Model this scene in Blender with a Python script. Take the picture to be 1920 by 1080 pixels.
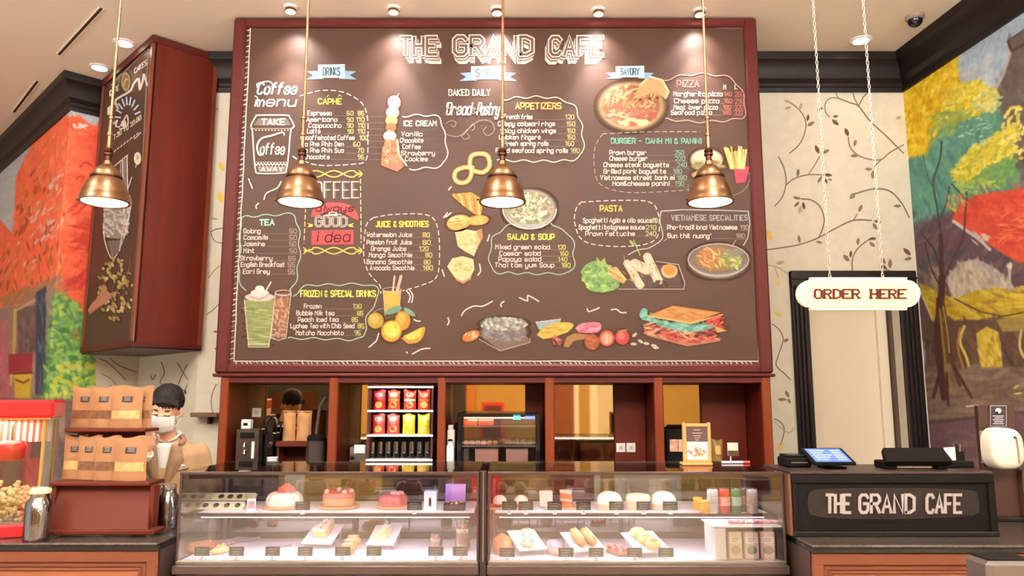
import bpy, math, random
import numpy as np
from mathutils import Matrix, Vector
random.seed(7)
rng = np.random.default_rng(7)
for _o in list(bpy.data.objects): bpy.data.objects.remove(_o)
SC = bpy.context.scene
COL = SC.collection
PI = math.pi
# ------------------------------------------------------------ camera, world, lights, exposure
F = 1420.0; CX = 960.0; CY = 540.0; CZ = 1.62
PITCH = math.atan(205.0 / F)
cp, sp = math.cos(PITCH), math.sin(PITCH)
cam_d = bpy.data.cameras.new('camera'); cam = bpy.data.objects.new('camera', cam_d); COL.objects.link(cam)
cam.location = (0, 0, CZ); cam.rotation_euler = (PI / 2 + PITCH, 0, 0)
cam_d.sensor_width = 36.0; cam_d.lens = 36.0 * F / 1920.0; cam_d.clip_start = 0.05
SC.camera = cam
SC.view_settings.view_transform = 'Standard'; SC.view_settings.look = 'None'
SC.view_settings.gamma = 1.0; SC.view_settings.use_curve_mapping = False
SC.view_settings.exposure = 0.40
w = bpy.data.worlds.new('world'); SC.world = w; w.use_nodes = True
w.node_tree.nodes['Background'].inputs[0].default_value = (.96, 1.0, 1.0, 1)
w.node_tree.nodes['Background'].inputs[1].default_value = 0.6
CEIL = 4.22
def add_light(name, kind, loc, power, color=(1, .8, .6), size=.3, target=None, spot=None, blend=.5, shape='DISK', size_y=None, spread=None):
    d = bpy.data.lights.new(name, kind); d.energy = power; d.color = color
    if kind == 'AREA':
        d.shape = shape; d.size = size
        if size_y: d.size_y = size_y
        if spread: d.spread = spread
    else: d.shadow_soft_size = size
    if spot: d.spot_size = spot; d.spot_blend = blend
    o = bpy.data.objects.new(name, d); COL.objects.link(o); o.location = loc
    if target is not None:
        o.rotation_euler = (Vector(target) - Vector(loc)).to_track_quat('-Z', 'Y').to_euler()
    return o
WARM = (.96, 1.0, .99)
# rows of unseen fill lamps, added under the ceiling to brighten the hall
for lx in (-3.2, -1.1, 1.1, 3.2):
    for ly in (-2.5, .2, 2.3):
        add_light('hall_fill_light', 'AREA', (lx, ly, CEIL - .03), 25, WARM, .34, (lx, ly + .9, 0))

for lx in (-3.4, 0, 3.4):                     # upward fill lamps out of view, added to lift the ceiling brightness
    add_light('ceiling_fill_light', 'AREA', (lx, -1.2, 3.35), 430, (1, .99, .97), 1.6, (lx, -.4, 9), shape='RECTANGLE', size_y=.5)

# ------------------------------------------------------------ pixel -> place
def ray(px, py):
    u = (px - CX) / F; v = (CY - py) / F
    return (u, cp - v * sp, sp + v * cp)
def PY(px, py, Y):
    d = ray(px, py); t = Y / d[1]
    return (d[0] * t, Y, CZ + d[2] * t)
def PP(px, py, q, n):
    d = ray(px, py)
    t = ((q[0]) * n[0] + (q[1]) * n[1] + (q[2] - CZ) * n[2]) / (d[0] * n[0] + d[1] * n[1] + d[2] * n[2])
    return (d[0] * t, d[1] * t, CZ + d[2] * t)
def ZZ(py, Y):
    return PY(CX, py, Y)[2]
def XX(px, py, Y):
    return PY(px, py, Y)[0]
# ------------------------------------------------------------ materials
def lin(c):
    return tuple((x / 255 / 12.92) if x / 255 <= .04045 else ((x / 255 + .055) / 1.055) ** 2.4 for x in c)
MATS = {}
def mat(name, rgb, rough=.6, metal=0, noise=0, nscale=8, bump=0, emit=None, estr=0, stretch=None, trans=0, spec=.5, rgb2=None, coat=0):
    """rgb in sRGB 0-255; noise = strength of a procedural mottling between rgb and rgb2"""
    if name in MATS: return MATS[name]
    m = bpy.data.materials.new(name); m.use_nodes = True; nt = m.node_tree; b = nt.nodes['Principled BSDF']
    b.inputs['Base Color'].default_value = (*lin(rgb), 1); b.inputs['Roughness'].default_value = rough
    b.inputs['Metallic'].default_value = metal; b.inputs['Specular IOR Level'].default_value = spec
    if coat: b.inputs['Coat Weight'].default_value = coat; b.inputs['Coat Roughness'].default_value = .15
    if trans: b.inputs['Transmission Weight'].default_value = trans
    if emit:
        b.inputs['Emission Color'].default_value = (*lin(emit), 1); b.inputs['Emission Strength'].default_value = estr
    if noise or bump:
        tc = nt.nodes.new('ShaderNodeTexCoord'); mp = nt.nodes.new('ShaderNodeMapping'); nz = nt.nodes.new('ShaderNodeTexNoise')
        nt.links.new(tc.outputs['Object'], mp.inputs[0]); nt.links.new(mp.outputs[0], nz.inputs[0])
        nz.inputs['Scale'].default_value = nscale; nz.inputs['Detail'].default_value = 5
        if stretch: mp.inputs['Scale'].default_value = stretch
        if noise:
            r2 = rgb2 or tuple(int(x * .6) for x in rgb)
            mx = nt.nodes.new('ShaderNodeMix'); mx.data_type = 'RGBA'
            mr = nt.nodes.new('ShaderNodeMapRange'); mr.inputs[1].default_value = .3; mr.inputs[2].default_value = .7
            mr.inputs[3].default_value = 0; mr.inputs[4].default_value = noise
            nt.links.new(nz.outputs[0], mr.inputs[0]); nt.links.new(mr.outputs[0], mx.inputs[0])
            mx.inputs[6].default_value = (*lin(rgb), 1); mx.inputs[7].default_value = (*lin(r2), 1)
            nt.links.new(mx.outputs[2], b.inputs['Base Color'])
        if bump:
            bp = nt.nodes.new('ShaderNodeBump'); bp.inputs['Strength'].default_value = bump; bp.inputs['Distance'].default_value = .01
            nt.links.new(nz.outputs[0], bp.inputs['Height']); nt.links.new(bp.outputs[0], b.inputs['Normal'])
    MATS[name] = m
    return m
def paint_mat(name, rough=.8, noise=.12, nscale=60):
    """pigment colour carried by the piece (attribute Col), broken up by a fine noise"""
    if name in MATS: return MATS[name]
    m = bpy.data.materials.new(name); m.use_nodes = True; nt = m.node_tree; b = nt.nodes['Principled BSDF']
    b.inputs['Roughness'].default_value = rough; b.inputs['Specular IOR Level'].default_value = .25
    a = nt.nodes.new('ShaderNodeAttribute'); a.attribute_name = 'Col'
    tc = nt.nodes.new('ShaderNodeTexCoord'); nz = nt.nodes.new('ShaderNodeTexNoise'); nz.inputs['Scale'].default_value = nscale
    nt.links.new(tc.outputs['Object'], nz.inputs[0])
    mx = nt.nodes.new('ShaderNodeMix'); mx.data_type = 'RGBA'; mx.blend_type = 'MULTIPLY'
    mx.inputs[0].default_value = noise * 4
    nt.links.new(a.outputs[0], mx.inputs[6]); nt.links.new(nz.outputs[0], mx.inputs[7])
    mul = nt.nodes.new('ShaderNodeMix'); mul.data_type = 'RGBA'; mul.blend_type = 'MULTIPLY'; mul.inputs[0].default_value = 1
    nt.links.new(mx.outputs[2], mul.inputs[6]); k = 1 + noise * 2; mul.inputs[7].default_value = (k, k, k, 1)
    nt.links.new(mul.outputs[2], b.inputs['Base Color'])
    MATS[name] = m
    return m
def glass_mat(name, tint=(255, 255, 255), refl=.12, rough=.02, through=.96):
    """thin pane: lets light straight through, mirrors a little by angle"""
    if name in MATS: return MATS[name]
    m = bpy.data.materials.new(name); m.use_nodes = True; nt = m.node_tree; nt.nodes.clear()
    out = nt.nodes.new('ShaderNodeOutputMaterial'); mix = nt.nodes.new('ShaderNodeMixShader')
    tr = nt.nodes.new('ShaderNodeBsdfTransparent'); gl = nt.nodes.new('ShaderNodeBsdfGlossy')
    tr.inputs[0].default_value = (*[x * through for x in lin(tint)], 1); gl.inputs['Roughness'].default_value = rough
    lw = nt.nodes.new('ShaderNodeLayerWeight'); lw.inputs[0].default_value = .35
    mr = nt.nodes.new('ShaderNodeMapRange'); mr.inputs[3].default_value = refl; mr.inputs[4].default_value = .75
    nt.links.new(lw.outputs['Fresnel'], mr.inputs[0])
    nt.links.new(mr.outputs[0], mix.inputs[0]); nt.links.new(tr.outputs[0], mix.inputs[1]); nt.links.new(gl.outputs[0], mix.inputs[2])
    nt.links.new(mix.outputs[0], out.inputs[0])
    MATS[name] = m
    return m
mahog = mat('mahogany', (100, 29, 12), .5, spec=.28, noise=.75, nscale=2.2, rgb2=(76, 20, 10), stretch=(6, 6, .7), bump=.05)
mahog_dark = mat('dark_mahogany', (86, 25, 19), .5, spec=.28, noise=.6, nscale=2.5, rgb2=(70, 20, 17), stretch=(.7, 6, 6))
cherry = mat('cherry_panel', (112, 62, 40), .5, spec=.3, noise=.6, nscale=3, rgb2=(88, 44, 28), stretch=(.5, 5, 5))
ebony = mat('ebony_trim', (22, 13, 11), .45, spec=.3, noise=.5, nscale=3, rgb2=(32, 19, 15), stretch=(.6, 5, 5))
ceil_m = mat('cream_ceiling', (232, 216, 198), .9, noise=.2, nscale=3, rgb2=(226, 208, 190))
wall_m = mat('wallpaper_cream', (213, 205, 187), .85, noise=.55, nscale=14, rgb2=(198, 188, 166), bump=.08)
board_m = mat('blackboard', (72, 45, 32), .5, noise=.5, nscale=2.5, rgb2=(64, 40, 28), spec=.35)
black_m = mat('matt_black', (12, 7, 6), .7, spec=.18, noise=.3, nscale=20, rgb2=(22, 15, 13))
gloss_black = mat('gloss_black', (20, 18, 18), .18, noise=.2, nscale=5, rgb2=(28, 24, 24))
steel = mat('steel', (170, 166, 162), .28, 1, noise=.3, nscale=12, rgb2=(140, 136, 132))
bronze_frame = mat('bronze_frame', (92, 76, 72), .3, .7, noise=.3, nscale=9, rgb2=(70, 56, 54))
brass = mat('antique_brass', (166, 124, 90), .34, 1, noise=.7, nscale=9, rgb2=(110, 78, 58), bump=.04)
brass_dark = mat('dark_brass', (88, 56, 40), .4, 1, noise=.5, nscale=12, rgb2=(60, 38, 28))
white_m = mat('white_gloss', (236, 232, 232), .25, noise=.15, nscale=6, rgb2=(224, 220, 222))
cream_m = mat('cream_plastic', (240, 232, 212), .4, noise=.2, nscale=6, rgb2=(230, 220, 200))
glass = glass_mat('clear_glass')
mirror = mat('smoked_mirror', (196, 170, 128), .03, 1, noise=.15, nscale=2, rgb2=(180, 154, 112))
granite = mat('dark_granite', (58, 48, 44), .22, noise=.8, nscale=60, rgb2=(90, 78, 72))
chalk = paint_mat('chalk', .9, .10, 90)
paint = paint_mat('paint', .75, .12, 30)
# ------------------------------------------------------------ geometry
class G:
    def __init__(s): s.v = []; s.f = []; s.c = []
    def add(s, vs, fs, col=None, M=None):
        n = len(s.v)
        if M is not None: vs = [tuple(M @ Vector(p)) for p in vs]
        s.v.extend(vs); s.f.extend([tuple(i + n for i in f) for f in fs])
        s.c.extend([col] * len(fs))
        return s
    def box(s, a, b_, bev=0.0, M=None, col=None):
        x0, x1 = sorted((a[0], b_[0])); y0, y1 = sorted((a[1], b_[1])); z0, z1 = sorted((a[2], b_[2]))
        if bev <= 0:
            v = [(x, y, z) for x in (x0, x1) for y in (y0, y1) for z in (z0, z1)]
            f = [(0, 1, 3, 2), (4, 6, 7, 5), (0, 4, 5, 1), (2, 3, 7, 6), (0, 2, 6, 4), (1, 5, 7, 3)]
            return s.add(v, f, col, M)
        e = min(bev, (x1 - x0) * .49, (y1 - y0) * .49, (z1 - z0) * .49)
        v = []; idx = {}
        for i, x in enumerate((x0, x1)):
            for j, y in enumerate((y0, y1)):
                for k, z in enumerate((z0, z1)):
                    sx, sy, sz = (1, -1)[i], (1, -1)[j], (1, -1)[k]
                    for ax in range(3):
                        p = [x + sx * e, y + sy * e, z + sz * e]; p[ax] = (x, y, z)[ax]
                        idx[(i, j, k, ax)] = len(v); v.append(tuple(p))
        f = []
        for i in (0, 1):
            q = [idx[(i, 0, 0, 0)], idx[(i, 1, 0, 0)], idx[(i, 1, 1, 0)], idx[(i, 0, 1, 0)]]; f.append(q if i else q[::-1])
            q = [idx[(0, i, 0, 1)], idx[(0, i, 1, 1)], idx[(1, i, 1, 1)], idx[(1, i, 0, 1)]]; f.append(q if i else q[::-1])
            q = [idx[(0, 0, i, 2)], idx[(1, 0, i, 2)], idx[(1, 1, i, 2)], idx[(0, 1, i, 2)]]; f.append(q if i else q[::-1])
        for i in (0, 1):
            for j in (0, 1):
                f.append([idx[(i, j, 0, 0)], idx[(i, j, 1, 0)], idx[(i, j, 1, 1)], idx[(i, j, 0, 1)]])
                f.append([idx[(i, 0, j, 0)], idx[(i, 1, j, 0)], idx[(i, 1, j, 2)], idx[(i, 0, j, 2)]])
                f.append([idx[(0, i, j, 1)], idx[(1, i, j, 1)], idx[(1, i, j, 2)], idx[(0, i, j, 2)]])
                for k in (0, 1):
                    f.append([idx[(i, j, k, 0)], idx[(i, j, k, 1)], idx[(i, j, k, 2)]])
        return s.add(v, f, col, M)
    def cbox(s, cx, cy, z0, wx, wy, h, bev=0.0, M=None, col=None):
        return s.box((cx - wx / 2, cy - wy / 2, z0), (cx + wx / 2, cy + wy / 2, z0 + h), bev, M, col)
    def lathe(s, prof, n=24, c=(0, 0, 0), M=None, col=None, sx=1, sy=1, cap=True):
        if prof[0] == prof[-1]: cap = False
        v = []; f = []
        for r, z in prof:
            for i in range(n):
                a = 2 * PI * i / n; v.append((c[0] + r * sx * math.cos(a), c[1] + r * sy * math.sin(a), c[2] + z))
        for k in range(len(prof) - 1):
            for i in range(n):
                j = (i + 1) % n; f.append((k * n + i, k * n + j, (k + 1) * n + j, (k + 1) * n + i))
        if cap and prof[0][0] > 1e-6: f.append(tuple(range(n))[::-1])
        if cap and prof[-1][0] > 1e-6: f.append(tuple((len(prof) - 1) * n + i for i in range(n)))
        return s.add(v, f, col, M)
    def tube(s, pts, r, n=8, closed=False, M=None, col=None, sq=1.0):
        P = [Vector(p) for p in pts]; m = len(P)
        R = r if isinstance(r, (list, tuple)) else [r] * m
        v = []; f = []; up = None
        for i in range(m):
            if closed: t = P[(i + 1) % m] - P[i - 1]
            else: t = P[min(i + 1, m - 1)] - P[max(i - 1, 0)]
            if t.length < 1e-9: t = Vector((0, 0, 1))
            t.normalize()
            if up is None:
                up = Vector((0, 0, 1)) if abs(t.z) < .9 else Vector((0, 1, 0))
            a = t.cross(up)
            if a.length < 1e-5: a = t.cross(Vector((1, 0, 0)))
            a.normalize(); b = a.cross(t).normalized(); up = b
            for k in range(n):
                th = 2 * PI * k / n
                q = P[i] + a * (R[i] * math.cos(th)) + b * (R[i] * sq * math.sin(th)); v.append(tuple(q))
        L = m if closed else m - 1
        for i in range(L):
            i2 = (i + 1) % m
            for k in range(n):
                k2 = (k + 1) % n; f.append((i * n + k, i * n + k2, i2 * n + k2, i2 * n + k))
        if not closed: f.append(tuple(range(n))[::-1]); f.append(tuple((m - 1) * n + k for k in range(n)))
        return s.add(v, f, col, M)
    def ell(s, c, rx, ry, rz, nu=14, nv=8, M=None, col=None, fn=None):
        v = [(c[0], c[1], c[2] - rz)]; f = []
        for k in range(1, nv):
            ph = -PI / 2 + PI * k / nv
            for i in range(nu):
                a = 2 * PI * i / nu; q = 1.0
                if fn: q = fn(a, ph)
                v.append((c[0] + rx * q * math.cos(ph) * math.cos(a), c[1] + ry * q * math.cos(ph) * math.sin(a), c[2] + rz * math.sin(ph) * (q if fn else 1)))
        v.append((c[0], c[1], c[2] + rz)); T = len(v) - 1
        for i in range(nu):
            j = (i + 1) % nu; f.append((0, 1 + j, 1 + i)); f.append((T, 1 + (nv - 2) * nu + i, 1 + (nv - 2) * nu + j))
        for k in range(nv - 2):
            for i in range(nu):
                j = (i + 1) % nu; f.append((1 + k * nu + i, 1 + k * nu + j, 1 + (k + 1) * nu + j, 1 + (k + 1) * nu + i))
        return s.add(v, f, col, M)
    def prism(s, poly, a, b, fn, M=None, col=None):
        """poly: 2-D points; fn(u, v, d) -> 3-D; extruded from depth a to b"""
        n = len(poly); v = [fn(p[0], p[1], a) for p in poly] + [fn(p[0], p[1], b) for p in poly]
        f = [tuple(range(n)), tuple(range(2 * n - 1, n - 1, -1))] + [(i, i + n, (i + 1) % n + n, (i + 1) % n) for i in range(n)]
        return s.add(v, f, col, M)
def mesh_of(name, g, material=None, smooth=35, off=None):
    me = bpy.data.meshes.new(name)
    v = g.v if off is None else [(p[0] - off[0], p[1] - off[1], p[2] - off[2]) for p in g.v]
    me.from_pydata(v, [], g.f); me.update()
    if g.c and any(c is not None for c in g.c):
        at = me.color_attributes.new('Col', 'FLOAT_COLOR', 'CORNER')
        arr = []
        for f, c in zip(g.f, g.c):
            cc = (*lin(c), 1.0) if c is not None else (.5, .5, .5, 1)
            arr.extend(cc * len(f))
        at.data.foreach_set('color', arr)
    import bmesh
    bm = bmesh.new(); bm.from_mesh(me); bmesh.ops.recalc_face_normals(bm, faces=bm.faces); bm.to_mesh(me); bm.free()
    if smooth:
        me.shade_smooth(); me.set_sharp_from_angle(angle=math.radians(smooth))
    if material: me.materials.append(material)
    return me
def link(name, me, parent=None, loc=(0, 0, 0)):
    o = bpy.data.objects.new(name, me); COL.objects.link(o); o.location = loc
    if parent: o.parent = parent
    return o
def tag(o, label=None, cat=None, group=None, kind=None):
    if label: o['label'] = label
    if cat: o['category'] = cat
    if group: o['group'] = group
    if kind: o['kind'] = kind
    return o
def thing(name, label, cat, loc=(0, 0, 0), rz=0, group=None):
    o = bpy.data.objects.new(name, None); COL.objects.link(o); o.location = loc; o.rotation_euler = (0, 0, rz)
    o.empty_display_size = .05
    return tag(o, label, cat, group)
def wloc(o):
    p = Vector((0, 0, 0))
    while o: p += o.location; o = o.parent
    return p
def part(name, g, m, root, w=False, label=None, smooth=35):
    """w=True: the shape is given in room coordinates"""
    o = link(name, mesh_of(name, g, m, smooth, off=wloc(root) if w else None), root)
    if label: o['label'] = label
    return o
def single(name, g, m, label, cat, loc=None, group=None, kind=None, smooth=35):
    """a thing that is one mesh, shape in room coordinates"""
    if loc is None:
        xs = [p[0] for p in g.v]; ys = [p[1] for p in g.v]; zs = [p[2] for p in g.v]
        loc = ((min(xs) + max(xs)) / 2, (min(ys) + max(ys)) / 2, min(zs))
    o = link(name, mesh_of(name, g, m, smooth, off=loc), None, loc)
    return tag(o, label, cat, group, kind)
def struct(name, g, m, parent=None, smooth=35):
    o = link(name, mesh_of(name, g, m, smooth), parent)
    if parent is None: o['kind'] = 'structure'
    return o
KIDS = None
def dup(root, loc, rz=None, label=None, group=None):
    def rec(o, par):
        c = o.copy(); COL.objects.link(c); c.parent = par
        for ch in o.children: rec(ch, c)
        return c
    r = rec(root, None); r.location = loc
    if rz is not None: r.rotation_euler = (0, 0, rz)
    if label: r['label'] = label
    if group: r['group'] = group
    return r
def RotZ(a, c=(0, 0, 0)):
    return Matrix.Translation(c) @ Matrix.Rotation(a, 4, 'Z')
# ------------------------------------------------------------ strokes (chalk lines, vines, lettering)
class Strokes(G):
    """flat strokes laid on a surface; fn(px, py, lift) -> 3-D"""
    def __init__(s, fn, lift=.0015):
        super().__init__(); s.fn = fn; s.lift = lift; s.k = 0
    def _l(s):
        s.k += 1; return s.lift + (s.k % 60) * 4e-5
    def line(s, pts, wd, col, closed=False):
        pts = [p for i, p in enumerate(pts) if i == 0 or (abs(p[0] - pts[i - 1][0]) + abs(p[1] - pts[i - 1][1])) > .02]
        n = len(pts)
        if n < 2: return
        W = wd if isinstance(wd, (list, tuple)) else [wd] * n
        L = []; R = []
        for i in range(n):
            if closed: a, b = pts[i - 1], pts[(i + 1) % n]; p0 = pts[i - 1]; p1 = pts[i]; p2 = pts[(i + 1) % n]
            else:
                p0 = pts[max(i - 1, 0)]; p1 = pts[i]; p2 = pts[min(i + 1, n - 1)]
            d1 = (p1[0] - p0[0], p1[1] - p0[1]); d2 = (p2[0] - p1[0], p2[1] - p1[1])
            l1 = math.hypot(*d1) or 0; l2 = math.hypot(*d2) or 0
            if l1 == 0: d1, l1 = d2, l2
            if l2 == 0: d2, l2 = d1, l1
            n1 = (-d1[1] / l1, d1[0] / l1); n2 = (-d2[1] / l2, d2[0] / l2)
            m = (n1[0] + n2[0], n1[1] + n2[1]); ml = math.hypot(*m)
            if ml < .3: m = n1; k = 1
            else: m = (m[0] / ml, m[1] / ml); k = min(1 / max(m[0] * n1[0] + m[1] * n1[1], .3), 1.8 if W[i] < 3 else 1.3)
            h = W[i] / 2 * k; e0 = e1 = 0
            x, y = p1
            if not closed and i == 0: x -= d1[0] / l1 * wd_(W[0]); y -= d1[1] / l1 * wd_(W[0])
            if not closed and i == n - 1: x += d2[0] / l2 * wd_(W[-1]); y += d2[1] / l2 * wd_(W[-1])
            L.append((x + m[0] * h, y + m[1] * h)); R.append((x - m[0] * h, y - m[1] * h))
        z = s._l()
        vs = [s.fn(p[0], p[1], z) for p in L] + [s.fn(p[0], p[1], z) for p in R]
        m_ = n if closed else n - 1
        s.add(vs, [(i, (i + 1) % n, (i + 1) % n + n, i + n) for i in range(m_)], col)
    def poly(s, pts, col):
        z = s._l(); s.add([s.fn(p[0], p[1], z) for p in pts], [tuple(range(len(pts)))], col)
    def disc(s, cx, cy, rx, ry, col, n=12, ang=0):
        ca, sa = math.cos(ang), math.sin(ang)
        s.poly([(cx + rx * math.cos(t) * ca - ry * math.sin(t) * sa, cy + rx * math.cos(t) * sa + ry * math.sin(t) * ca) for t in [2 * PI * i / n for i in range(n)]], col)
    def leaf(s, cx, cy, ln, wd, ang, col):
        pts = []
        for i in range(7):
            t = i / 6; pts.append((-ln / 2 + ln * t, wd / 2 * math.sin(PI * t) ** .8))
        pts += [(p[0], -p[1]) for p in pts[-2:0:-1]]
        ca, sa = math.cos(ang), math.sin(ang)
        s.poly([(cx + x * ca - y * sa, cy + x * sa + y * ca) for x, y in pts], col)
    def dash(s, pts, wd, col, on=11, off=7):
        # walk along the line laying dashes
        cur = []; acc = 0; draw = True
        for a, b in zip(pts, pts[1:]):
            L = math.hypot(b[0] - a[0], b[1] - a[1]); t = 0
            if L == 0: continue
            if draw and not cur: cur = [a]
            while True:
                lim = (on if draw else off) - acc
                if t + lim >= L:
                    acc += L - t
                    if draw: cur.append(b)
                    break
                t += lim; p = (a[0] + (b[0] - a[0]) * t / L, a[1] + (b[1] - a[1]) * t / L); acc = 0
                if draw: cur.append(p); s.line(cur, wd, col); cur = []; draw = False
                else: draw = True; cur = [p]
        if len(cur) > 1: s.line(cur, wd, col)
def wd_(x): return x * .3
def smooth(pts, n=5, closed=False):
    out = []; m = len(pts)
    rngi = range(m if closed else m - 1)
    g = (lambda i: pts[i % m]) if closed else (lambda i: pts[min(max(i, 0), m - 1)])
    for i in rngi:
        p0, p1, p2, p3 = g(i - 1), g(i), g(i + 1), g(i + 2)
        for k in range(n):
            t = k / n
            out.append(tuple(.5 * ((2 * p1[j]) + (-p0[j] + p2[j]) * t + (2 * p0[j] - 5 * p1[j] + 4 * p2[j] - p3[j]) * t * t + (-p0[j] + 3 * p1[j] - 3 * p2[j] + p3[j]) * t ** 3) for j in range(2)))
    if not closed: out.append(tuple(pts[-1]))
    return out
def ellpts(cx, cy, rx, ry, a0=0, a1=2 * PI, n=20):
    return [(cx + rx * math.cos(a0 + (a1 - a0) * i / n), cy + ry * math.sin(a0 + (a1 - a0) * i / n)) for i in range(n + 1)]
# single-line letters on a 4 wide, 0-8 high grid: baseline 2, small letters to 6, capitals to 8
FONT = dict(zip(
"ABCDEFGHIJKLMNOPQRSTUVWXYZabcdefghijklmnopqrstuvwxyz0123456789&-.',",
("022842 1434|020838474635053544433202|4738180703123243|02082847432202|48080242 0535|480802 0535|47381807031232434525|0208 4248 0545|2228|3833221203|0208 480542|080242|"
 "0208254842|02084248|180703123243473818|02083847453404|180703123243473818 2442|02083847463505 2542|473818070615354443321203|0848 2822|080312324348|082248|0812253248|0248 0842|082548 2522|08480242|"
 "4642 4536160503123243|0802 0516364543321203|4536160503123243|4842 4536160503123243|04444536160503123243|38281712 0636|4536160503123243 4641301001|0802 0516364542|2622 2728|26211000 2728|0802 460442|2822|"
 "0602 05162522 25364542|0602 0516364542|163645433212030516|0600 0516364543321203|4640 4536160503123243|0602 05163645|45361605143443321203|18132232 0636|0603123243 4642|062246|0612253246|0246 0642|0603123243 4641301001|06460242|"
 "180703123243473818|072822|07183847450242|07183847463515354443321203|3832 380444|480805354443321203|38180703123243443505|084812|183847463515060718 1504031232434435|45150607183847433212|"
 "420728370403122244|0535|2223|2826|2321").split("|")))
def glyph(ch):
    return [[(int(g[i]), int(g[i + 1])) for i in range(0, len(g), 2)] for g in FONT.get(ch, '').split()]
ADV = {'I': 2.4, 'i': 2.2, 'l': 2.2, "'": 2.2, '.': 2.2, ',': 2.2, 'j': 3, ' ': 3.6, 'm': 5.6, 'w': 5.6, 'M': 6, 'W': 6, '1': 4}
OFFS = {'I': -1, 'i': -1, 'l': -1, "'": -1, '.': -1, ',': -1}
def text_width(t): return sum(ADV.get(c, 5.6) for c in t) - 1.6
def place_text(t, x0, x1, yb, cap, jitter=0, slant=0, base_slope=0):
    """yields polylines in pixel space; yb = baseline y, cap = capital height in px"""
    sx = (x1 - x0) / max(text_width(t), 1); sy = cap / 6.0; x = 0; out = []
    for c in t:
        jx = random.uniform(-jitter, jitter); jy = random.uniform(-jitter, jitter)
        for p in glyph(c):
            q = []
            for a, b in p:
                X = x + (a + OFFS.get(c, 0)) * (1 if c not in 'mwMW' else 1.08)
                q.append((x0 + X * sx + jx + slant * (b - 2) * sy, yb - (b - 2) * sy + jy + base_slope * (X * sx)))
            out.append(q)
        x += ADV.get(c, 5.6)
    return out
def write(S, t, x0, x1, yb, cap, col, wd=1.6, jitter=.35, slant=.06, slope=0):
    for p in place_text(t, x0, x1, yb, cap, jitter, slant, slope): S.line(p, wd, col)
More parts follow.
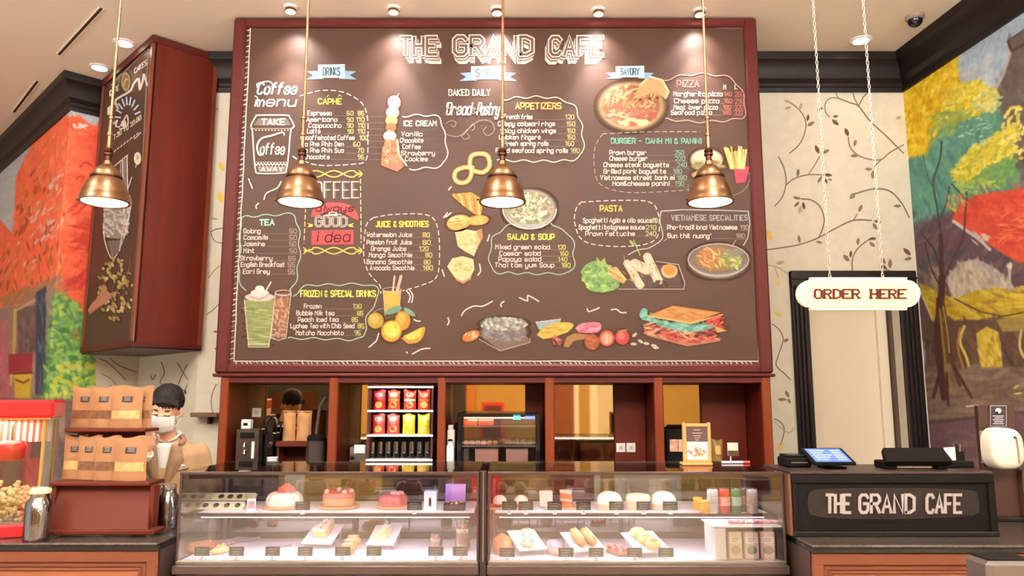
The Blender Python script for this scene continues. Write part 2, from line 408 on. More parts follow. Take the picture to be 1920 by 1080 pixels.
# ------------------------------------------------------------ painted pictures (pigment laid cell by cell on a wall)
class Canvas:
    def __init__(s, x0, y0, x1, y1, cell):
        s.x0, s.y0, s.cell = x0, y0, cell
        s.w = int((x1 - x0) / cell) + 1; s.h = int((y1 - y0) / cell) + 1
        s.col = np.zeros((s.h, s.w, 3)); s.al = np.zeros((s.h, s.w))
        s.X, s.Y = np.meshgrid(x0 + np.arange(s.w) * cell, y0 + np.arange(s.h) * cell)
    def _win(s, a, b, c, d):
        i0 = max(int((b - s.y0) / s.cell), 0); i1 = min(int((d - s.y0) / s.cell) + 2, s.h)
        j0 = max(int((a - s.x0) / s.cell), 0); j1 = min(int((c - s.x0) / s.cell) + 2, s.w)
        return (slice(i0, i1), slice(j0, j1)) if i1 > i0 and j1 > j0 else None
    def _blend(s, W, m, col):
        c = np.array(col, float); m3 = m[..., None]
        s.col[W] = s.col[W] * (1 - m3) + c * m3
        a0 = s.al[W]; s.al[W] = a0 + m * (1 - a0)
    def fill(s, col): s.col[:] = col; s.al[:] = 1
    def ell(s, cx, cy, rx, ry, col, ang=0, a=1, soft=.25):
        r = max(rx, ry) * (1 + soft) + s.cell; W = s._win(cx - r, cy - r, cx + r, cy + r)
        if W is None: return
        dx = s.X[W] - cx; dy = s.Y[W] - cy; ca, sa = math.cos(ang), math.sin(ang)
        d = np.sqrt(((dx * ca + dy * sa) / max(rx, .3)) ** 2 + ((-dx * sa + dy * ca) / max(ry, .3)) ** 2)
        so = max(soft, s.cell / max(min(rx, ry), .5) * .8)
        s._blend(W, np.clip((1 + so / 2 - d) / so, 0, 1) * a, col)
    def poly(s, pts, col, a=1, soft=1.0):
        xs = [p[0] for p in pts]; ys = [p[1] for p in pts]; W = s._win(min(xs) - 2, min(ys) - 2, max(xs) + 2, max(ys) + 2)
        if W is None: return
        X = s.X[W]; Y = s.Y[W]; ins = np.zeros(X.shape, bool); dist = np.full(X.shape, 1e9)
        n = len(pts)
        for i in range(n):
            xa, ya = pts[i]; xb, yb = pts[(i + 1) % n]
            if ya != yb:
                c = ((ya > Y) != (yb > Y)) & (X < (xb - xa) * (Y - ya) / (yb - ya) + xa); ins ^= c
            L = max((xb - xa) ** 2 + (yb - ya) ** 2, 1e-9)
            t = np.clip(((X - xa) * (xb - xa) + (Y - ya) * (yb - ya)) / L, 0, 1)
            dist = np.minimum(dist, np.hypot(X - xa - t * (xb - xa), Y - ya - t * (yb - ya)))
        sd = np.where(ins, dist, -dist)
        s._blend(W, np.clip(sd / max(soft, s.cell) + .5, 0, 1) * a, col)
    def line(s, pts, wd, col, a=1, soft=None):
        soft = soft or s.cell
        xs = [p[0] for p in pts]; ys = [p[1] for p in pts]; W = s._win(min(xs) - wd - 2, min(ys) - wd - 2, max(xs) + wd + 2, max(ys) + wd + 2)
        if W is None: return
        X = s.X[W]; Y = s.Y[W]; dist = np.full(X.shape, 1e9)
        for (xa, ya), (xb, yb) in zip(pts, pts[1:]):
            L = max((xb - xa) ** 2 + (yb - ya) ** 2, 1e-9)
            t = np.clip(((X - xa) * (xb - xa) + (Y - ya) * (yb - ya)) / L, 0, 1)
            dist = np.minimum(dist, np.hypot(X - xa - t * (xb - xa), Y - ya - t * (yb - ya)))
        s._blend(W, np.clip((wd / 2 - dist) / soft + .5, 0, 1) * a, col)
    def dabs(s, n, where, cols, ln, wd, ang, a=.85, dang=.5, dl=.4):
        """n brush dabs; where() -> (x, y)"""
        for _ in range(n):
            x, y = where(); c = cols[random.randrange(len(cols))]; j = random.uniform(-10, 10)
            l = ln * random.uniform(1 - dl, 1 + dl)
            s.ell(x, y, l / 2, wd / 2 * random.uniform(.7, 1.3), (c[0] + j, c[1] + j, c[2] + j), ang + random.uniform(-dang, dang), a, .5)
    def mesh(s, name, fn, m, parent, thr=.06, base=None):
        keep = s.al > thr
        cell_ok = keep[:-1, :-1] | keep[1:, :-1] | keep[:-1, 1:] | keep[1:, 1:]
        used = np.zeros(s.al.shape, bool)
        used[:-1, :-1] |= cell_ok; used[1:, :-1] |= cell_ok; used[:-1, 1:] |= cell_ok; used[1:, 1:] |= cell_ok
        idx = -np.ones(s.al.shape, int); idx[used] = np.arange(used.sum())
        pts = fn(s.X[used], s.Y[used])
        col = s.col[used] if base is None else s.col[used] * .84 * s.al[used][:, None] + np.array(base)[None] * (1 - .84 * s.al[used][:, None])
        off = np.array(wloc(parent)) if parent else np.zeros(3)
        ii, jj = np.nonzero(cell_ok)
        fa = np.stack([idx[ii, jj], idx[ii + 1, jj], idx[ii + 1, jj + 1], idx[ii, jj + 1]], 1)
        me = bpy.data.meshes.new(name)
        me.vertices.add(len(pts)); me.vertices.foreach_set('co', (pts - off).ravel())
        me.loops.add(fa.size); me.loops.foreach_set('vertex_index', fa.ravel())
        me.polygons.add(len(fa)); me.polygons.foreach_set('loop_start', np.arange(len(fa)) * 4)
        me.polygons.foreach_set('loop_total', np.full(len(fa), 4)); me.update(calc_edges=True)
        c = np.clip(col, 0, 255) / 255; c = np.where(c <= .04045, c / 12.92, ((c + .055) / 1.055) ** 2.4)
        at = me.color_attributes.new('Col', 'FLOAT_COLOR', 'POINT')
        at.data.foreach_set('color', np.concatenate([c, np.ones((len(c), 1))], 1).ravel())
        me.materials.append(m)
        return link(name, me, parent)
def rays(px, py):
    u = (px - CX) / F; v = (CY - py) / F
    return np.stack([u, cp - v * sp, sp + v * cp], -1)
def on_plane(q, n, lift=.002):
    n = np.array(n, float); n /= np.linalg.norm(n); q = np.array(q, float) + n * lift; o = np.array([0, 0, CZ])
    def fn(px, py):
        d = rays(np.asarray(px, float), np.asarray(py, float)); t = ((q - o) @ n) / (d @ n)
        return o + d * t[..., None]
    return fn
def on_plane1(q, n):
    L = math.sqrt(sum(a * a for a in n)); n = [a / L for a in n]
    def fn(px, py, lift):
        return PP(px, py, [q[i] + n[i] * lift for i in range(3)], n)
    return fn
# ============================================================ the setting
BW = 5.53                                     # back wall
def path_off(P, d):
    out = []
    for i, p in enumerate(P):
        a = P[max(i - 1, 0)]; b = P[min(i + 1, len(P) - 1)]
        n = []
        for q, r in ((a, p), (p, b)):
            dx, dy = r[0] - q[0], r[1] - q[1]; L = math.hypot(dx, dy)
            if L > 0: n.append((dy / L, -dx / L))
        mx = sum(t[0] for t in n) / len(n); my = sum(t[1] for t in n) / len(n); k = mx * mx + my * my
        out.append((p[0] + mx * d / k, p[1] + my * d / k))
    return out
WP = [(-6.6, 8.91), (-3.59, 5.90), (-3.122, 6.368), (-2.284, BW), (3.00, BW), (3.67, -2.1)]
g = G().box((-7, -5.2, -.1), (6, 9.5, 0)); struct('floor', g, mat('marble_floor', (200, 186, 170), .3, noise=.5, nscale=3, rgb2=(178, 164, 148)))
g = G().box((-7, -5.2, CEIL), (6, 9.5, CEIL + .1)); ceiling = struct('ceiling', g, ceil_m)
def wall_seg(name, i, m, z0=0, z1=CEIL, t=.12):
    a, b = WP[i], WP[i + 1]; o = path_off(WP, -t)
    v = [(a[0], a[1]), (b[0], b[1]), o[i + 1], o[i]]
    g = G().prism(v, z0, z1, lambda x, y, d: (x, y, d)); return struct(name, g, m, smooth=0)
wall_left_a = wall_seg('wall_left_outer', 0, wall_m); wall_left_b = wall_seg('wall_left_pier', 1, wall_m)
wall_left_c = wall_seg('wall_left_diagonal', 2, wall_m); wall_r = wall_seg('wall_right', 4, wall_m)
# back wall with the doorway
dx0 = XX(1521, 700, BW); dx1 = XX(1696, 700, BW); dz = ZZ(540, BW)
g = G().box((-2.284, BW, 0), (dx0, BW + .12, CEIL)).box((dx1, BW, 0), (3.0, BW + .12, CEIL)).box((dx0, BW, dz), (dx1, BW + .12, CEIL))
wall_back = struct('wall_back', g, wall_m, smooth=0)
struct('wall_left_far', G().box((-7.1, 4.6, 0), (-7, 9.5, CEIL)), wall_m, smooth=0); struct('wall_far', G().box((-7.1, 9.5, 0), (-2.9, 9.6, CEIL)), wall_m, smooth=0)
# crown moulding
prof = [(0, 0), (.022, 0), (.026, .03), (.012, .045), (.014, .07), (.04, .10), (.048, .17), (.075, .215), (.095, .23), (.1, .29), (0, .29)]
for i in range(5):
    rows = []
    for d, z in prof:
        o = path_off(WP, d); rows.append((o[i], o[i + 1], 3.93 + z))
    v = []; f = []
    for a, b, z in rows: v += [(a[0], a[1], z), (b[0], b[1], z)]
    n = len(rows)
    for k in range(n): k2 = (k + 1) % n; f.append((2 * k, 2 * k + 1, 2 * k2 + 1, 2 * k2))
    f += [tuple(2 * k for k in range(n)), tuple(2 * k + 1 for k in range(n))[::-1]]
    o = struct('trim_%d' % (i + 1), G().add(v, f), ebony, smooth=25)
# doorway: recess, casing, cream door leaf
door = struct('door_1', G().box((dx0 - .05, BW + .24, 0), (dx1 + .05, BW + .29, dz + .05)), mat('cream_door', (232, 216, 190), .6, noise=.2, nscale=2, rgb2=(226, 208, 180)), smooth=0)
rv = mat('brown_reveal', (74, 52, 40), .4, noise=.5, nscale=4, rgb2=(56, 38, 30))
struct('door_reveal', G().box((dx1, BW + .122, 0), (dx1 + .03, BW + .24, dz)).box((dx1 + .001, BW + .005, 0), (dx1 + .03, BW + .12, dz)), rv, door)
struct('door_reveal', G().box((dx0 - .03, BW + .005, 0), (dx0 - .001, BW + .24, dz)), rv, door)
struct('door_head', G().box((dx0 - .03, BW + .01, dz), (dx1 + .03, BW + .24, dz + .03)), rv, door)
struct('door_stop', G().box((dx1 - .075, BW + .20, 0), (dx1 - .002, BW + .24, dz - .01), .006), mat('light_stop', (240, 226, 202), .5), door)
cw = .125
for nm, x0, x1 in (('casing_left', dx0 - cw, dx0), ('casing_right', dx1, dx1 + cw)):
    g = G().box((x0, BW - .03, 0), (x1, BW + .02, dz + cw), .006)
    for k in (.25, .5, .75): xx = x0 + (x1 - x0) * k; g.box((xx - .012, BW - .045, 0), (xx + .012, BW - .028, dz + .02), .005)
    struct('door_casing', g, ebony, door)
struct('door_casing', G().box((dx0 - cw, BW - .034, dz), (dx1 + cw, BW + .02, dz + cw), .006).box((dx0 - cw, BW - .045, dz + .06), (dx1 + cw, BW - .03, dz + .075), .004), ebony, door)
# rear of the hall, seen only in the mirror
RY = -5.0
yel = mat('ochre_wall', (178, 146, 76), .8, noise=.3, nscale=2, rgb2=(166, 132, 66))
struct('wall_rear', G().box((-7, RY - .1, 0), (6, RY, CEIL)), yel, smooth=0)
def rear(name, x0, x1, z0, z1, m, d=.06): return struct(name, G().box((x0, RY, z0), (x1, RY + d, z1), .01), m)
rear('trim_6', -2.0, -.93, 0, 3.2, mat('dark_opening', (30, 24, 24), .6)); rear('trim_7', -.93, -.75, 0, 3.2, mat('amber_wood', (176, 112, 44), .5))
rear('trim_8', .6, 1.26, 0, 3.2, mat('brown_curtain', (120, 66, 36), .7)); rear('trim_9', 1.26, 1.36, 0, 3.2, cream_m)
rear('trim_10', 1.58, 1.74, 0, 3.2, cream_m); rear('trim_11', 1.74, 2.6, 0, 3.2, wall_m)
rear('trim_12', -5.1, -3.6, 0, 3.4, mat('dark_opening', (30, 24, 24), .6)); rear('trim_13', -3.5, -3.2, 0, 3.4, cream_m)
t = thing('red_kiosk', 'red box-framed kiosk at the rear of the hall, seen only in the niche mirror', 'kiosk', (-.38, RY + .3, 0))
part('kiosk_body', G().box((-.60, RY + .2, 0), (-.16, RY + .5, 1.52), .01), mat('kiosk_red', (200, 40, 30), .5), t, w=True); part('kiosk_opening', G().box((-.55, RY + .5, .8), (-.21, RY + .51, 1.46), .004), mat('kiosk_dark', (70, 20, 24), .6), t, w=True)
# ------------------------------------------------------------ ceiling details
def PZ(px, py, z=CEIL):
    d = ray(px, py); t = (z - CZ) / d[2]; return (d[0] * t, d[1] * t, z)
lens = mat('lamp_lens', (255, 240, 220), .5, emit=(255, 236, 210), estr=14)
glow = mat('glow_lens', (255, 245, 230), .5, emit=(255, 240, 218), estr=7)
def downlight(px, py, label):
    p = PZ(px, py); t = thing('recessed_downlight', label, 'ceiling light', p, group='recessed ceiling downlights')
    part('trim_ring', G().lathe([(.055, 0), (.078, 0), (.08, -.006), (.058, -.012), (.052, -.004)], 24, cap=False), white_m, t)
    part('lens', G().lathe([(0, -.004), (.052, -.004), (.052, -.001), (0, -.001)], 20), lens, t)
    return t
downlight(233, 80, 'round recessed ceiling light behind the first pendant rod, nearer the camera of the left pair')
downlight(187, 126, 'round recessed ceiling light near the dark cornice corner at left')
downlight(1614, 75, 'round recessed ceiling light beside the sign chain, above the doorway')
for i, px in enumerate((233, 187, 1614)):
    p = PZ(px, (80, 126, 75)[i]); add_light('recessed_lamp', 'SPOT', (p[0], p[1], CEIL - .03), 3, (1, .95, .86), .05, (p[0], p[1] + .12, 0), 1.5, .7)
SPX = [545, 738, 932, 1122, 1312]
first = None
for i, px in enumerate(SPX):
    p = PZ(px, 13 + i * 1.6); y = p[1]
    lab = 'small ceiling spotlight washing the menu board, ' + ['leftmost of the five', 'second from the left of the five', 'middle one of the five above the title', 'second from the right of the five', 'rightmost of the five'][i]
    t = thing('board_spotlight', lab, 'spotlight', (p[0], y, CEIL), group='spotlights above the menu board')
    part('trim_ring', G().lathe([(.032, 0), (.048, 0), (.05, -.008), (.034, -.014)], 20, cap=False), white_m, t)
    part('lamp_housing', G().lathe([(.0, -.0), (.034, -.002), (.036, -.03), (.03, -.034), (0, -.034)][1:], 18), brass, t)
    part('lens', G().lathe([(0, -.037), (.032, -.037), (.03, -.034), (0, -.034)], 16), lens, t)
    add_light('board_spot_lamp', 'SPOT', (p[0], y - .02, CEIL - .05), 26, (1, .95, .9), .03, (p[0], 4.93, 3.5), 1.9, .9)
    add_light('board_spot_beam', 'SPOT', (p[0], y - .03, CEIL - .05), 85, (1, .95, .9), .02, (p[0], 4.92, 2.7), .95, .8)
slot_m = mat('slot_dark', (70, 30, 24), .7)
for (a, b), lb in ((((110, 102), (190, 15)), 'long narrow air slot in the ceiling, nearer the pendant lamp'), (((26, 210), (70, 152)), 'short narrow air slot in the ceiling by the left cornice')):
    A = PZ(*a); B = PZ(*b); d = Vector(B) - Vector(A); n = Vector((d.y, -d.x, 0)).normalized() * .012
    t = thing('air_slot', lb, 'air vent', A, group='ceiling air slots')
    v = [(A[0] - n.x, A[1] - n.y), (B[0] - n.x, B[1] - n.y), (B[0] + n.x, B[1] + n.y), (A[0] + n.x, A[1] + n.y)]
    part('slot_channel', G().prism(v, CEIL - .004, CEIL + .002, lambda x, y, z: (x, y, z)), slot_m, t, w=True)
    for s in (-1, 1):
        v2 = [(p[0] + s * n.x * 1.3, p[1] + s * n.y * 1.3) for p in v]
        m_ = [(A[0] + s * n.x * .9, A[1] + s * n.y * .9), (B[0] + s * n.x * .9, B[1] + s * n.y * .9), (B[0] + s * n.x * 1.4, B[1] + s * n.y * 1.4), (A[0] + s * n.x * 1.4, A[1] + s * n.y * 1.4)]
        part('slot_edge', G().prism(m_, CEIL - .007, CEIL + .001, lambda x, y, z: (x, y, z)), ceil_m, t, w=True)
p = PZ(1715, 30); t = thing('ceiling_camera', 'small dark dome on the ceiling near the right cornice', 'dome camera', p)
part('mount_ring', G().lathe([(.04, 0), (.062, 0), (.062, -.02), (.05, -.03)], 20), mat('grey_plastic', (150, 130, 115), .5), t)
part('dome', G().lathe([(.048, -.026), (.046, -.05), (.03, -.07), (0, -.078)], 20), gloss_black, t)
# ------------------------------------------------------------ vines on the wallpaper
wb = on_plane1((0, BW, 0), (0, -1, 0))
S = Strokes(wb, .002)
T5 = lambda L: [(1460 + x / 2.7, 120 + y / 2.7) for x, y in L]
BR = (132, 112, 92); GR = (134, 124, 84); LF = (104, 78, 62); TN = (176, 156, 128); YL = (222, 190, 90)
def vine(pts, wd=2.2, col=BR, n=6, f=T5): S.line(smooth(f(pts), n), wd, col)
def lf(x, y, ln, wd, a, col, f=T5):
    q = f([(x, y)])[0]; S.leaf(q[0], q[1], ln / 2.7, wd / 2.7, math.radians(a), col)
vine([(30, 185), (80, 210), (125, 260), (138, 320), (110, 400), (55, 452)]); lf(45, 190, 40, 14, 15, TN); lf(48, 222, 40, 15, -20, TN)
lf(112, 215, 40, 16, -75, TN); lf(148, 272, 36, 15, -80, LF); lf(163, 303, 44, 18, -30, BR)
vine([(290, 145), (300, 172)], 1.8); vine([(300, 172), (265, 172), (238, 195), (236, 240), (258, 270)], 2); lf(210, 228, 34, 14, -20, BR); lf(288, 265, 30, 12, -5, LF); lf(287, 295, 46, 20, 42, LF)
vine([(300, 172), (360, 195), (405, 214), (460, 285), (540, 360), (632, 452)], 2.4); vine([(405, 214), (385, 175), (375, 140)], 2); vine([(405, 214), (430, 165), (470, 135)], 2.2)
lf(345, 345, 46, 20, 68, LF); vine([(353, 372), (362, 420), (400, 460), (460, 482), (520, 483), (560, 450), (632, 408)]); lf(387, 400, 38, 16, -75, BR); lf(385, 464, 46, 16, -5, GR)
vine([(520, 483), (480, 525)], 2); lf(455, 532, 38, 16, 0, GR); lf(477, 560, 46, 20, -85, GR); lf(608, 272, 30, 16, -30, TN)
vine([(38, 612), (80, 580), (150, 560), (230, 562)]); vine([(150, 560), (180, 515), (208, 468)], 2); lf(195, 432, 48, 20, 65, LF); lf(238, 443, 42, 18, -25, BR); lf(98, 550, 42, 16, -85, BR)
lf(250, 562, 44, 16, 5, LF); lf(208, 585, 42, 16, -60, BR); lf(237, 590, 36, 16, 60, LF); lf(260, 585, 24, 10, 15, BR)
vine([(0, 470), (28, 530), (38, 600), (20, 670), (-20, 720)], 2.2)
lf(92, 678, 42, 14, 10, BR); lf(92, 710, 38, 16, -45, BR); lf(127, 718, 40, 16, 80, LF); lf(108, 738, 40, 18, -85, TN); vine([(115, 683), (165, 688), (210, 722), (230, 780), (222, 835), (205, 875)], 2.4)
vine([(-60, 940), (0, 932), (100, 915), (200, 880), (300, 825), (385, 790), (470, 792)], 2.4); lf(104, 886, 42, 15, 80, BR); lf(205, 902, 34, 14, 15, BR); vine([(378, 790), (398, 760)], 1.8)
lf(414, 730, 42, 18, -65, GR); lf(500, 797, 40, 16, 10, BR); lf(487, 822, 40, 18, 60, BR)
vine([(390, 655), (480, 632), (560, 642), (620, 700), (662, 778)], 2.4); lf(374, 668, 42, 22, -45, GR); lf(602, 718, 40, 14, 0, BR)
vine([(375, 1055), (372, 1000), (395, 940), (455, 890), (490, 885)], 2.4); lf(402, 897, 38, 16, -85, BR); lf(474, 884, 40, 14, -8, LF); lf(473, 912, 36, 16, 40, BR); lf(343, 982, 46, 20, 50, BR); lf(365, 962, 38, 14, -85, LF)
lf(650, 950, 52, 22, 42, LF); lf(655, 986, 40, 16, -12, BR); lf(531, 996, 38, 18, 60, BR); lf(564, 1010, 50, 20, -88, BR); lf(530, 1028, 42, 20, 25, LF); vine([(540, 1035), (580, 1060)], 2.2)
# further down, left of the doorway (picture 1400,400 at 2.7)
T6 = lambda L: [(1400 + x / 2.7, 400 + y / 2.7) for x, y in L]
vine([(105, 260), (160, 275), (205, 305)], 2, TN, f=T6); lf(170, 250, 46, 18, -15, TN, T6); lf(158, 345, 44, 18, 85, YL, T6); vine([(140, 270), (160, 320)], 1.6, TN, f=T6)
lf(160, 510, 46, 18, 30, YL, T6); lf(115, 110, 60, 26, 70, YL, T6)
vine([(130, 560), (165, 590), (185, 640), (160, 720), (150, 770), (190, 810), (222, 842)], 2.2, f=T6); lf(200, 643, 30, 18, -35, BR, T6); lf(205, 915, 40, 16, 60, BR, T6); lf(180, 942, 46, 16, 0, BR, T6); lf(215, 950, 30, 14, 60, BR, T6)
vine([(140, 1040), (175, 1060), (190, 1100), (170, 1180)], 2, f=T6); S.leaf(1462, 838, 16, 7, 1.3, YL); S.leaf(1470, 868, 14, 7, 1.2, YL); S.line(smooth([(1450, 788), (1475, 810), (1490, 806)]), 1.4, TN); S.line([(1478, 815), (1490, 800)], 1.4, TN)
# left of the board and by the corner
f0 = lambda L: L
for q in ((404, 205, 16, 5, -.2, TN), (415, 312, 20, 9, 1.2, YL), (413, 370, 24, 11, 1.3, YL), (402, 410, 15, 4, .1, TN), (404, 622, 9, 4, 0, (150, 70, 60)), (406, 655, 10, 4, .5, (150, 90, 60))): S.leaf(*q)
S.line(smooth([(395, 435), (404, 430), (420, 427)]), 1.4, LF); S.line(smooth([(395, 437), (403, 452), (418, 456)]), 1.4, LF)
S.line(smooth([(390, 522), (404, 505), (418, 494)]), 1.4, BR); S.line(smooth([(386, 590), (398, 582), (410, 570)]), 1.4, BR)
S.line(smooth([(405, 720), (396, 745), (398, 770), (408, 780)]), 1.4, BR)
part('painted_vines', S, chalk, wall_back, smooth=0)
# vines on the diagonal wall and the pier under the corner sign
S = Strokes(on_plane1((-2.284, BW, 0), (-1, -1, 0)), .002)
S.line(smooth([(302, 678), (308, 700), (300, 718), (318, 728)]), 1.8, BR); S.line([(332, 680), (352, 712)], 1.8, BR); S.line([(350, 684), (334, 720)], 1.8, BR); S.line(smooth([(282, 704), (286, 712), (292, 702)]), 1.6, BR)
S.line(smooth([(316, 735), (330, 722), (345, 732), (350, 722)]), 1.5, BR); S.leaf(347, 735, 10, 5, 1.2, LF)
part('painted_vines', S, chalk, wall_left_c, smooth=0)
S = Strokes(on_plane1((-3.59, 5.90, 0), (1, -1, 0)), .004)
S.line(smooth([(186, 672), (205, 682), (236, 712)]), 1.8, BR); S.line(smooth([(206, 672), (225, 686), (256, 698)]), 1.8, BR); S.line(smooth([(190, 700), (210, 712), (222, 726)]), 1.4, BR)
part('painted_vines', S, chalk, wall_left_b, smooth=0)

# ------------------------------------------------------------ mural on the right wall
R = random.uniform
def inp(x0, y0, x1, y1): return lambda: (R(x0, x1), R(y0, y1))
def inell(cx, cy, rx, ry, ang=0):
    def f():
        a = R(0, 2 * PI); r = math.sqrt(R(0, 1)); x = rx * r * math.cos(a); y = ry * r * math.sin(a)
        return cx + x * math.cos(ang) - y * math.sin(ang), cy + x * math.sin(ang) + y * math.cos(ang)
    return f
def poly_in(pts):
    xs = [p[0] for p in pts]; ys = [p[1] for p in pts]
    def f():
        while 1:
            x, y = R(min(xs), max(xs)), R(min(ys), max(ys)); c = False
            for (xa, ya), (xb, yb) in zip(pts, pts[1:] + pts[:1]):
                if (ya > y) != (yb > y) and x < (xb - xa) * (y - ya) / (yb - ya) + xa: c = not c
            if c: return x, y
    return f
C = Canvas(1684, -60, 2100, 1090, 1.7); C.fill((158, 172, 186))
C.dabs(250, inp(1684, -60, 2100, 260), [(168, 186, 204), (176, 186, 190), (150, 172, 196), (196, 200, 200)], 60, 18, -.6, .5)
C.poly([(1795, 175), (1860, 130), (1850, 190), (1830, 220)], (214, 218, 220), .7, 20)
tower = [(1864, 178), (1880, 140), (1895, 95), (1890, 78), (1925, 50), (2100, 20), (2100, 420), (1855, 420)]
C.poly(tower, (104, 92, 86), 1, 3); C.dabs(160, poly_in(tower), [(92, 80, 76), (120, 108, 100), (104, 92, 84)], 34, 9, 1.4, .5)
C.line([(1862, 178), (1880, 142), (1896, 95)], 5, (176, 172, 166)); C.line([(1890, 78), (1897, 96), (1925, 80)], 5, (84, 56, 60)); C.line([(1890, 76), (1930, 50)], 3, (84, 56, 60))
C.poly([(1684, 250), (1720, 200), (1870, 190), (1880, 240), (1850, 300), (1915, 320), (1900, 385), (1684, 420)], (92, 146, 128), .95, 14)
C.dabs(260, poly_in([(1684, 260), (1740, 210), (1870, 200), (1885, 240), (1850, 300), (1820, 400), (1684, 560)]), [(86, 146, 126), (104, 160, 136), (76, 128, 120), (112, 164, 120)], 30, 9, 1.3, .55)
C.dabs(120, inp(1684, 420, 1790, 560), [(76, 110, 110), (96, 82, 96), (70, 96, 100), (104, 90, 100)], 30, 10, 1.4, .6)
C.poly([(1684, 60), (1800, 60), (1794, 140), (1800, 165), (1770, 225), (1735, 290), (1684, 300)], (220, 184, 34), 1, 10)
C.dabs(420, poly_in([(1684, 60), (1800, 60), (1794, 140), (1805, 165), (1770, 225), (1725, 290), (1684, 300)]), [(230, 196, 40), (216, 170, 20), (238, 208, 76), (204, 160, 24)], 17, 7, 1.9, .8, .7)
C.dabs(330, poly_in([(1780, 165), (1830, 150), (1872, 178), (1868, 200), (1800, 225), (1760, 230)]), [(228, 208, 66), (212, 190, 52), (236, 220, 96), (196, 180, 70)], 15, 6, -.7, .85, .6)
C.dabs(70, poly_in([(1740, 215), (1830, 205), (1800, 240), (1745, 270)]), [(160, 176, 76), (140, 160, 90)], 15, 6, -.8, .7, .6)
C.dabs(60, inell(1850, 190, 26, 22), [(232, 222, 120), (190, 206, 150)], 10, 4.5, -.5, .9, .7)
C.poly([(1782, 330), (1830, 280), (1870, 250), (1905, 235), (1905, 290), (1890, 345), (1830, 350)], (130, 158, 88), .9, 12)
C.dabs(330, poly_in([(1784, 325), (1820, 278), (1880, 245), (1908, 238), (1900, 285), (1850, 315), (1800, 345)]), [(232, 212, 64), (216, 196, 56), (226, 214, 96), (190, 184, 66)], 14, 6, -.6, .85, .6)
C.dabs(90, poly_in([(1840, 320), (1900, 290), (1910, 340), (1860, 355)]), [(104, 158, 104), (120, 166, 90)], 14, 6, -.3, .8, .6)
C.dabs(60, inell(1905, 250, 30, 50), [(240, 226, 120), (226, 206, 90)], 13, 5.5, -.9, .9, .8)
C.dabs(50, inell(1830, 350, 40, 14), [(150, 186, 104), (176, 190, 84)], 11, 6, .2, .8, .7)
C.dabs(30, inell(1830, 250, 34, 30), [(190, 216, 196), (170, 206, 180)], 8, 3, -.3, .8, .5)
C.dabs(90, poly_in([(1840, 345), (2090, 300), (2090, 380), (1840, 385)]), [(100, 110, 118), (128, 120, 122), (84, 104, 112)], 22, 8, 1.2, .6)
C.poly([(1684, 440), (1790, 395), (1860, 440), (2100, 440), (2100, 640), (1700, 640)], (98, 76, 82), 1, 14)
C.dabs(260, inp(1700, 410, 2080, 520), [(104, 74, 86), (88, 68, 76), (120, 92, 96), (80, 84, 96)], 34, 10, -.9, .6)
red = [(1785, 410), (1800, 380), (1850, 362), (1925, 352), (2100, 350), (2100, 530), (1940, 500), (1890, 482), (1860, 462), (1830, 440), (1800, 425)]
C.poly(red, (214, 82, 62), 1, 4); C.dabs(200, poly_in(red), [(220, 88, 62), (204, 68, 56), (232, 106, 74), (208, 84, 70)], 30, 9, .3, .55)
C.dabs(26, inell(1895, 430, 28, 30), [(236, 128, 84)], 16, 2.4, -.3, .8)
C.line([(1788, 415), (1812, 432), (1838, 450), (1856, 468)], 6, (196, 186, 178)); C.dabs(10, inell(1838, 445, 16, 12), [(206, 190, 180)], 16, 5, .8, .8)
C.poly([(1775, 520), (1800, 492), (1830, 486), (1870, 505), (1900, 540), (1850, 555), (1785, 560)], (184, 170, 150), 1, 5)
C.dabs(90, poly_in([(1775, 520), (1800, 492), (1830, 486), (1870, 505), (1900, 540), (1785, 560)]), [(206, 196, 176), (156, 140, 122), (190, 176, 160)], 20, 6, 1.2, .6)
C.dabs(50, poly_in([(1720, 500), (1760, 495), (1775, 560), (1730, 560)]), [(150, 136, 110), (120, 104, 90)], 20, 7, 1.3, .7)
C.line(smooth([(1826, 492), (1850, 500), (1866, 520), (1870, 545)]), 10, (168, 156, 170), .8); C.line([(1893, 495), (1892, 560)], 6, (178, 172, 160)); C.dabs(8, inell(1893, 498, 4, 6), [(216, 206, 190)], 8, 4, 1.5)
C.poly([(1722, 530), (1760, 548), (1790, 560), (1830, 545), (1870, 540), (1920, 550), (2100, 520), (2100, 600), (1870, 596), (1790, 602), (1750, 602)], (186, 156, 44), 1, 4)
C.dabs(200, poly_in([(1722, 530), (1790, 560), (1870, 540), (2090, 530), (2090, 596), (1870, 594), (1750, 602)]), [(206, 178, 60), (176, 142, 36), (216, 192, 84), (150, 122, 44)], 24, 7, .25, .65)
C.line([(1790, 560), (1840, 585), (1875, 592)], 3, (96, 76, 50)); C.line([(1870, 595), (1960, 578)], 3, (80, 60, 44)); C.line([(1724, 540), (1750, 604)], 4, (206, 190, 120))
C.poly([(1735, 602), (1870, 600), (2100, 590), (2100, 700), (1735, 700)], (96, 72, 60), 1, 6)
C.dabs(160, inp(1735, 600, 2090, 700), [(104, 78, 62), (84, 62, 54), (120, 92, 70)], 26, 8, 1.3, .6)
C.poly([(1868, 600), (1930, 588), (2100, 580), (2100, 612), (1880, 622)], (160, 140, 70), .9, 4)
C.poly([(1830, 625), (1850, 612), (1872, 622), (1882, 700), (1840, 700)], (204, 172, 66), 1, 3); C.dabs(40, inell(1856, 660, 20, 38), [(222, 196, 84), (186, 150, 50)], 18, 6, 1.4, .8)
C.line([(1841, 700), (1843, 690)], 4, (224, 206, 110)); C.line([(1879, 703), (1876, 690)], 4, (224, 206, 110))
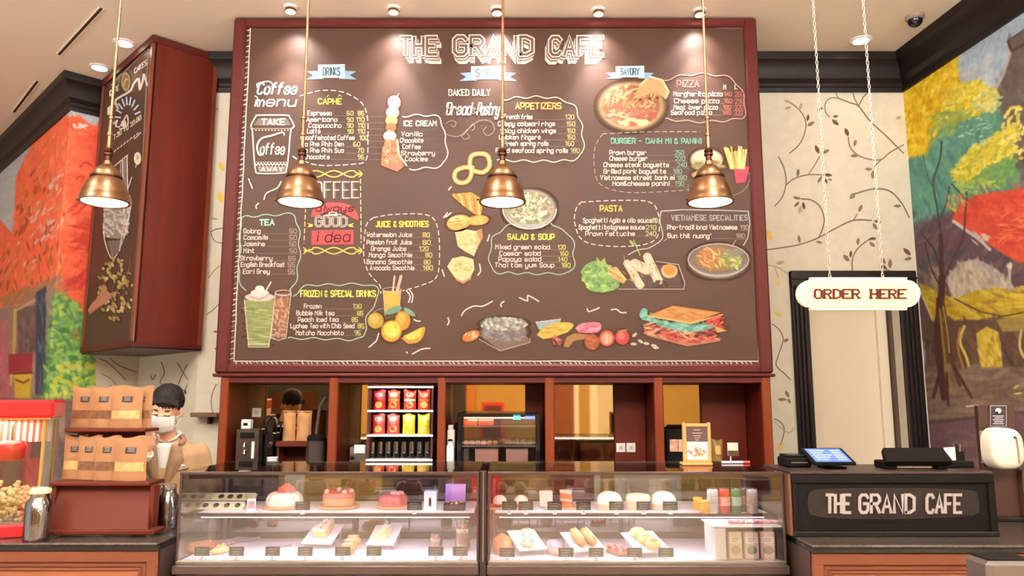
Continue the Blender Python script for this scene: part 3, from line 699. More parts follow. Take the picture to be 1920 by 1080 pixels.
C.line(smooth([(1808, 612), (1800, 640), (1812, 670), (1822, 708)]), 5, (206, 186, 90)); C.line(smooth([(1800, 615), (1796, 650), (1806, 690)]), 4, (170, 120, 60)); C.line(smooth([(1915, 620), (1912, 650), (1920, 670)]), 5, (200, 180, 110))
C.poly([(1684, 690), (2100, 690), (2100, 800), (1700, 800)], (126, 104, 88), 1, 10)
C.dabs(200, inp(1700, 690, 2080, 790), [(134, 112, 94), (118, 92, 80), (146, 126, 104), (110, 88, 78)], 44, 9, -.1, .55)
C.dabs(6, inp(1860, 720, 1990, 740), [(222, 196, 110)], 12, 5, -.1, .9); C.line([(1812, 762), (1834, 760)], 2.5, (220, 210, 190))
C.poly([(1700, 790), (1800, 785), (2100, 760), (2100, 1095), (1700, 1095)], (112, 84, 90), 1, 6)
C.dabs(240, inp(1700, 800, 2080, 1080), [(118, 88, 94), (104, 78, 84), (126, 96, 96), (96, 74, 80)], 50, 12, 0, .5)
C.line([(1720, 795), (1900, 775), (2090, 760)], 7, (84, 66, 66), .8)
tk = (78, 48, 44)
C.line(smooth([(1766, 265), (1762, 300), (1750, 342), (1757, 390), (1764, 440), (1766, 520)]), 3.2, (64, 66, 62)); C.line(smooth([(1730, 290), (1740, 330), (1754, 362)]), 2.2, (80, 92, 88)); C.line(smooth([(1780, 350), (1776, 375), (1765, 405)]), 2.4, (60, 60, 64))
C.line(smooth([(1812, 360), (1810, 400), (1806, 445), (1790, 480), (1772, 520)]), 3.6, (88, 52, 50)); C.line(smooth([(1784, 345), (1800, 362), (1810, 380)]), 2.5, (58, 62, 66)); C.line(smooth([(1730, 440), (1752, 470), (1766, 520)]), 3.5, tk)
C.line(smooth([(1735, 455), (1745, 500), (1764, 540)]), 3, tk)
C.line([(1764, 440), (1766, 520), (1762, 560)], 8, tk); C.line(smooth([(1766, 520), (1764, 570), (1758, 620), (1762, 680), (1770, 745)]), 13, tk)
C.line(smooth([(1766, 560), (1776, 620), (1786, 680), (1800, 722)]), 7, (92, 56, 46)); C.line(smooth([(1762, 580), (1768, 640), (1776, 700), (1790, 740)]), 4, (150, 120, 50)); C.line(smooth([(1758, 560), (1756, 600), (1752, 640)]), 5, tk)
C.line(smooth([(1768, 575), (1776, 620), (1780, 660)]), 3, (170, 140, 60)); C.line([(1762, 700), (1750, 745)], 6, tk); C.line([(1775, 700), (1778, 760)], 5, tk); C.line([(1790, 690), (1822, 745)], 5, tk)
C.dabs(30, inell(1795, 380, 24, 16), [(200, 130, 60), (222, 170, 80)], 8, 4, 1.2, .8)
# picture only up to the cornice and down to the floor
fr = on_plane((3.01, 5.43, 0), (-1, -.088, 0), .004)
q = fr(C.X, C.Y); C.al[(q[..., 2] > 3.94) | (q[..., 2] < .02) | (q[..., 1] > 5.535)] = 0
C.mesh('painted_mural', fr, paint, wall_r)
# ------------------------------------------------------------ mural round the left pier
C = Canvas(-120, 150, 262, 1090, 1.7); C.fill((186, 190, 196))
C.dabs(80, inp(-120, 170, 240, 420), [(196, 200, 206), (176, 180, 190)], 40, 14, -.5, .5)
org = [(24, 440), (30, 330), (60, 270), (118, 208), (128, 220), (150, 216), (165, 230), (180, 236), (186, 226), (262, 240), (262, 640), (150, 585), (100, 560), (-120, 600), (-120, 420), (0, 412)]
C.poly(org, (244, 108, 72), 1, 4)
C.dabs(500, poly_in([(24, 440), (40, 310), (118, 215), (139, 215), (135, 560), (-110, 590), (-110, 430)]), [(248, 122, 84), (236, 102, 66), (250, 140, 108), (226, 112, 76)], 26, 6, 1.75, .6)
C.dabs(120, poly_in([(24, 440), (40, 340), (80, 300), (120, 400), (110, 560), (-60, 580)]), [(176, 84, 40), (150, 70, 40), (222, 140, 60)], 18, 4, 1.75, .7)
C.dabs(36, poly_in([(30, 430), (60, 380), (120, 300), (120, 420), (40, 520)]), [(240, 186, 170), (222, 196, 196)], 12, 4, -.9, .85)
C.dabs(220, poly_in([(140, 232), (240, 250), (240, 620), (136, 560)]), [(236, 96, 66), (222, 82, 58), (242, 112, 80)], 40, 12, .2, .5)
C.dabs(60, poly_in([(132, 360), (230, 380), (230, 580), (128, 540)]), [(186, 56, 52), (200, 62, 56)], 30, 8, -.3, .6)
C.dabs(14, inell(150, 236, 12, 5), [(238, 210, 210)], 8, 4, .4, .9); C.line(smooth([(150, 312), (160, 305), (172, 310)]), 3, (176, 60, 56)); C.line(smooth([(143, 336), (152, 330), (158, 333)]), 2, (176, 60, 56))
C.dabs(120, poly_in([(0, 560), (30, 545), (110, 520), (120, 560), (20, 590)]), [(156, 112, 90), (170, 130, 96), (190, 120, 80)], 24, 6, -.7, .7)
C.poly([(-120, 590), (30, 575), (85, 545), (110, 560), (110, 760), (-120, 760)], (158, 128, 118), 1, 4)
C.poly([(-120, 600), (14, 600), (16, 760), (-120, 760)], (206, 104, 120), .7, 8)
C.dabs(120, inp(-120, 600, 30, 780), [(210, 112, 130), (176, 104, 110), (160, 120, 120)], 40, 7, 1.6, .6)
C.poly([(32, 578), (68, 572), (68, 660), (34, 668)], (116, 90, 84), 1, 2); C.line([(30, 582), (70, 560)], 4, (196, 170, 110)); C.line([(28, 580), (26, 660), (20, 720)], 5, (210, 180, 90)); C.dabs(24, inp(38, 590, 62, 655), [(96, 74, 70), (134, 108, 104)], 20, 6, 1.5, .7)
C.poly([(16, 664), (62, 662), (60, 700), (16, 702)], (160, 54, 62), 1, 2); C.poly([(26, 700), (60, 700), (56, 748), (28, 748)], (216, 176, 60), 1, 3); C.line([(26, 701), (60, 699)], 3, (96, 40, 40)); C.line([(30, 712), (44, 718), (54, 712)], 3, (110, 60, 50))
C.poly([(68, 548), (87, 536), (86, 760), (66, 760)], (62, 66, 84), 1, 3); C.dabs(30, inp(70, 560, 84, 750), [(90, 104, 124), (50, 52, 70)], 30, 4, 1.57, .7)
C.dabs(50, inp(88, 540, 108, 700), [(150, 132, 110), (120, 140, 116), (170, 150, 130)], 30, 5, 1.5, .6)
grn = [(100, 560), (120, 552), (150, 572), (165, 640), (178, 690), (188, 750), (80, 750), (88, 660)]
C.poly([(150, 600), (262, 640), (262, 1095), (150, 1095)], (176, 168, 160), 1, 8)
C.poly(grn, (96, 140, 70), 1, 6); C.poly([(60, 740), (190, 740), (180, 800), (60, 800)], (110, 130, 80), 1, 8)
C.dabs(420, poly_in(grn), [(104, 156, 76), (130, 176, 84), (76, 124, 72), (168, 192, 84), (84, 140, 96), (150, 186, 110)], 13, 8, .4, .8, 1.2)
C.dabs(50, poly_in([(100, 680), (180, 680), (186, 745), (90, 745)]), [(190, 196, 70), (206, 206, 110)], 12, 8, .4, .8, 1.2); C.dabs(8, inell(150, 625, 20, 16), [(196, 110, 70)], 6, 4, 0)
C.poly([(-120, 748), (200, 748), (200, 1095), (-120, 1095)], (120, 96, 92), 1, 8); C.dabs(90, inp(-120, 750, 190, 1080), [(130, 104, 100), (96, 80, 80), (150, 130, 110)], 50, 10, 1.5, .5)
fA = on_plane((-3.59, 5.90, 0), (-1, -1, 0), .004); fB = on_plane((-3.59, 5.90, 0), (1, -1, 0), .003)
def fAB(x, y):
    a = fA(x, y); b = fB(x, y); return np.where((a[..., 0] < -3.59)[..., None], a, b)
q = fAB(C.X, C.Y); C.al[(q[..., 2] > 3.94) | (q[..., 2] < .02) | (q[..., 0] > -3.123)] = 0
gone = (C.X > 178) & (C.Y > 655); C.al[gone] = 0
C.mesh('painted_mural', fAB, paint, wall_left_a)
# ============================================================ the menu board
BY = 4.9; PF = 4.915
bx0 = XX(443, 30, BY); bx1 = XX(1414, 33, BY); bzt = CEIL - .012; bzb = ZZ(700, BY)
board = thing('menu_board', 'huge mahogany-framed blackboard menu covered in coloured chalk lettering and food drawings', 'menu board', ((bx0 + bx1) / 2, BY, bzb))
fw_ = .075
part('panel', G().box((bx0 + .03, PF, bzb + .03), (bx1 - .03, PF + .05, bzt - .03)), board_m, board, w=True, smooth=0)
def frame_bar(x0, z0, x1, z1): part('frame_rail', G().box((x0, BY - .01, z0), (x1, BY + .09, z1), .012), mahog_dark, board, w=True)
frame_bar(bx0 - .012, bzb, bx0 + fw_, bzt); frame_bar(bx1 - fw_, bzb, bx1 + .012, bzt); frame_bar(bx0 + fw_ - .013, bzt - fw_ * .9, bx1 - fw_ + .013, bzt - .001); frame_bar(bx0 + fw_ - .013, bzb + .0, bx1 - fw_ + .013, bzb + fw_ * .8)
part('sill_rail', G().box((bx0 - .02, BY - .02, bzb - .022), (bx1 + .02, BY + .1, bzb - .001), .006), mahog_dark, board, w=True)
part('side_return', G().box((bx0 + .005, BY + .09, bzb + .01), (bx0 + .04, BW - .004, bzt)), mahog, board, w=True)
part('side_return', G().box((bx1 - .04, BY + .09, bzb + .01), (bx1 - .005, BW - .004, bzt)), mahog, board, w=True)
fb = on_plane1((0, PF, 0), (0, -1, 0)); fbc = on_plane((0, PF, 0), (0, -1, 0), .0012)
BASE = (70, 44, 31)
WH = (200, 186, 176); DW = (150, 134, 124); GRN = (150, 176, 150); YE = (206, 178, 84); PK = (190, 96, 96)
# --- hatched border
S = Strokes(fb)
ib = [(470, 48), (1398, 52), (1423, 677), (438, 677)]           # inner line
for a, b in zip(ib, ib[1:] + ib[:1]):
    n = 24; S.line([(a[0] + (b[0] - a[0]) * i / n + R(-.6, .6), a[1] + (b[1] - a[1]) * i / n + R(-.6, .6)) for i in range(n + 1)], 2, WH)
def hatch(a, b, n, dx, dy):
    for i in range(n):
        t = (i + R(.3, .7)) / n; x = a[0] + (b[0] - a[0]) * t; y = a[1] + (b[1] - a[1]) * t
        S.line([(x + R(-1, 1), y), (x + dx + R(-1.5, 1.5), y + dy + R(-1, 1))], R(1.3, 2), WH if R(0, 1) < .8 else DW)
hatch((470, 47), (1398, 51), 98, 6, -8); hatch((438, 679), (1423, 679), 104, 7, 8); hatch((469, 50), (437, 676), 62, -11, 4); hatch((1399, 55), (1424, 676), 62, 12, -6)
part('chalk_border', S, chalk, board, w=True, smooth=0)
# --- title in outlined block capitals
S = Strokes(fb)
def block_title(t, x0, x1, yb, cap, wo, wi, vx, vy, depth):
    L = place_text(t, x0, x1, yb, cap)
    for k in range(5, 0, -1):
        for p in L:
            q = [(x + (vx - x) * depth * k / 5, y + (vy - y) * depth * k / 5) for x, y in p]
            S.line(q, wo * (1 - .02 * k), ((96, 78, 68), (180, 164, 150), (110, 92, 80), (200, 186, 172), WH)[k - 1])
    for p in L: S.line(p, wo + 3, (78, 60, 52))
    for p in L: S.line(p, wo, WH)
    S.k = (S.k // 60) * 60; S.lift = .0045
    for p in L: S.line(p, wi, (98, 78, 68))
    S.lift = .0015
block_title('THE', 752, 818, 102, 32, 9.5, 4.6, 935, 330, .06)
block_title('GRAND', 852, 998, 102, 33, 9.5, 4.6, 935, 330, .06)
block_title('CAFE', 1032, 1130, 103, 33, 9.5, 4.6, 935, 330, .06)
part('chalk_title', S, chalk, board, w=True, smooth=0, label='outlined chalk block title reading THE GRAND CAFE')
# --- ribbons
def ribbon(x0, x1, y0, y1, tail, txt, name):
    S = Strokes(fb); c = (150, 178, 196); c2 = (120, 148, 168)
    for s, xa in ((-1, x0), (1, x1)):
        S.poly([(xa - s * 8, y0 + 10), (xa + s * tail, y0 + 12), (xa + s * (tail - 12), y0 + 19), (xa + s * (tail + 1), y1 + 4), (xa - s * 10, y1 + 3)], c2)
    S.poly([(x0, y0), (x1, y0 - 1), (x1, y1), (x0, y1)], c); S.line([(x0, y0), (x1, y0 - 1), (x1, y1), (x0, y1), (x0, y0)], 1.4, WH)
    write(S, txt, x0 + 9, x1 - 9, y1 - 4, (y1 - y0) * .62, (70, 76, 84), 1.9, .2, 0)
    part('chalk_ribbon', S, chalk, board, w=True, smooth=0, label='pale blue chalk ribbon reading ' + name)
ribbon(597, 646, 122, 145, 22, 'DRINKS'[:6], 'DRINKS'); ribbon(884, 946, 125, 148, 22, 'SWEET', 'SWEET'); ribbon(1155, 1207, 125, 144, 20, 'SAVORY', 'SAVORY')
# --- wavy and dashed bubbles
def wavy(pts, amp=2.6, step=7, closed=False):
    P = smooth(pts, 12, closed); out = []; acc = 0
    for a, b in zip(P, P[1:]):
        L = math.hypot(b[0] - a[0], b[1] - a[1]) or 1; nx, ny = -(b[1] - a[1]) / L, (b[0] - a[0]) / L
        acc += L; s = amp * math.sin(acc / step); out.append((a[0] + nx * s, a[1] + ny * s))
    return out + [P[-1]]
S = Strokes(fb)
S.dash(smooth([(562, 180), (600, 170), (640, 172), (675, 190), (688, 215), (690, 260), (686, 300), (660, 308), (600, 310), (570, 302)], 8), 1.8, WH, 9, 6)
S.line(wavy([(755, 218), (790, 216), (822, 220), (832, 245), (838, 285), (828, 310), (790, 316), (768, 317)], 1.8, 6), 2.2, WH)
S.line(wavy([(944, 186), (990, 182), (1040, 184), (1075, 198), (1090, 235), (1092, 285), (1070, 300), (1000, 302), (932, 300)], 2.2, 6), 1.8, (206, 190, 160))
S.line(wavy([(1246, 150), (1290, 140), (1340, 140), (1375, 150), (1394, 180), (1396, 215), (1370, 225), (1300, 228), (1248, 222)], 2.2, 7), 1.6, (190, 140, 130))
S.dash(smooth([(1130, 251), (1220, 247), (1312, 247)], 6) , 1.6, DW, 8, 6); S.dash(smooth([(1130, 251), (1116, 275), (1114, 310), (1125, 345), (1170, 360), (1230, 360), (1290, 356)], 8), 1.6, DW, 8, 6)
S.dash(smooth([(1090, 379), (1150, 376), (1215, 378), (1234, 400), (1234, 440), (1210, 458), (1150, 462), (1095, 452), (1078, 420), (1080, 392), (1090, 379)], 8), 1.8, WH, 8, 6)
S.line([(1240, 396), (1280, 393), (1340, 394), (1403, 396), (1406, 420), (1402, 446), (1394, 460)], 1.8, (170, 170, 170)); S.line(wavy([(1240, 396), (1238, 420), (1242, 448), (1222, 462), (1200, 468), (1178, 478)], 1, 8), 1.8, (170, 170, 170))
S.line(wavy([(1250, 448), (1245, 452)], .5), 1.4, DW)
S.line(wavy([(958, 420), (940, 432), (925, 445), (918, 480), (925, 508), (960, 512), (1040, 513), (1072, 508), (1076, 480), (1072, 445), (1050, 430), (1034, 418)], 2, 6), 1.7, GRN)
S.line(wavy([(468, 405), (500, 404), (545, 402), (558, 420), (562, 470), (556, 520), (545, 545)], 2.2, 7), 1.8, (150, 180, 160)); S.line(wavy([(468, 405), (452, 415), (450, 470), (448, 520), (461, 545)], 2, 7), 1.8, (150, 180, 160))
S.dash(smooth([(700, 408), (740, 402), (800, 403), (820, 425), (824, 480), (818, 520), (790, 535), (755, 545)], 8), 1.8, WH, 8, 6); S.dash(smooth([(700, 408), (686, 425), (682, 480), (692, 512), (712, 535), (714, 550)], 8), 1.8, WH, 8, 6)
S.line(wavy([(550, 555), (575, 536), (620, 534), (680, 533), (706, 540), (708, 560), (690, 590), (684, 620), (670, 636), (600, 635), (540, 634)], 2, 7), 1.8, GRN)
part('chalk_bubbles', S, chalk, board, w=True, smooth=0)
# --- menu lists
def menu(title, tx0, tx1, ty, tcap, tcol, rows, pcol, name, tw=2.2):
    S = Strokes(fb)
    write(S, title, tx0, tx1, ty, tcap, tcol, tw, .25, 0)
    for (t, x0, x1, y, prices) in rows:
        write(S, t, x0, x1, y, 8.2, WH, 1.5, .3, .05)
        xp = x1
        for pt, pa, pb in prices:
            write(S, pt, pa, pb, y, 7.6, pcol, 1.4, .25, 0)
            if pa - xp > 8: S.line([(xp + 3, y + 1.2), (pa - 1, y + 1.2)], .8, (120, 104, 94))
            xp = pb + 40
        S.line([(prices[-1][1], y + 2.2), (prices[-1][2] + 5, y + 2.2)], .8, (120, 104, 94)) if prices else None
    part('chalk_menu', S, chalk, board, w=True, smooth=0, label='chalk price list headed ' + name)
P = lambda s, a, b: (s, a, b)
menu('CAPHE', 597, 640, 195, 10, YE, [('Espresso', 577, 622, 216, [P('60', 651, 662), P('85', 671, 682)]), ('Americano', 575, 632, 228, [P('90', 651, 662), P('110', 668, 683)]), ('Cappuccino', 579, 640, 239, [P('90', 651, 662), P('110', 671, 684)]), ('Latte', 576, 600, 250, [P('90', 652, 662), P('110', 671, 684)]),
     ('Decaffeinated Coffee', 564, 664, 262, [P('100', 674, 689)]), ('Ca Phe Phin Den', 566, 644, 274, [P('60', 663, 675)]), ('Ca Phe Phin Sua', 566, 644, 286, [P('70', 671, 682)]), ('Chocolate', 570, 617, 298, [P('95', 671, 682)])], (190, 176, 120), 'CAPHE')
S = Strokes(fb); S.line([(634, 181), (637, 178), (640, 181)], 1.2, YE); S.line([(613, 182), (616, 178)], 1.2, YE); part('chalk_accents', S, chalk, board, w=True, smooth=0)
menu('ICE CREAM', 756, 818, 236, 9, WH, [('Vanilla', 753, 791, 255, []), ('Chocolate', 750, 793, 267, []), ('Coffee', 755, 788, 279, []), ('Strawberry', 752, 815, 291, []), ('Cookies', 760, 802, 302, [])], WH, 'ICE CREAM')
S = Strokes(fb)
for i in range(8): S.line([(690, 219 + i * 11.5), (725 - i % 3 * 4, 219 + i * 11.5)], .7, (120, 104, 94)); S.line([(790, 245 + i * 8), (832, 245 + i * 8)], .6, (100, 84, 76))
part('chalk_rules', S, chalk, board, w=True, smooth=0)
menu('APPETIZERS', 967, 1052, 204, 11, (214, 160, 96), [('French fries', 945, 998, 223, [P('120', 1060, 1076)]), ('Crispy calamari rings', 934, 1040, 236, [P('150', 1062, 1078)]), ('Spicy chicken wings', 938, 1042, 249, [P('150', 1063, 1078)]), ('Chicken fingers', 936, 1013, 261, [P('150', 1063, 1078)]),
     ('Fresh spring rolls', 945, 1028, 273, [P('160', 1060, 1076)]), ('Fried seafood spring rolls', 930, 1064, 286, [P('180', 1070, 1086)])], (176, 160, 110), 'APPETIZERS', 2.6)
menu('PIZZA', 1269, 1310, 163, 12, (206, 110, 104), [('Margherita pizza', 1263, 1354, 180, [P('140', 1358, 1372), P('250', 1378, 1394)]), ('Cheese pizza', 1264, 1348, 193, [P('160', 1358, 1372), P('290', 1378, 1394)]), ('Meat lover pizza', 1263, 1345, 205, [P('180', 1356, 1370), P('320', 1378, 1393)]),
     ('Seafood pizza', 1258, 1334, 215, [P('180', 1355, 1370), P('320', 1377, 1392)]), ('M', 1357, 1361, 167, []), ('L', 1378, 1382, 167, [])], (160, 90, 84), 'PIZZA', 2)
menu('BURGER - BANH MI & PANINI', 1146, 1314, 269, 9.5, (110, 160, 140), [('Prawn burger', 1143, 1211, 290, [P('250', 1265, 1282)]), ('Cheese burger', 1143, 1213, 301, [P('220', 1266, 1284)]), ('Cheese steak baguette', 1132, 1254, 313, [P('240', 1270, 1287)]), ('Grilled pork baguette', 1132, 1248, 325, [P('180', 1262, 1278)]),
     ('Vietnamese street banh mi', 1126, 1264, 337, [P('180', 1270, 1287)]), ('Ham&cheese panini', 1149, 1254, 348, [P('190', 1266, 1282)])], (116, 150, 130), 'BURGER BANH MI AND PANINI', 2)
menu('PASTA', 1125, 1166, 396, 10.5, YE, [('Spaghetti Aglio e olio sauce', 1093, 1222, 417, [P('190', 1223, 1233)]), ('Spaghetti bolognese sauce', 1085, 1208, 430, [P('210', 1211, 1230)]), ('Prawn Fettucine', 1098, 1190, 442, [P('240', 1210, 1230)])], (176, 176, 130), 'PASTA')
menu('VIETNAMESE SPECIALITIES', 1259, 1401, 413, 9.5, (150, 146, 150), [('Pho-traditional Vietnamese', 1251, 1382, 430, [P('190', 1388, 1403)]), ("'Bun thit nuong'", 1250, 1332, 446, [P('180', 1380, 1396)])], DW, 'VIETNAMESE SPECIALITIES', 1.8)
menu('SALAD & SOUP', 952, 1039, 449, 10, (190, 200, 90), [('Mixed green salad', 929, 1030, 467, [P('120', 1046, 1060)]), ('Caesar salad', 937, 1013, 479, [P('160', 1050, 1065)]), ('Papaya salad', 935, 1014, 490, [P('140', 1047, 1063)]), ('Thai tom yum Soup', 928, 1039, 501, [P('180', 1053, 1069)])], (176, 180, 90), 'SALAD AND SOUP')
menu('TEA', 487, 514, 422, 10, (150, 200, 180), [('Oolong', 457, 488, 437, [P('50', 543, 556)]), ('Camomile', 457, 502, 449, [P('50', 543, 556)]), ('Jasmine', 456, 496, 461, [P('50', 543, 555)]), ('Mint', 457, 477, 474, [P('50', 543, 556)]), ('Strawberry', 450, 510, 488, [P('55', 541, 554)]), ('English Breakfast', 452, 534, 500, [P('55', 540, 553)]), ('Earl Grey', 456, 505, 513, [P('55', 540, 553)])], DW, 'TEA', 2.6)
menu('JUICE & SMOOTHIES', 705, 803, 425, 10, (216, 196, 80), [('Watermelon Juice', 688, 772, 444, [P('80', 793, 805)]), ('Passion fruit Juice', 688, 772, 458, [P('80', 793, 807)]), ('Orange Juice', 696, 761, 470, [P('120', 786, 803)]), ('Mango Smoothie', 692, 772, 482, [P('80', 798, 810)]), ('Banana Smoothie', 688, 772, 495, [P('80', 795, 807)]), ('Avocado Smoothie', 694, 776, 506, [P('180', 793, 811)])], (200, 180, 110), 'JUICE AND SMOOTHIES')
menu('FROZEN & SPECIAL DRINKS', 564, 704, 556, 11, (190, 200, 90), [('Frozen', 570, 602, 578, [P('130', 662, 677)]), ('Bubble Milk tea', 556, 626, 591, [P('85', 670, 681)]), ('Peach Iced tea', 559, 634, 603, [P('85', 660, 671)]), ('Lychee Tea with Chia Seed', 545, 664, 615, [P('85', 671, 683)]), ('Matcha Macchiato', 555, 644, 628, [P('95', 665, 676)])], (170, 176, 100), 'FROZEN AND SPECIAL DRINKS')
# --- scripts
S = Strokes(fb)
write(S, 'Coffee', 482, 554, 176, 20, (150, 196, 200), 3.4, .3, .25); write(S, 'menu', 478, 553, 199, 18, (196, 196, 200), 2.8, .3, .25)
S.line(smooth([(484, 166), (482, 158), (492, 154), (506, 153), (512, 160)]), 2.4, WH); S.line(smooth([(478, 180), (483, 184), (482, 200)]), 2, WH)
write(S, 'BAKED DAILY', 842, 919, 179, 11, WH, 2, .3, 0); write(S, "'Bread", 833, 882, 215, 22, WH, 2.8, .3, .2); write(S, '&', 884, 893, 213, 11, DW, 1.4); write(S, 'Pastry', 894, 934, 215, 22, WH, 2.8, .3, .2)
for q in ([(832, 250), (858, 256), (880, 240), (900, 226), (920, 228), (927, 244), (915, 254), (906, 246), (912, 238)], [(880, 240), (872, 250), (866, 256), (872, 261), (880, 257), (876, 250)], [(880, 240), (887, 232), (890, 240), (884, 245)], [(836, 232), (846, 226), (855, 230), (851, 238), (845, 234)]):
    S.line(smooth(q, 7), 1.5, (140, 124, 114))
part('chalk_script', S, chalk, board, w=True, smooth=0, label='chalk script reading Coffee menu, baked daily Bread and Pastry')
# --- white zigzag flourishes
S = Strokes(fb)
for q in ([(466, 335), (469, 343), (473, 353)], [(527, 340), (520, 352), (500, 362), (495, 374)], [(485, 381), (480, 386), (481, 391)], [(549, 293), (556, 298)], [(762, 545), (769, 555), (766, 567)], [(768, 544), (774, 554), (772, 567)], [(776, 599), (782, 602), (788, 602)],
          [(710, 625), (706, 638), (699, 645), (692, 651)], [(773, 664), (790, 655), (806, 653)], [(762, 660), (764, 662)], [(865, 592), (872, 582), (888, 574), (905, 574), (923, 565)], [(945, 565), (939, 570), (940, 575)], [(974, 558), (989, 564), (990, 554), (1010, 565)], [(840, 596), (842, 603), (839, 609)],
          [(1101, 579), (1105, 584), (1124, 577)], [(1146, 581), (1156, 580), (1164, 586), (1174, 586)], [(829, 506), (833, 518)], [(841, 356), (846, 350)], [(832, 408), (839, 399)], [(836, 407), (846, 399)], [(899, 495), (901, 508), (896, 516)], [(918, 440), (914, 452)]):
    S.line(smooth(q, 4), 2.4, WH)
part('chalk_flourishes', S, chalk, board, w=True, smooth=0)
# --- coffee cup and the coffee-is-always-a-good-idea panel
S = Strokes(fb)
S.line(smooth([(470, 240), (472, 232), (480, 218), (486, 216), (536, 216), (543, 220), (551, 235), (549, 240), (545, 246), (541, 290), (537, 318), (530, 324), (486, 325), (479, 318), (476, 290), (473, 244), (470, 240)], 4), 2.6, WH)
S.line([(474, 241), (547, 241)], 1.2, DW); S.poly([(484, 222), (538, 222), (545, 235), (476, 235)], (110, 96, 88)); write(S, 'TAKE', 490, 534, 234, 11, WH, 2.4)
for i in range(11): S.disc(480 + i * 6, 244, 1.4, 1.4, WH, 8)
S.line(smooth([(533, 254), (530, 248), (510, 254), (490, 260), (482, 275), (486, 290), (494, 290)], 6), [2 + 1.6 * math.sin(i / 36 * PI) for i in range(37)], WH)
write(S, 'offee', 488, 532, 289, 20, WH, 2.8, .4, .12); S.line([(477, 304), (541, 304)], 1.4, DW)
S.line([(478 + i * 3, 306 + (i % 2) * 4) for i in range(21)], 2, WH); S.poly([(482, 312), (536, 312), (534, 322), (486, 322)], (130, 116, 108)); write(S, 'AWAY', 490, 530, 321, 8, WH, 2)
part('chalk_cup', S, chalk, board, w=True, smooth=0, label='chalk drawing of a takeaway coffee cup')
S = Strokes(fb)
for yy in (326, 470):
    for sgn in (1, -1):
        S.line([(575 + i * 2.55, yy + sgn * 6 * math.sin(i / 40 * PI * 3.0) * (1 if 4 < i < 36 else .5)) for i in range(41)], 2.2, YE)
    for xa in (572, 676): S.line(smooth([(xa - 3, yy - 6), (xa + 3, yy), (xa - 3, yy + 6)]), 1.8, YE); S.disc(xa, yy, 2.5, 2.5, YE, 8)
write(S, 'COFFEE', 574, 672, 371, 30, WH, 2.4, .2, 0); write(S, 'COFFEE', 577, 675, 371, 30, (150, 136, 126), 1.0, .2, 0)
S.dash([(676, 336), (677, 455)], 1.8, (206, 186, 120), 8, 5); S.dash([(573, 390), (570, 455)], 1.8, (206, 186, 120), 8, 5)
S.poly(smooth([(583, 408), (588, 392), (614, 380), (650, 382), (668, 396), (672, 412), (660, 408), (640, 398), (612, 397), (598, 404)], 4), (176, 78, 78)); write(S, 'always', 592, 662, 396, 12, (60, 30, 34), 2, .3, .1)
write(S, 'a', 617, 631, 404, 9, WH, 1.8); S.line(smooth([(606, 405), (620, 402), (640, 402)]), 2, WH); write(S, 'GOOD', 592, 650, 424, 18, WH, 4, .2, 0); write(S, 'GOOD', 592, 650, 424, 18, (90, 70, 62), 1.4, 0, 0)
for xa, s in ((584, 1), (656, -1)): S.poly([(xa - s * 8, 418), (xa + s * 3, 421), (xa + s * 2, 425), (xa - s * 8, 426), (xa - s * 4, 422)], YE)
S.poly([(584, 432), (663, 431), (663, 458), (584, 459)], (176, 74, 76)); write(S, 'i dea', 592, 655, 453, 19, (60, 28, 32), 2.2, .3, .15)
part('chalk_slogan', S, chalk, board, w=True, smooth=0, label='chalk slogan with red ribbons reading COFFEE always a GOOD idea')
# --- food drawings in coloured chalk
def drawing(x0, y0, x1, y1, fn, label, cell=1.0):
    C = Canvas(x0, y0, x1, y1, cell); fn(C)
    o = C.mesh('chalk_drawing', fbc, chalk, board, base=BASE); o['label'] = label
def d_pizza(C):
    C.ell(1184, 199, 64, 47, (206, 186, 140)); C.ell(1184, 198, 57, 41, (140, 92, 66))
    C.dabs(150, inell(1180, 192, 50, 32), [(196, 160, 110), (170, 124, 84), (214, 186, 140), (150, 96, 70)], 14, 3, -.5, .8, 1)
    C.dabs(60, inell(1184, 216, 48, 16), [(190, 92, 80), (216, 160, 140), (170, 80, 70)], 12, 4, .1, .8, .8); C.dabs(14, inell(1186, 230, 30, 6), [(206, 196, 150)], 16, 6, 0, .8)
    C.poly([(1200, 160), (1218, 143), (1242, 150), (1254, 172), (1246, 184), (1228, 172), (1208, 180), (1186, 186)], (186, 146, 100)); C.line([(1200, 160), (1218, 143), (1242, 150), (1254, 172), (1248, 184)], 3.5, (216, 196, 150))
    for x, y in ((1200, 187), (1218, 184), (1233, 183)): C.ell(x, y, 2.6, 2.6, (90, 40, 30))
drawing(1112, 138, 1262, 252, d_pizza, 'chalk drawing of a whole pizza with one slice lifted')
def d_icecream(C):
    C.line([(748, 175), (742, 184)], 2, (220, 200, 196)); C.ell(739, 192, 13, 14, (206, 150, 160)); C.dabs(14, inell(739, 192, 9, 9), [(222, 180, 190), (190, 110, 130)], 10, 3, .5)
    C.ell(736, 211, 13, 11, (220, 206, 176)); C.ell(734, 226, 12, 10, (196, 190, 120)); C.ell(733, 239, 11, 9, (150, 110, 70)); C.ell(731, 255, 13, 10, (226, 218, 206))
    C.poly([(722, 262), (745, 262), (748, 290), (758, 312), (744, 322), (714, 310), (716, 285)], (200, 130, 90)); C.dabs(60, inell(732, 288, 14, 22), [(216, 150, 110), (186, 90, 70), (230, 190, 150), (176, 110, 90)], 12, 3, .7, .8, 1)
    C.line([(745, 262), (748, 290), (762, 310)], 4, (226, 206, 180)); C.poly([(728, 306), (756, 304), (746, 322)], (170, 120, 110))
drawing(708, 170, 768, 326, d_icecream, 'chalk drawing of a tall ice cream cone with stacked scoops')
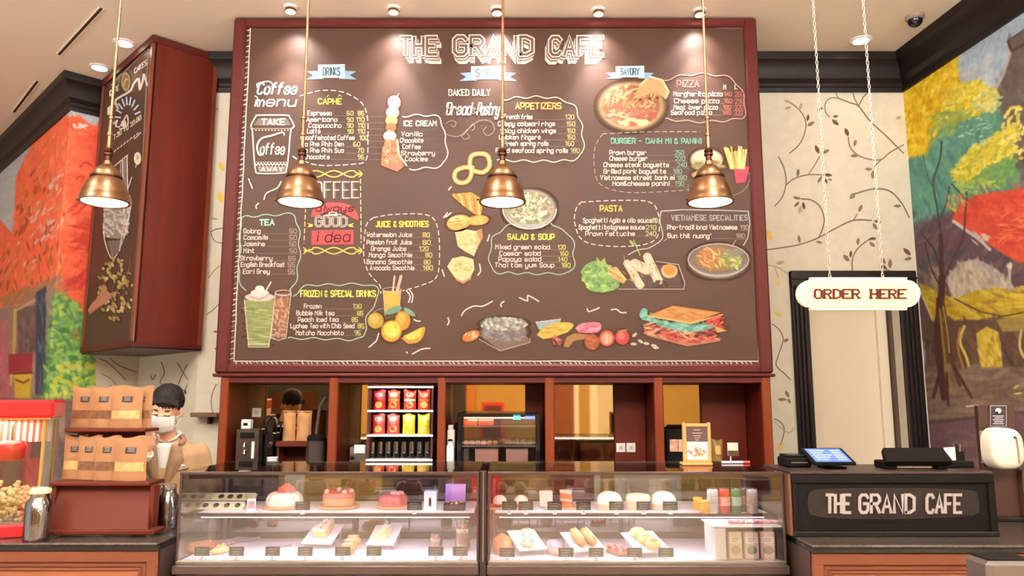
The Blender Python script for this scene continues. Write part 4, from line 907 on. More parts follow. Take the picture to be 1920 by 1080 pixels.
def d_pretzel(C):
    for w_, c in ((10, (170, 126, 70)), (6, (220, 186, 120)), (2, (240, 216, 160))):
        C.line(smooth([(884, 318), (895, 322), (908, 322), (918, 310), (914, 292), (900, 288), (885, 292), (881, 306), (884, 325), (876, 340), (860, 342), (852, 332), (856, 320), (870, 314), (886, 314)], 6), w_, c)
drawing(844, 280, 924, 352, d_pretzel, 'chalk drawing of a twisted pretzel')
def d_croissant(C):
    C.poly([(846, 364), (862, 362), (884, 360), (900, 370), (905, 390), (902, 404), (890, 402), (876, 392), (862, 380), (850, 370)], (206, 150, 80))
    for i in range(6): C.line(smooth([(852 + i * 9, 362 + i * 2), (858 + i * 8, 370 + i * 5), (860 + i * 8, 380 + i * 5)]), 2.5, (236, 196, 130) if i % 2 else (170, 110, 56))
    C.ell(860, 417, 24, 15, (222, 170, 96), -.2); C.ell(856, 413, 15, 8, (240, 206, 140), -.2); C.ell(896, 413, 22, 10, (206, 154, 78), -.1); C.dabs(16, inell(896, 413, 18, 7), [(236, 190, 110)], 10, 3, -.3)
    C.dabs(12, inell(860, 417, 18, 10), [(196, 130, 70), (240, 210, 150)], 10, 3, -.4)
drawing(828, 354, 924, 440, d_croissant, 'chalk drawing of croissant and bread rolls')
def d_bread(C):
    C.poly([(853, 436), (870, 430), (892, 434), (898, 450), (888, 480), (872, 472), (858, 462)], (206, 196, 140)); C.poly([(892, 432), (904, 428), (906, 445), (890, 478)], (186, 130, 90)); C.dabs(50, inell(876, 450, 18, 18), [(220, 214, 166), (190, 180, 120)], 8, 4, .3)
    C.line([(853, 436), (870, 430), (892, 434), (898, 450), (888, 480)], 2, (226, 210, 180))
    C.poly([(838, 500), (848, 484), (868, 480), (888, 486), (890, 505), (880, 524), (864, 530), (852, 520)], (226, 206, 160)); C.ell(866, 503, 18, 16, (206, 200, 140)); C.dabs(30, inell(866, 503, 15, 13), [(220, 214, 166), (180, 170, 110)], 7, 4, .3); C.line([(856, 524), (868, 530), (882, 522)], 4, (206, 140, 100))
drawing(832, 426, 912, 536, d_bread, 'chalk drawing of cut bread slices')
def d_salad(C):
    C.ell(993, 392, 51, 38, (200, 200, 196)); C.ell(993, 390, 46, 32, (130, 130, 110)); C.dabs(170, inell(993, 390, 42, 28), [(206, 206, 180), (150, 160, 110), (190, 150, 130), (226, 220, 206), (120, 130, 90)], 10, 4, .3, .85, 1.4)
    C.poly([(962, 420), (1026, 420), (1015, 427), (975, 427)], (170, 170, 170)); C.line(ellpts(993, 392, 50, 37, 0, PI), 2, (230, 230, 226))
drawing(938, 352, 1048, 432, d_salad, 'chalk drawing of a bowl of seafood salad')
def d_noodles(C):
    C.ell(1347, 490, 58, 34, (150, 146, 148)); C.ell(1347, 486, 54, 28, (110, 100, 98)); C.ell(1345, 485, 42, 24, (150, 120, 80)); C.dabs(60, inell(1332, 484, 22, 18), [(206, 170, 110), (180, 110, 70), (222, 196, 140)], 14, 3, .8, .85, .8); C.dabs(60, inell(1372, 488, 20, 16), [(160, 176, 90), (120, 150, 80), (196, 200, 130)], 9, 4, .3, .85, 1)
    C.line(ellpts(1347, 487, 57, 30, 0, 2 * PI), 1.8, (196, 192, 190)); C.line([(1372, 462), (1380, 450)], 2, (180, 170, 160)); C.dabs(30, inell(1375, 474, 18, 8), [(130, 140, 130)], 9, 3, 0)
drawing(1286, 446, 1408, 526, d_noodles, 'chalk drawing of a bowl of noodles with herbs')
def d_rolls(C):
    C.line([(1160, 542), (1282, 542), (1284, 530), (1272, 496), (1230, 490)], 2.5, (170, 160, 156)); C.poly([(1160, 540), (1280, 540), (1270, 498), (1200, 494)], (90, 74, 68))
    C.poly(smooth([(1088, 510), (1098, 496), (1120, 488), (1140, 500), (1158, 520), (1160, 540), (1130, 548), (1104, 544), (1096, 528)], 3), (110, 150, 90)); C.dabs(170, inell(1126, 520, 34, 26), [(130, 176, 104), (96, 140, 84), (170, 196, 110), (120, 160, 110)], 12, 5, .3, .85, 1.2)
    C.poly([(1118, 480), (1126, 490), (1134, 482), (1138, 500), (1120, 500)], (150, 176, 110)); C.poly([(1140, 504), (1156, 500), (1176, 524), (1168, 532), (1148, 520)], (200, 160, 96)); C.dabs(16, inell(1158, 514, 14, 12), [(226, 196, 150), (176, 120, 70)], 14, 3, .8, .8)
    def roll(a, b, w_):
        C.line([a, b], w_, (206, 190, 170), 1); C.line([a, b], w_ * .5, (226, 214, 190), .8); C.ell(b[0], b[1], w_ * .55, w_ * .42, (200, 206, 170)); C.dabs(10, inell((a[0] + b[0]) / 2, (a[1] + b[1]) / 2, w_ * .4, w_), [(176, 130, 100), (190, 196, 140)], 8, 2.5, 1, .7)
    roll((1190, 495), (1212, 505), 20); roll((1176, 494), (1200, 534), 15); roll((1214, 482), (1234, 526), 17)
    C.ell(1255, 508, 15, 13, (222, 200, 160)); C.ell(1255, 507, 12, 10, (206, 140, 70)); C.line([(1188, 450), (1200, 478)], 3, (150, 166, 100)); C.ell(1185, 456, 8, 3, (160, 176, 110), .9); C.line([(1170, 478), (1171, 488)], 2, (160, 150, 140))
    C.dabs(14, inell(1240, 532, 14, 6), [(80, 66, 62)], 8, 5, 0)
drawing(1084, 446, 1288, 552, d_rolls, 'chalk drawing of fresh spring rolls on a slate with lettuce')
def d_club(C):
    C.poly([(1206, 618), (1215, 630), (1290, 650), (1350, 640), (1352, 632), (1300, 640), (1220, 622)], (170, 110, 90))
    C.dabs(170, poly_in([(1210, 606), (1350, 610), (1352, 630), (1290, 646), (1215, 626)]), [(186, 76, 66), (206, 120, 100), (150, 60, 56), (222, 170, 140)], 20, 4, .1, .85, .5)
    C.poly(smooth([(1198, 590), (1204, 578), (1214, 580), (1216, 592), (1250, 604), (1290, 612), (1330, 604), (1336, 614), (1300, 622), (1262, 618), (1230, 606), (1204, 600)], 3), (110, 176, 160)); C.dabs(70, poly_in([(1200, 590), (1216, 584), (1250, 602), (1330, 602), (1334, 614), (1290, 622), (1230, 608)]), [(130, 196, 176), (90, 156, 140)], 12, 5, .2, .8, 1)
    C.poly([(1214, 592), (1262, 573), (1352, 586), (1296, 606)], (196, 140, 84)); C.dabs(26, poly_in([(1230, 590), (1262, 578), (1335, 587), (1292, 600)]), [(176, 116, 66), (210, 156, 100)], 22, 4, .1, .7); C.line([(1214, 592), (1296, 606), (1354, 590)], 3, (226, 180, 110)); C.line([(1214, 592), (1262, 573), (1352, 586)], 1.8, (160, 100, 60))
    C.dabs(24, inell(1342, 604, 14, 10), [(200, 70, 66), (222, 110, 96)], 14, 4, -.4); C.poly([(1340, 612), (1364, 620), (1345, 624)], (206, 170, 90)); C.line([(1208, 614), (1214, 628), (1290, 648), (1348, 638)], 3, (176, 120, 96))
drawing(1192, 568, 1370, 656, d_club, 'chalk drawing of a club sandwich with lettuce and ham')
def d_board(C):
    C.poly([(898, 628), (980, 622), (996, 640), (938, 658)], (120, 100, 92)); C.line([(898, 636), (938, 658), (994, 642), (994, 634)], 2, (176, 160, 150)); C.ell(945, 622, 46, 20, (120, 116, 118)); C.dabs(60, inell(945, 628, 42, 12), [(150, 140, 140), (106, 96, 96)], 12, 4, .1); C.ell(945, 607, 46, 13, (140, 140, 130)); C.dabs(120, inell(944, 607, 44, 12), [(190, 200, 196), (130, 160, 156), (206, 180, 170), (110, 120, 110)], 6, 4, .3, .9, 1.4)
    C.ell(883, 630, 18, 10, (196, 120, 64), -.4); C.dabs(8, inell(883, 630, 12, 6), [(236, 196, 140)], 9, 3, -.9, .9, .2)
    C.poly([(1004, 604), (1040, 600), (1052, 597), (1050, 612), (1030, 622), (1010, 618)], (150, 170, 176)); C.line([(1004, 604), (1052, 598)], 2, (196, 190, 180)); C.poly(smooth([(1006, 628), (1020, 614), (1050, 604), (1075, 607), (1068, 620), (1040, 632), (1018, 636)], 3), (206, 176, 84)); C.dabs(24, inell(1040, 619, 28, 9), [(226, 200, 110), (180, 140, 60)], 16, 3, -.3, .8, .3)
    C.dabs(14, inell(1044, 638, 10, 8), [(190, 90, 90), (206, 120, 110)], 12, 3, .8); C.poly([(1062, 632), (1078, 624), (1106, 628), (1096, 636), (1076, 640), (1066, 652), (1056, 650)], (160, 120, 76))
    C.poly(smooth([(1078, 616), (1090, 606), (1122, 604), (1128, 614), (1118, 624), (1086, 624)], 3), (206, 120, 140)); C.dabs(18, inell(1104, 614, 20, 7), [(226, 160, 176), (180, 90, 110)], 14, 3, -.1); C.ell(1110, 641, 15, 16, (150, 84, 56)); C.dabs(16, inell(1110, 641, 11, 12), [(170, 104, 70)], 8, 3, .5)
    C.ell(1138, 634, 15, 16, (206, 90, 76)); C.ell(1138, 635, 10, 11, (222, 160, 130)); C.line([(1138, 625), (1138, 645)], 2, (240, 206, 170)); C.ell(1167, 632, 14, 15, (196, 70, 70)); C.ell(1165, 630, 7, 7, (216, 120, 110)); C.line([(1160, 622), (1176, 618)], 2.5, (130, 150, 90))
    for x, y, a in ((1190, 628, -.7), (1201, 640, .6), (1188, 645, 0), (1212, 644, .2), (1226, 648, .2), (1230, 652, 0)): C.ell(x, y, 6, 3, (196, 190, 170), a)
drawing(862, 592, 1238, 660, d_board, 'chalk drawing of a salad dish, baguette, ham, tomatoes and nuts')
def d_frappe(C):
    C.poly([(458, 562), (516, 562), (504, 650), (466, 650)], (136, 146, 96)); C.dabs(80, poly_in([(462, 575), (512, 575), (503, 646), (468, 646)]), [(150, 164, 104), (120, 130, 80), (170, 176, 120)], 22, 3, .05, .7, .3)
    C.line([(458, 562), (466, 651), (504, 651), (516, 562)], 1.8, (200, 200, 180)); C.line([(467, 645), (503, 645)], 2, (190, 200, 160)); C.ell(487, 557, 30, 8, (206, 196, 190)); C.ell(487, 549, 18, 7, (226, 216, 210)); C.ell(487, 541, 9, 6, (236, 226, 220)); C.line(smooth([(470, 556), (487, 561), (504, 552)]), 2, (160, 140, 130)); C.line([(498, 546), (508, 529)], 3, (222, 212, 200))
    C.poly([(516, 550), (545, 548), (535, 634), (509, 636)], (120, 92, 76)); C.line([(516, 550), (508, 634), (522, 638), (536, 634), (546, 550)], 2, (206, 190, 176)); C.line(ellpts(531, 549, 15, 5), 2, (216, 200, 190)); C.dabs(60, poly_in([(518, 560), (542, 560), (534, 630), (512, 632)]), [(176, 120, 90), (150, 110, 90), (206, 160, 130)], 10, 4, .8, .8, 1); C.line([(538, 552), (541, 538)], 2, (100, 70, 60))
drawing(452, 524, 550, 656, d_frappe, 'chalk drawing of a green frappe and an iced coffee')
def d_orange(C):
    C.poly([(718, 545), (752, 545), (748, 585), (722, 590)], (190, 164, 76)); C.line([(718, 543), (722, 592)], 1.8, (190, 170, 150)); C.line([(752, 543), (748, 590)], 1.8, (190, 170, 150)); C.line(ellpts(735, 543, 17, 4), 1.5, (200, 186, 166)); C.line([(736, 550), (740, 518)], 4, (216, 186, 166)); C.line([(744, 548), (752, 518)], 6, (206, 180, 166)); C.ell(735, 560, 14, 12, (206, 180, 90), 0, .7)
    C.ell(704, 601, 16, 16, (176, 150, 66)); C.ell(702, 598, 9, 9, (196, 176, 90)); C.ell(755, 601, 15, 19, (216, 140, 60)); C.ell(753, 597, 8, 10, (236, 176, 90)); C.ell(738, 582, 18, 6, (110, 150, 130), -.35); C.ell(768, 585, 14, 5, (120, 160, 140), .6); C.line(smooth([(700, 586), (710, 580), (720, 578)]), 2, (140, 150, 140))
    C.ell(734, 621, 20, 21, (226, 160, 70), .3); C.ell(735, 618, 15, 15, (230, 210, 90)); C.dabs(26, inell(735, 618, 12, 12), [(240, 226, 130), (206, 176, 60)], 8, 3, .6)
    C.poly(smooth([(752, 634), (794, 612), (795, 628), (784, 642), (765, 645)], 3), (222, 150, 70)); C.poly([(756, 630), (792, 614), (788, 632), (768, 638)], (226, 206, 90)); C.line([(774, 624), (776, 636)], 1.6, (246, 236, 180)); C.line([(762, 632), (770, 636)], 1.4, (246, 236, 180))
drawing(684, 512, 800, 650, d_orange, 'chalk drawing of orange juice with cut oranges')
def d_burger(C):
    C.ell(1325, 300, 32, 22, (196, 176, 150)); C.ell(1325, 294, 26, 12, (216, 200, 176)); C.dabs(30, inell(1325, 312, 34, 10), [(150, 150, 90), (170, 90, 70), (120, 130, 80)], 14, 5, .1); C.ell(1325, 328, 30, 10, (176, 150, 120)); C.line(smooth([(1290, 345), (1296, 365), (1340, 376), (1390, 360), (1406, 336), (1402, 320)]), 2, (160, 150, 144))
    C.poly([(1374, 308), (1406, 312), (1398, 342), (1380, 344)], (196, 76, 96))
    for i in range(22): x = R(1358, 1400); C.line([(x, R(274, 290)), (x * .6 + 1388 * .4, 316)], 3.4, random.choice([(222, 190, 110), (206, 170, 90), (236, 210, 140)]))
    C.poly([(1376, 316), (1404, 318), (1397, 342), (1381, 344)], (196, 76, 96), .9)
drawing(1284, 268, 1412, 380, d_burger, 'chalk drawing of a burger and french fries in a pink carton')

# ============================================================ hanging mahogany sign case on the left corner
K = (-2.59, 5.15)
def tobox(ax, by):  # ax metres along the blackboard face (to back-left), by metres along the plain side (to back-right)
    c = math.sqrt(.5); return (K[0] - ax * c + by * c, K[1] + ax * c + by * c)
zb = ZZ(649, 5.15) ; zt = CEIL - .01
sg = thing('hanging_sign_case', 'tall mahogany corner case with a chalked blackboard on its left face, hung under the ceiling', 'sign', (K[0], K[1], zb))
def prbox(a0, a1, b0, b1, z0, z1): return G().prism([tobox(a0, b0), tobox(a1, b0), tobox(a1, b1), tobox(a0, b1)], z0, z1, lambda x, y, z: (x, y, z))
LA, LB = 1.12, .48
part('body', prbox(.02, LA, .03, LB, zb + .02, zt), mahog, sg, w=True, smooth=0)
part('side_panel', prbox(.0, .022, .02, LB - .005, zb + .03, zt - .03), mahog, sg, w=True, smooth=0)
edge_m = mat('edge_wood', (124, 58, 32), .4, noise=.4, nscale=4)
for q in ((0, .035, 0, .035, zb, zt), (LA - .03, LA, 0, .035, zb, zt), (-.004, .02, LB - .03, LB, zb, zt)): part('corner_post', prbox(*q), edge_m, sg, w=True, smooth=0)
for q in ((0, LA, -.004, .03, zb, zb + .04), (0, LA, -.004, .03, zt - .06, zt), (-.006, .03, 0, LB, zb, zb + .03), (-.006, .03, 0, LB, zt - .05, zt)): part('edge_rail', prbox(*q), mahog_dark, sg, w=True, smooth=0)
part('underside', prbox(.01, LA, .01, LB, zb - .012, zb + .02), mat('dark_under', (60, 24, 22), .5), sg, w=True, smooth=0)
part('blackboard', prbox(.03, LA - .03, .012, .03, zb + .03, zt - .05), board_m, sg, w=True, smooth=0)
n_ = (-1, -1, 0); q0 = tobox(0, .012)
fs = on_plane1((q0[0], q0[1], 0), n_); fsc = on_plane((q0[0], q0[1], 0), n_, .001)
S = Strokes(fs, .001)
S.line([(278, 92), (250, 640), (167, 655)], 1.6, DW); S.line([(278, 90), (208, 160)], 1.3, DW)
write(S, 'CAKES', 252, 275, 138, 9, WH, 1.6, .2, 0, -.75); write(S, 'CAFE', 206, 222, 180, 9, WH, 1.8, .2, 0, -.7)
S.line(smooth([(206, 215), (214, 190), (222, 205), (216, 190), (228, 180), (236, 176), (246, 168), (250, 158), (260, 148), (262, 168), (268, 150), (270, 140), (276, 160)], 4), 4, WH)
write(S, 'DECK', 202, 212, 215, 12, WH, 2, .3, 0, -.8)
for i in range(9):
    a = PI * (1.02 + i * .11); S.line([(240 + 14 * math.cos(a), 222 + 26 * math.sin(a)), (240 + 24 * math.cos(a), 222 + 40 * math.sin(a))], 3, (170, 186, 196))
S.line(smooth([(213, 232), (220, 226), (217, 236), (224, 238)]), 3, WH); S.line(smooth([(226, 236), (232, 226), (238, 216), (240, 232), (232, 240), (224, 242)]), 2.6, WH); S.disc(232, 232, 5, 7, WH)
write(S, '7.30 TO 22.00', 213, 264, 262, 8, (206, 196, 160), 1.5, .2, 0, -.75)
for i in range(8): S.line([(214 + i * 6, 285 - i * 4.6), (217 + i * 6, 281 - i * 4.6)], 1.8, WH)
S.line(smooth([(252, 260), (258, 255), (264, 248)]), 2, WH)
S.disc(258, 297, 7, 12, (216, 200, 170), 14); S.disc(258, 295, 2.4, 5, (176, 160, 130), 8); S.line([(256, 308), (254, 314)], 1.5, WH)
for i in range(4): S.line([(226 + i * 4, 305 - i * 4), (228 + i * 4, 400)], 2.6, WH if i % 2 else DW)
S.line([(214, 312), (240, 290)], 2, WH); S.line([(247, 332), (237, 362)], 2, WH)
part('chalk_lettering', S, chalk, sg, w=True, smooth=0)
def d_side(C):
    C.ell(236, 153, 9, 19, (200, 176, 120)); C.ell(236, 153, 6, 14, (150, 120, 70)); C.line(smooth([(232, 160), (236, 148), (240, 150)]), 2, (230, 210, 150))
    C.poly([(195, 370), (247, 372), (240, 440), (222, 448), (196, 445), (193, 420)], (150, 144, 140)); C.dabs(110, poly_in([(195, 390), (242, 378), (238, 440), (196, 444)]), [(206, 200, 196), (176, 100, 96), (150, 160, 140), (226, 216, 210)], 10, 4, .8, .85, 1); C.line(smooth([(194, 420), (196, 450), (206, 480), (214, 484), (222, 470), (234, 440), (247, 378)], 5), 2.5, (226, 220, 216)); C.poly([(200, 452), (232, 448), (220, 476), (208, 478)], (120, 104, 98)); C.line([(236, 400), (224, 470)], 3, (200, 196, 190)); C.line([(243, 366), (246, 385)], 4, (196, 110, 100))
    C.dabs(90, inell(216, 540, 34, 62), [(206, 176, 104), (226, 200, 140), (180, 150, 80)], 9, 6, 1.2, .9, .9)
    for q in ([(226, 486), (218, 520), (206, 560)], [(246, 480), (236, 520), (210, 555)], [(190, 510), (200, 540), (206, 555)], [(206, 555), (214, 575), (218, 596)], [(228, 565), (236, 580), (240, 570)]): C.line(smooth(q), 1.6, (150, 120, 84))
    C.poly([(164, 582), (172, 568), (186, 554), (194, 530), (200, 545), (212, 552), (200, 566), (188, 576), (168, 590)], (190, 130, 100)); C.line([(165, 588), (188, 574)], 2, (150, 96, 76)); C.line(smooth([(208, 556), (214, 548), (224, 550)]), 3, (190, 130, 100))
C = Canvas(160, 125, 266, 610, 1.0); d_side(C)
qq = fsc(C.X, C.Y); C.mesh('chalk_drawing', fsc, chalk, sg, base=BASE)
# ============================================================ back cabinet with mirrored niches under the board
MY = 5.30
posts = [(410, 425), (615, 632), (820, 835), (1022, 1040), (1228, 1245), (1431, 1448)]
hx0 = XX(410, 780, BY); hx1 = XX(1448, 780, BY); hzt = bzb - .022; CT = .96
cab = thing('back_cabinet', 'long mahogany back cabinet with five mirrored niches below the menu board', 'cabinet', ((hx0 + hx1) / 2, 5.2, 0))
PXs = []
for a, b in posts:
    x0 = XX(a, 780, BY); x1 = XX(b, 780, BY); PXs.append((x0, x1))
    part('divider', G().box((x0 + .004, BY + .02, CT), (x1 - .004, MY - .002, hzt), 0), mahog, cab, w=True)
    part('post', G().box((x0, BY, CT), (x1, BY + .035, hzt), .006), mat('post_wood', (128, 54, 20), .42, spec=.3, noise=.6, nscale=3, rgb2=(98, 36, 14), stretch=(6, 6, .7)), cab, w=True)
part('header', G().box((hx0, BY + .005, hzt - .04), (hx1, MY, hzt), .004), mahog_dark, cab, w=True)
part('worktop', G().box((hx0, BY - .03, CT - .04), (hx1, BW - .004, CT), .006), granite, cab, w=True)
part('carcass', G().box((hx0 + .01, BY + .03, 0), (hx1 - .01, BW - .004, CT - .04)), mahog, cab, w=True)
for i in range(5):
    x0, x1 = PXs[i][1], PXs[i + 1][0]; xm = (x0 + x1) / 2
    part('mirror', G().box((x0 - .008, MY, CT), (x1 + .008, MY + .01, hzt - .03)), mirror, cab, w=True, smooth=0)
    if i > 1:
        wdt = (.12, .21, .30)[i - 2]; part('back_panel', G().box((x1 - wdt, MY - .03, CT), (x1 + .002, MY - .003, hzt - .04), .003), mahog, cab, w=True)
    for s in (-1, 1):
        d = part('cabinet_door', G().box((xm - .005 + (s - 1) * (xm - x0) / 2 + .01, BY + .008, .08), (xm + .005 + (s + 1) * (x1 - xm) / 2 - .01, BY + .03, CT - .06), .005), mahog, cab, w=True)
        part('door_knob', G().ell((xm + s * .04, BY, .6), .012, .012, .012, 10, 6), brass, d, w=True)
# ------------------------------------------------------------ pouches
def pouch(w, h, db, dm, dt, nu=10, nv=12, seal=.04, wav=.004, seed=0):
    """stand-up pouch, base at z 0, front towards -Y; returns G and front(u, v, off)"""
    rr = random.Random(seed); ph = rr.uniform(0, 6)
    def prof(v): return db * (1 - v) ** 2 + dm * 4 * v * (1 - v) * .55 + dt * v * v
    def fr(u, v, off=0.0):
        t = 2 * u - 1; hw = w / 2 * (1 - .05 * math.sin(v * PI)); pinch = 1 if v < 1 - seal else .25
        y = -prof(v) * (1 - abs(t) ** 2.6) * pinch / 1 - off + wav * math.sin(9 * v + 5 * u + ph) * (1 - t * t)
        return (hw * t, y, h * v + (.006 * math.sin(6 * u + ph) if v > .99 else 0))
    g = G(); v = []
    for s in (1, -1):
        for j in range(nv + 1):
            for i in range(nu + 1):
                p = fr(i / nu, j / nv); v.append((p[0], p[1] * s if s == 1 else -p[1] * .8, p[2]))
    f = []; N = (nu + 1) * (nv + 1)
    for s in (0, 1):
        for j in range(nv):
            for i in range(nu):
                a = s * N + j * (nu + 1) + i; q = (a, a + 1, a + nu + 2, a + nu + 1); f.append(q if s == 0 else q[::-1])
    for i in range(nu): f.append((i, N + i, N + i + 1, i + 1)); a = nv * (nu + 1) + i; f.append((a, a + 1, N + a + 1, N + a))
    for j in range(nv):
        a = j * (nu + 1); f.append((a, a + nu + 1, N + a + nu + 1, N + a)); a += nu; f.append((a, N + a, N + a + nu + 1, a + nu + 1))
    return g.add(v, f), fr
def patch(fr, u0, u1, v0, v1, off=.0015, n=5, g=None, col=None):
    g = g or G(); V = [fr(u0 + (u1 - u0) * i / n, v0 + (v1 - v0) * j / n, off) for j in range(n + 1) for i in range(n + 1)]
    return g.add(V, [(j * (n + 1) + i, j * (n + 1) + i + 1, (j + 1) * (n + 1) + i + 1, (j + 1) * (n + 1) + i) for j in range(n) for i in range(n)], col)
kraft = mat('kraft_paper', (146, 102, 66), .7, noise=.35, nscale=12, rgb2=(130, 86, 52), bump=.25)
lab_m = mat('label_black', (40, 32, 30), .5); win_m = mat('bag_window', (120, 84, 56), .3, noise=.8, nscale=60, rgb2=(70, 44, 28))
win2 = mat('bag_window_pale', (214, 166, 112), .25, noise=.7, nscale=40, rgb2=(166, 112, 70))
text_m = mat('print_grey', (190, 170, 150), .7)
def coffee_bag(label, kind, w=.15, h=.2, group=None, loc=(0, 0, 0), rz=0):
    t = thing('coffee_bag', label, 'bag', loc, rz, group); g, fr = pouch(w, h, .016, .017, .003, wav=.0025, seed=len(label))
    part('pouch', g, kraft, t, smooth=60)
    part('bag_label', patch(fr, .36, .70, .62, .76, .002), lab_m, t, smooth=0)
    tg = G()
    for k in range(3): patch(fr, .42 + .03 * (k % 2), .64, .735 - k * .035, .742 - k * .035, .003, 2, tg)
    part('label_print', tg, text_m, t, smooth=0)['kind'] = 'stuff'
    part('window', patch(fr, .06, .94, .22, .42, .0015, 6), win_m if kind else win2, t, smooth=60)
    g2 = G(); patch(fr, .02, .98, .93, .935, .001, 4, g2); part('seal_line', g2, mat('kraft_dark', (170, 120, 76), .7), t)
    return t
# the tasting stand on the left counter
LC = 1.0
def Wz(px, py, Y): return PY(px, py, Y)
stand = thing('bag_display_stand', 'reddish wooden two-tier display stand carrying brown coffee bags on the left counter', 'display stand', (XX(180, 980, 3.55), 3.62, LC))
def plank(px0, px1, py, Y0, Y1, th, name, m=None, tx=.0):
    x0 = XX(px0, py, Y0); x1 = XX(px1, py, Y0); z = ZZ(py, Y0)
    return part(name, G().box((x0, Y0, z - th), (x1, Y1, z), .004), m or mahog_st, stand, w=True)
mahog_st = mat('stand_wood', (88, 30, 11), .55, spec=.25, noise=.6, nscale=3, rgb2=(80, 28, 15), stretch=(.6, 5, 5))
zbase = LC + .028
xs0, xs1 = XX(78, 990, 3.5), XX(288, 990, 3.5)
part('base_board', G().box((xs0, 3.5, LC + .012), (xs1, 3.62, LC + .032), .004), mahog_st, stand, w=True)
for x in (xs0 + .05, (xs0 + xs1) / 2, xs1 - .05): part('foot', G().lathe([(.012, 0), (.014, .006), (.012, .013)], 12, (x, 3.56, LC)), cream_m, stand, w=True)
zl = ZZ(903, 3.56); zu = ZZ(803, 3.66); print('stand z', zl, zu)
part('lower_shelf', G().box((XX(92, 903, 3.54), 3.54, zl - .018), (XX(280, 903, 3.54), 3.70, zl), .004), mahog_st, stand, w=True)
xa, xb = XX(95, 905, 3.56), XX(275, 905, 3.56); xc, xd = XX(80, 985, 3.52), XX(277, 985, 3.52)
g = G().add([(xa, 3.60, zl - .018), (xb, 3.60, zl - .018), (xd, 3.52, zbase), (xc, 3.52, zbase), (xa, 3.62, zl - .018), (xb, 3.62, zl - .018), (xd, 3.54, zbase), (xc, 3.54, zbase)], [(0, 1, 2, 3), (4, 7, 6, 5), (0, 4, 5, 1), (3, 2, 6, 7), (0, 3, 7, 4), (1, 5, 6, 2)])
part('front_panel', g, mahog_st, stand, w=True)
part('side_panel', G().box((xd - .02, 3.562, zbase), (xd, 3.62, zl - .018), .003), mahog_st, stand, w=True); part('side_panel', G().box((xc, 3.562, zbase), (xc + .02, 3.62, zl - .018), .003), mahog_st, stand, w=True)
part('upper_shelf', G().box((XX(120, 806, 3.62), 3.62, zu - .016), (XX(272, 806, 3.62), 3.765, zu), .004), mahog_st, stand, w=True)
part('back_board', G().box((XX(130, 850, 3.72), 3.702, zl - .018), (XX(272, 850, 3.72), 3.714, zu - .016), .002), mahog_st, stand, w=True)
part('hinge', G().tube([(XX(122, 812, 3.66), 3.665, zu - .025), (XX(145, 812, 3.66), 3.665, zu - .025)], .006, 8), steel, stand, w=True)
bl = [('kraft coffee bag at the left end of the upper shelf of the wooden stand', 1), ('kraft coffee bag second from left on the upper shelf of the stand', 1), ('frontmost big kraft coffee bag on the upper shelf of the stand', 0), ('kraft coffee bag peeking out at the right end of the upper shelf', 1)]
hU = (800 - 725) / 1420 * 3.72
for i, (px, Y, w_, rz) in enumerate([(158, 3.745, .14, -.06), (193, 3.71, .14, -.04), (236, 3.675, .155, 0), (264, 3.715, .10, .1)]):
    coffee_bag(bl[i][0], bl[i][1], w_, hU * (1.0 if i != 3 else 1.0), 'coffee bags on the upper shelf', (XX(px, 790, Y), Y, zu + .001), rz)
bl = ['kraft coffee bag at the left end of the lower shelf of the wooden stand', 'kraft coffee bag second from left on the lower shelf of the stand', 'kraft coffee bag third from left on the lower shelf of the stand', 'large frontmost kraft coffee bag at the right of the lower shelf']
hL = (901 - 824) / 1420 * 3.62
for i, (px, Y, w_, rz) in enumerate([(138, 3.675, .115, -.05), (165, 3.645, .115, -.05), (199, 3.615, .125, -.04), (243, 3.585, .155, 0)]):
    coffee_bag(bl[i], 0 if i in (0, 3) else 1, w_, hL * 1.02, 'coffee bags on the lower shelf', (XX(px, 890, Y), Y, zl + .001), rz)
# ------------------------------------------------------------ counters either side
def counter(name, label, x0, x1, Y0, Y1, zt, flip):
    t = thing(name, label, 'counter', ((x0 + x1) / 2, Y0, 0))
    part('worktop', G().box((x0, Y0 - .02, zt - .012), (x1, Y1, zt), .004), granite, t, w=True)
    part('worktop_edge', G().box((x0, Y0 - .012, zt - .035), (x1, Y1, zt - .012), .003), gloss_black, t, w=True)
    part('carcass', G().box((x0 + .004, Y0 + .03, .0), (x1 - .004, Y1, zt - .035)), mat('counter_side', (66, 50, 44), .35, noise=.4, nscale=10), t, w=True)
    zz = zt - .035
    e = x1 if flip else x0; s = -1 if flip else 1
    part('front_panel', G().box((x0 + .02, Y0 + .012, .1), (x1 - .02, Y0 + .03, zz), 0), mat('panel_field', (140, 82, 50), .4, noise=.6, nscale=3, rgb2=(140, 78, 44), stretch=(.5, 5, 5)), t, w=True)
    for k, (o, th, d) in enumerate(((.0, .05, .018), (.05, .022, .006), (.074, .012, .012))):
        # nested frame mouldings: top rail and the two stiles
        part('moulding', G().box((x0 + o, Y0 + .012 - d, zz - o - th), (x1 - o, Y0 + .015, zz - o), .006), cherry, t, w=True)
        part('moulding', G().box((x0 + o, Y0 + .013 - d, .05), (x0 + o + th, Y0 + .0155, zz - o), .006), cherry, t, w=True)
        part('moulding', G().box((x1 - o - th, Y0 + .013 - d, .05), (x1 - o, Y0 + .0155, zz - o), .006), cherry, t, w=True)
    return t
lcx = XX(298, 1020, 3.4)
counter('service_counter', 'left wooden counter with moulded front panel and dark stone top', -3.3, lcx, 3.4, 3.95, LC, True)
RC = 1.015; rcx = XX(1524, 1022, 3.25)
counter('register_counter', 'right wooden counter with moulded front and dark stone top under the black register box', rcx - .0, 2.98, 3.27, 3.95, RC, False)
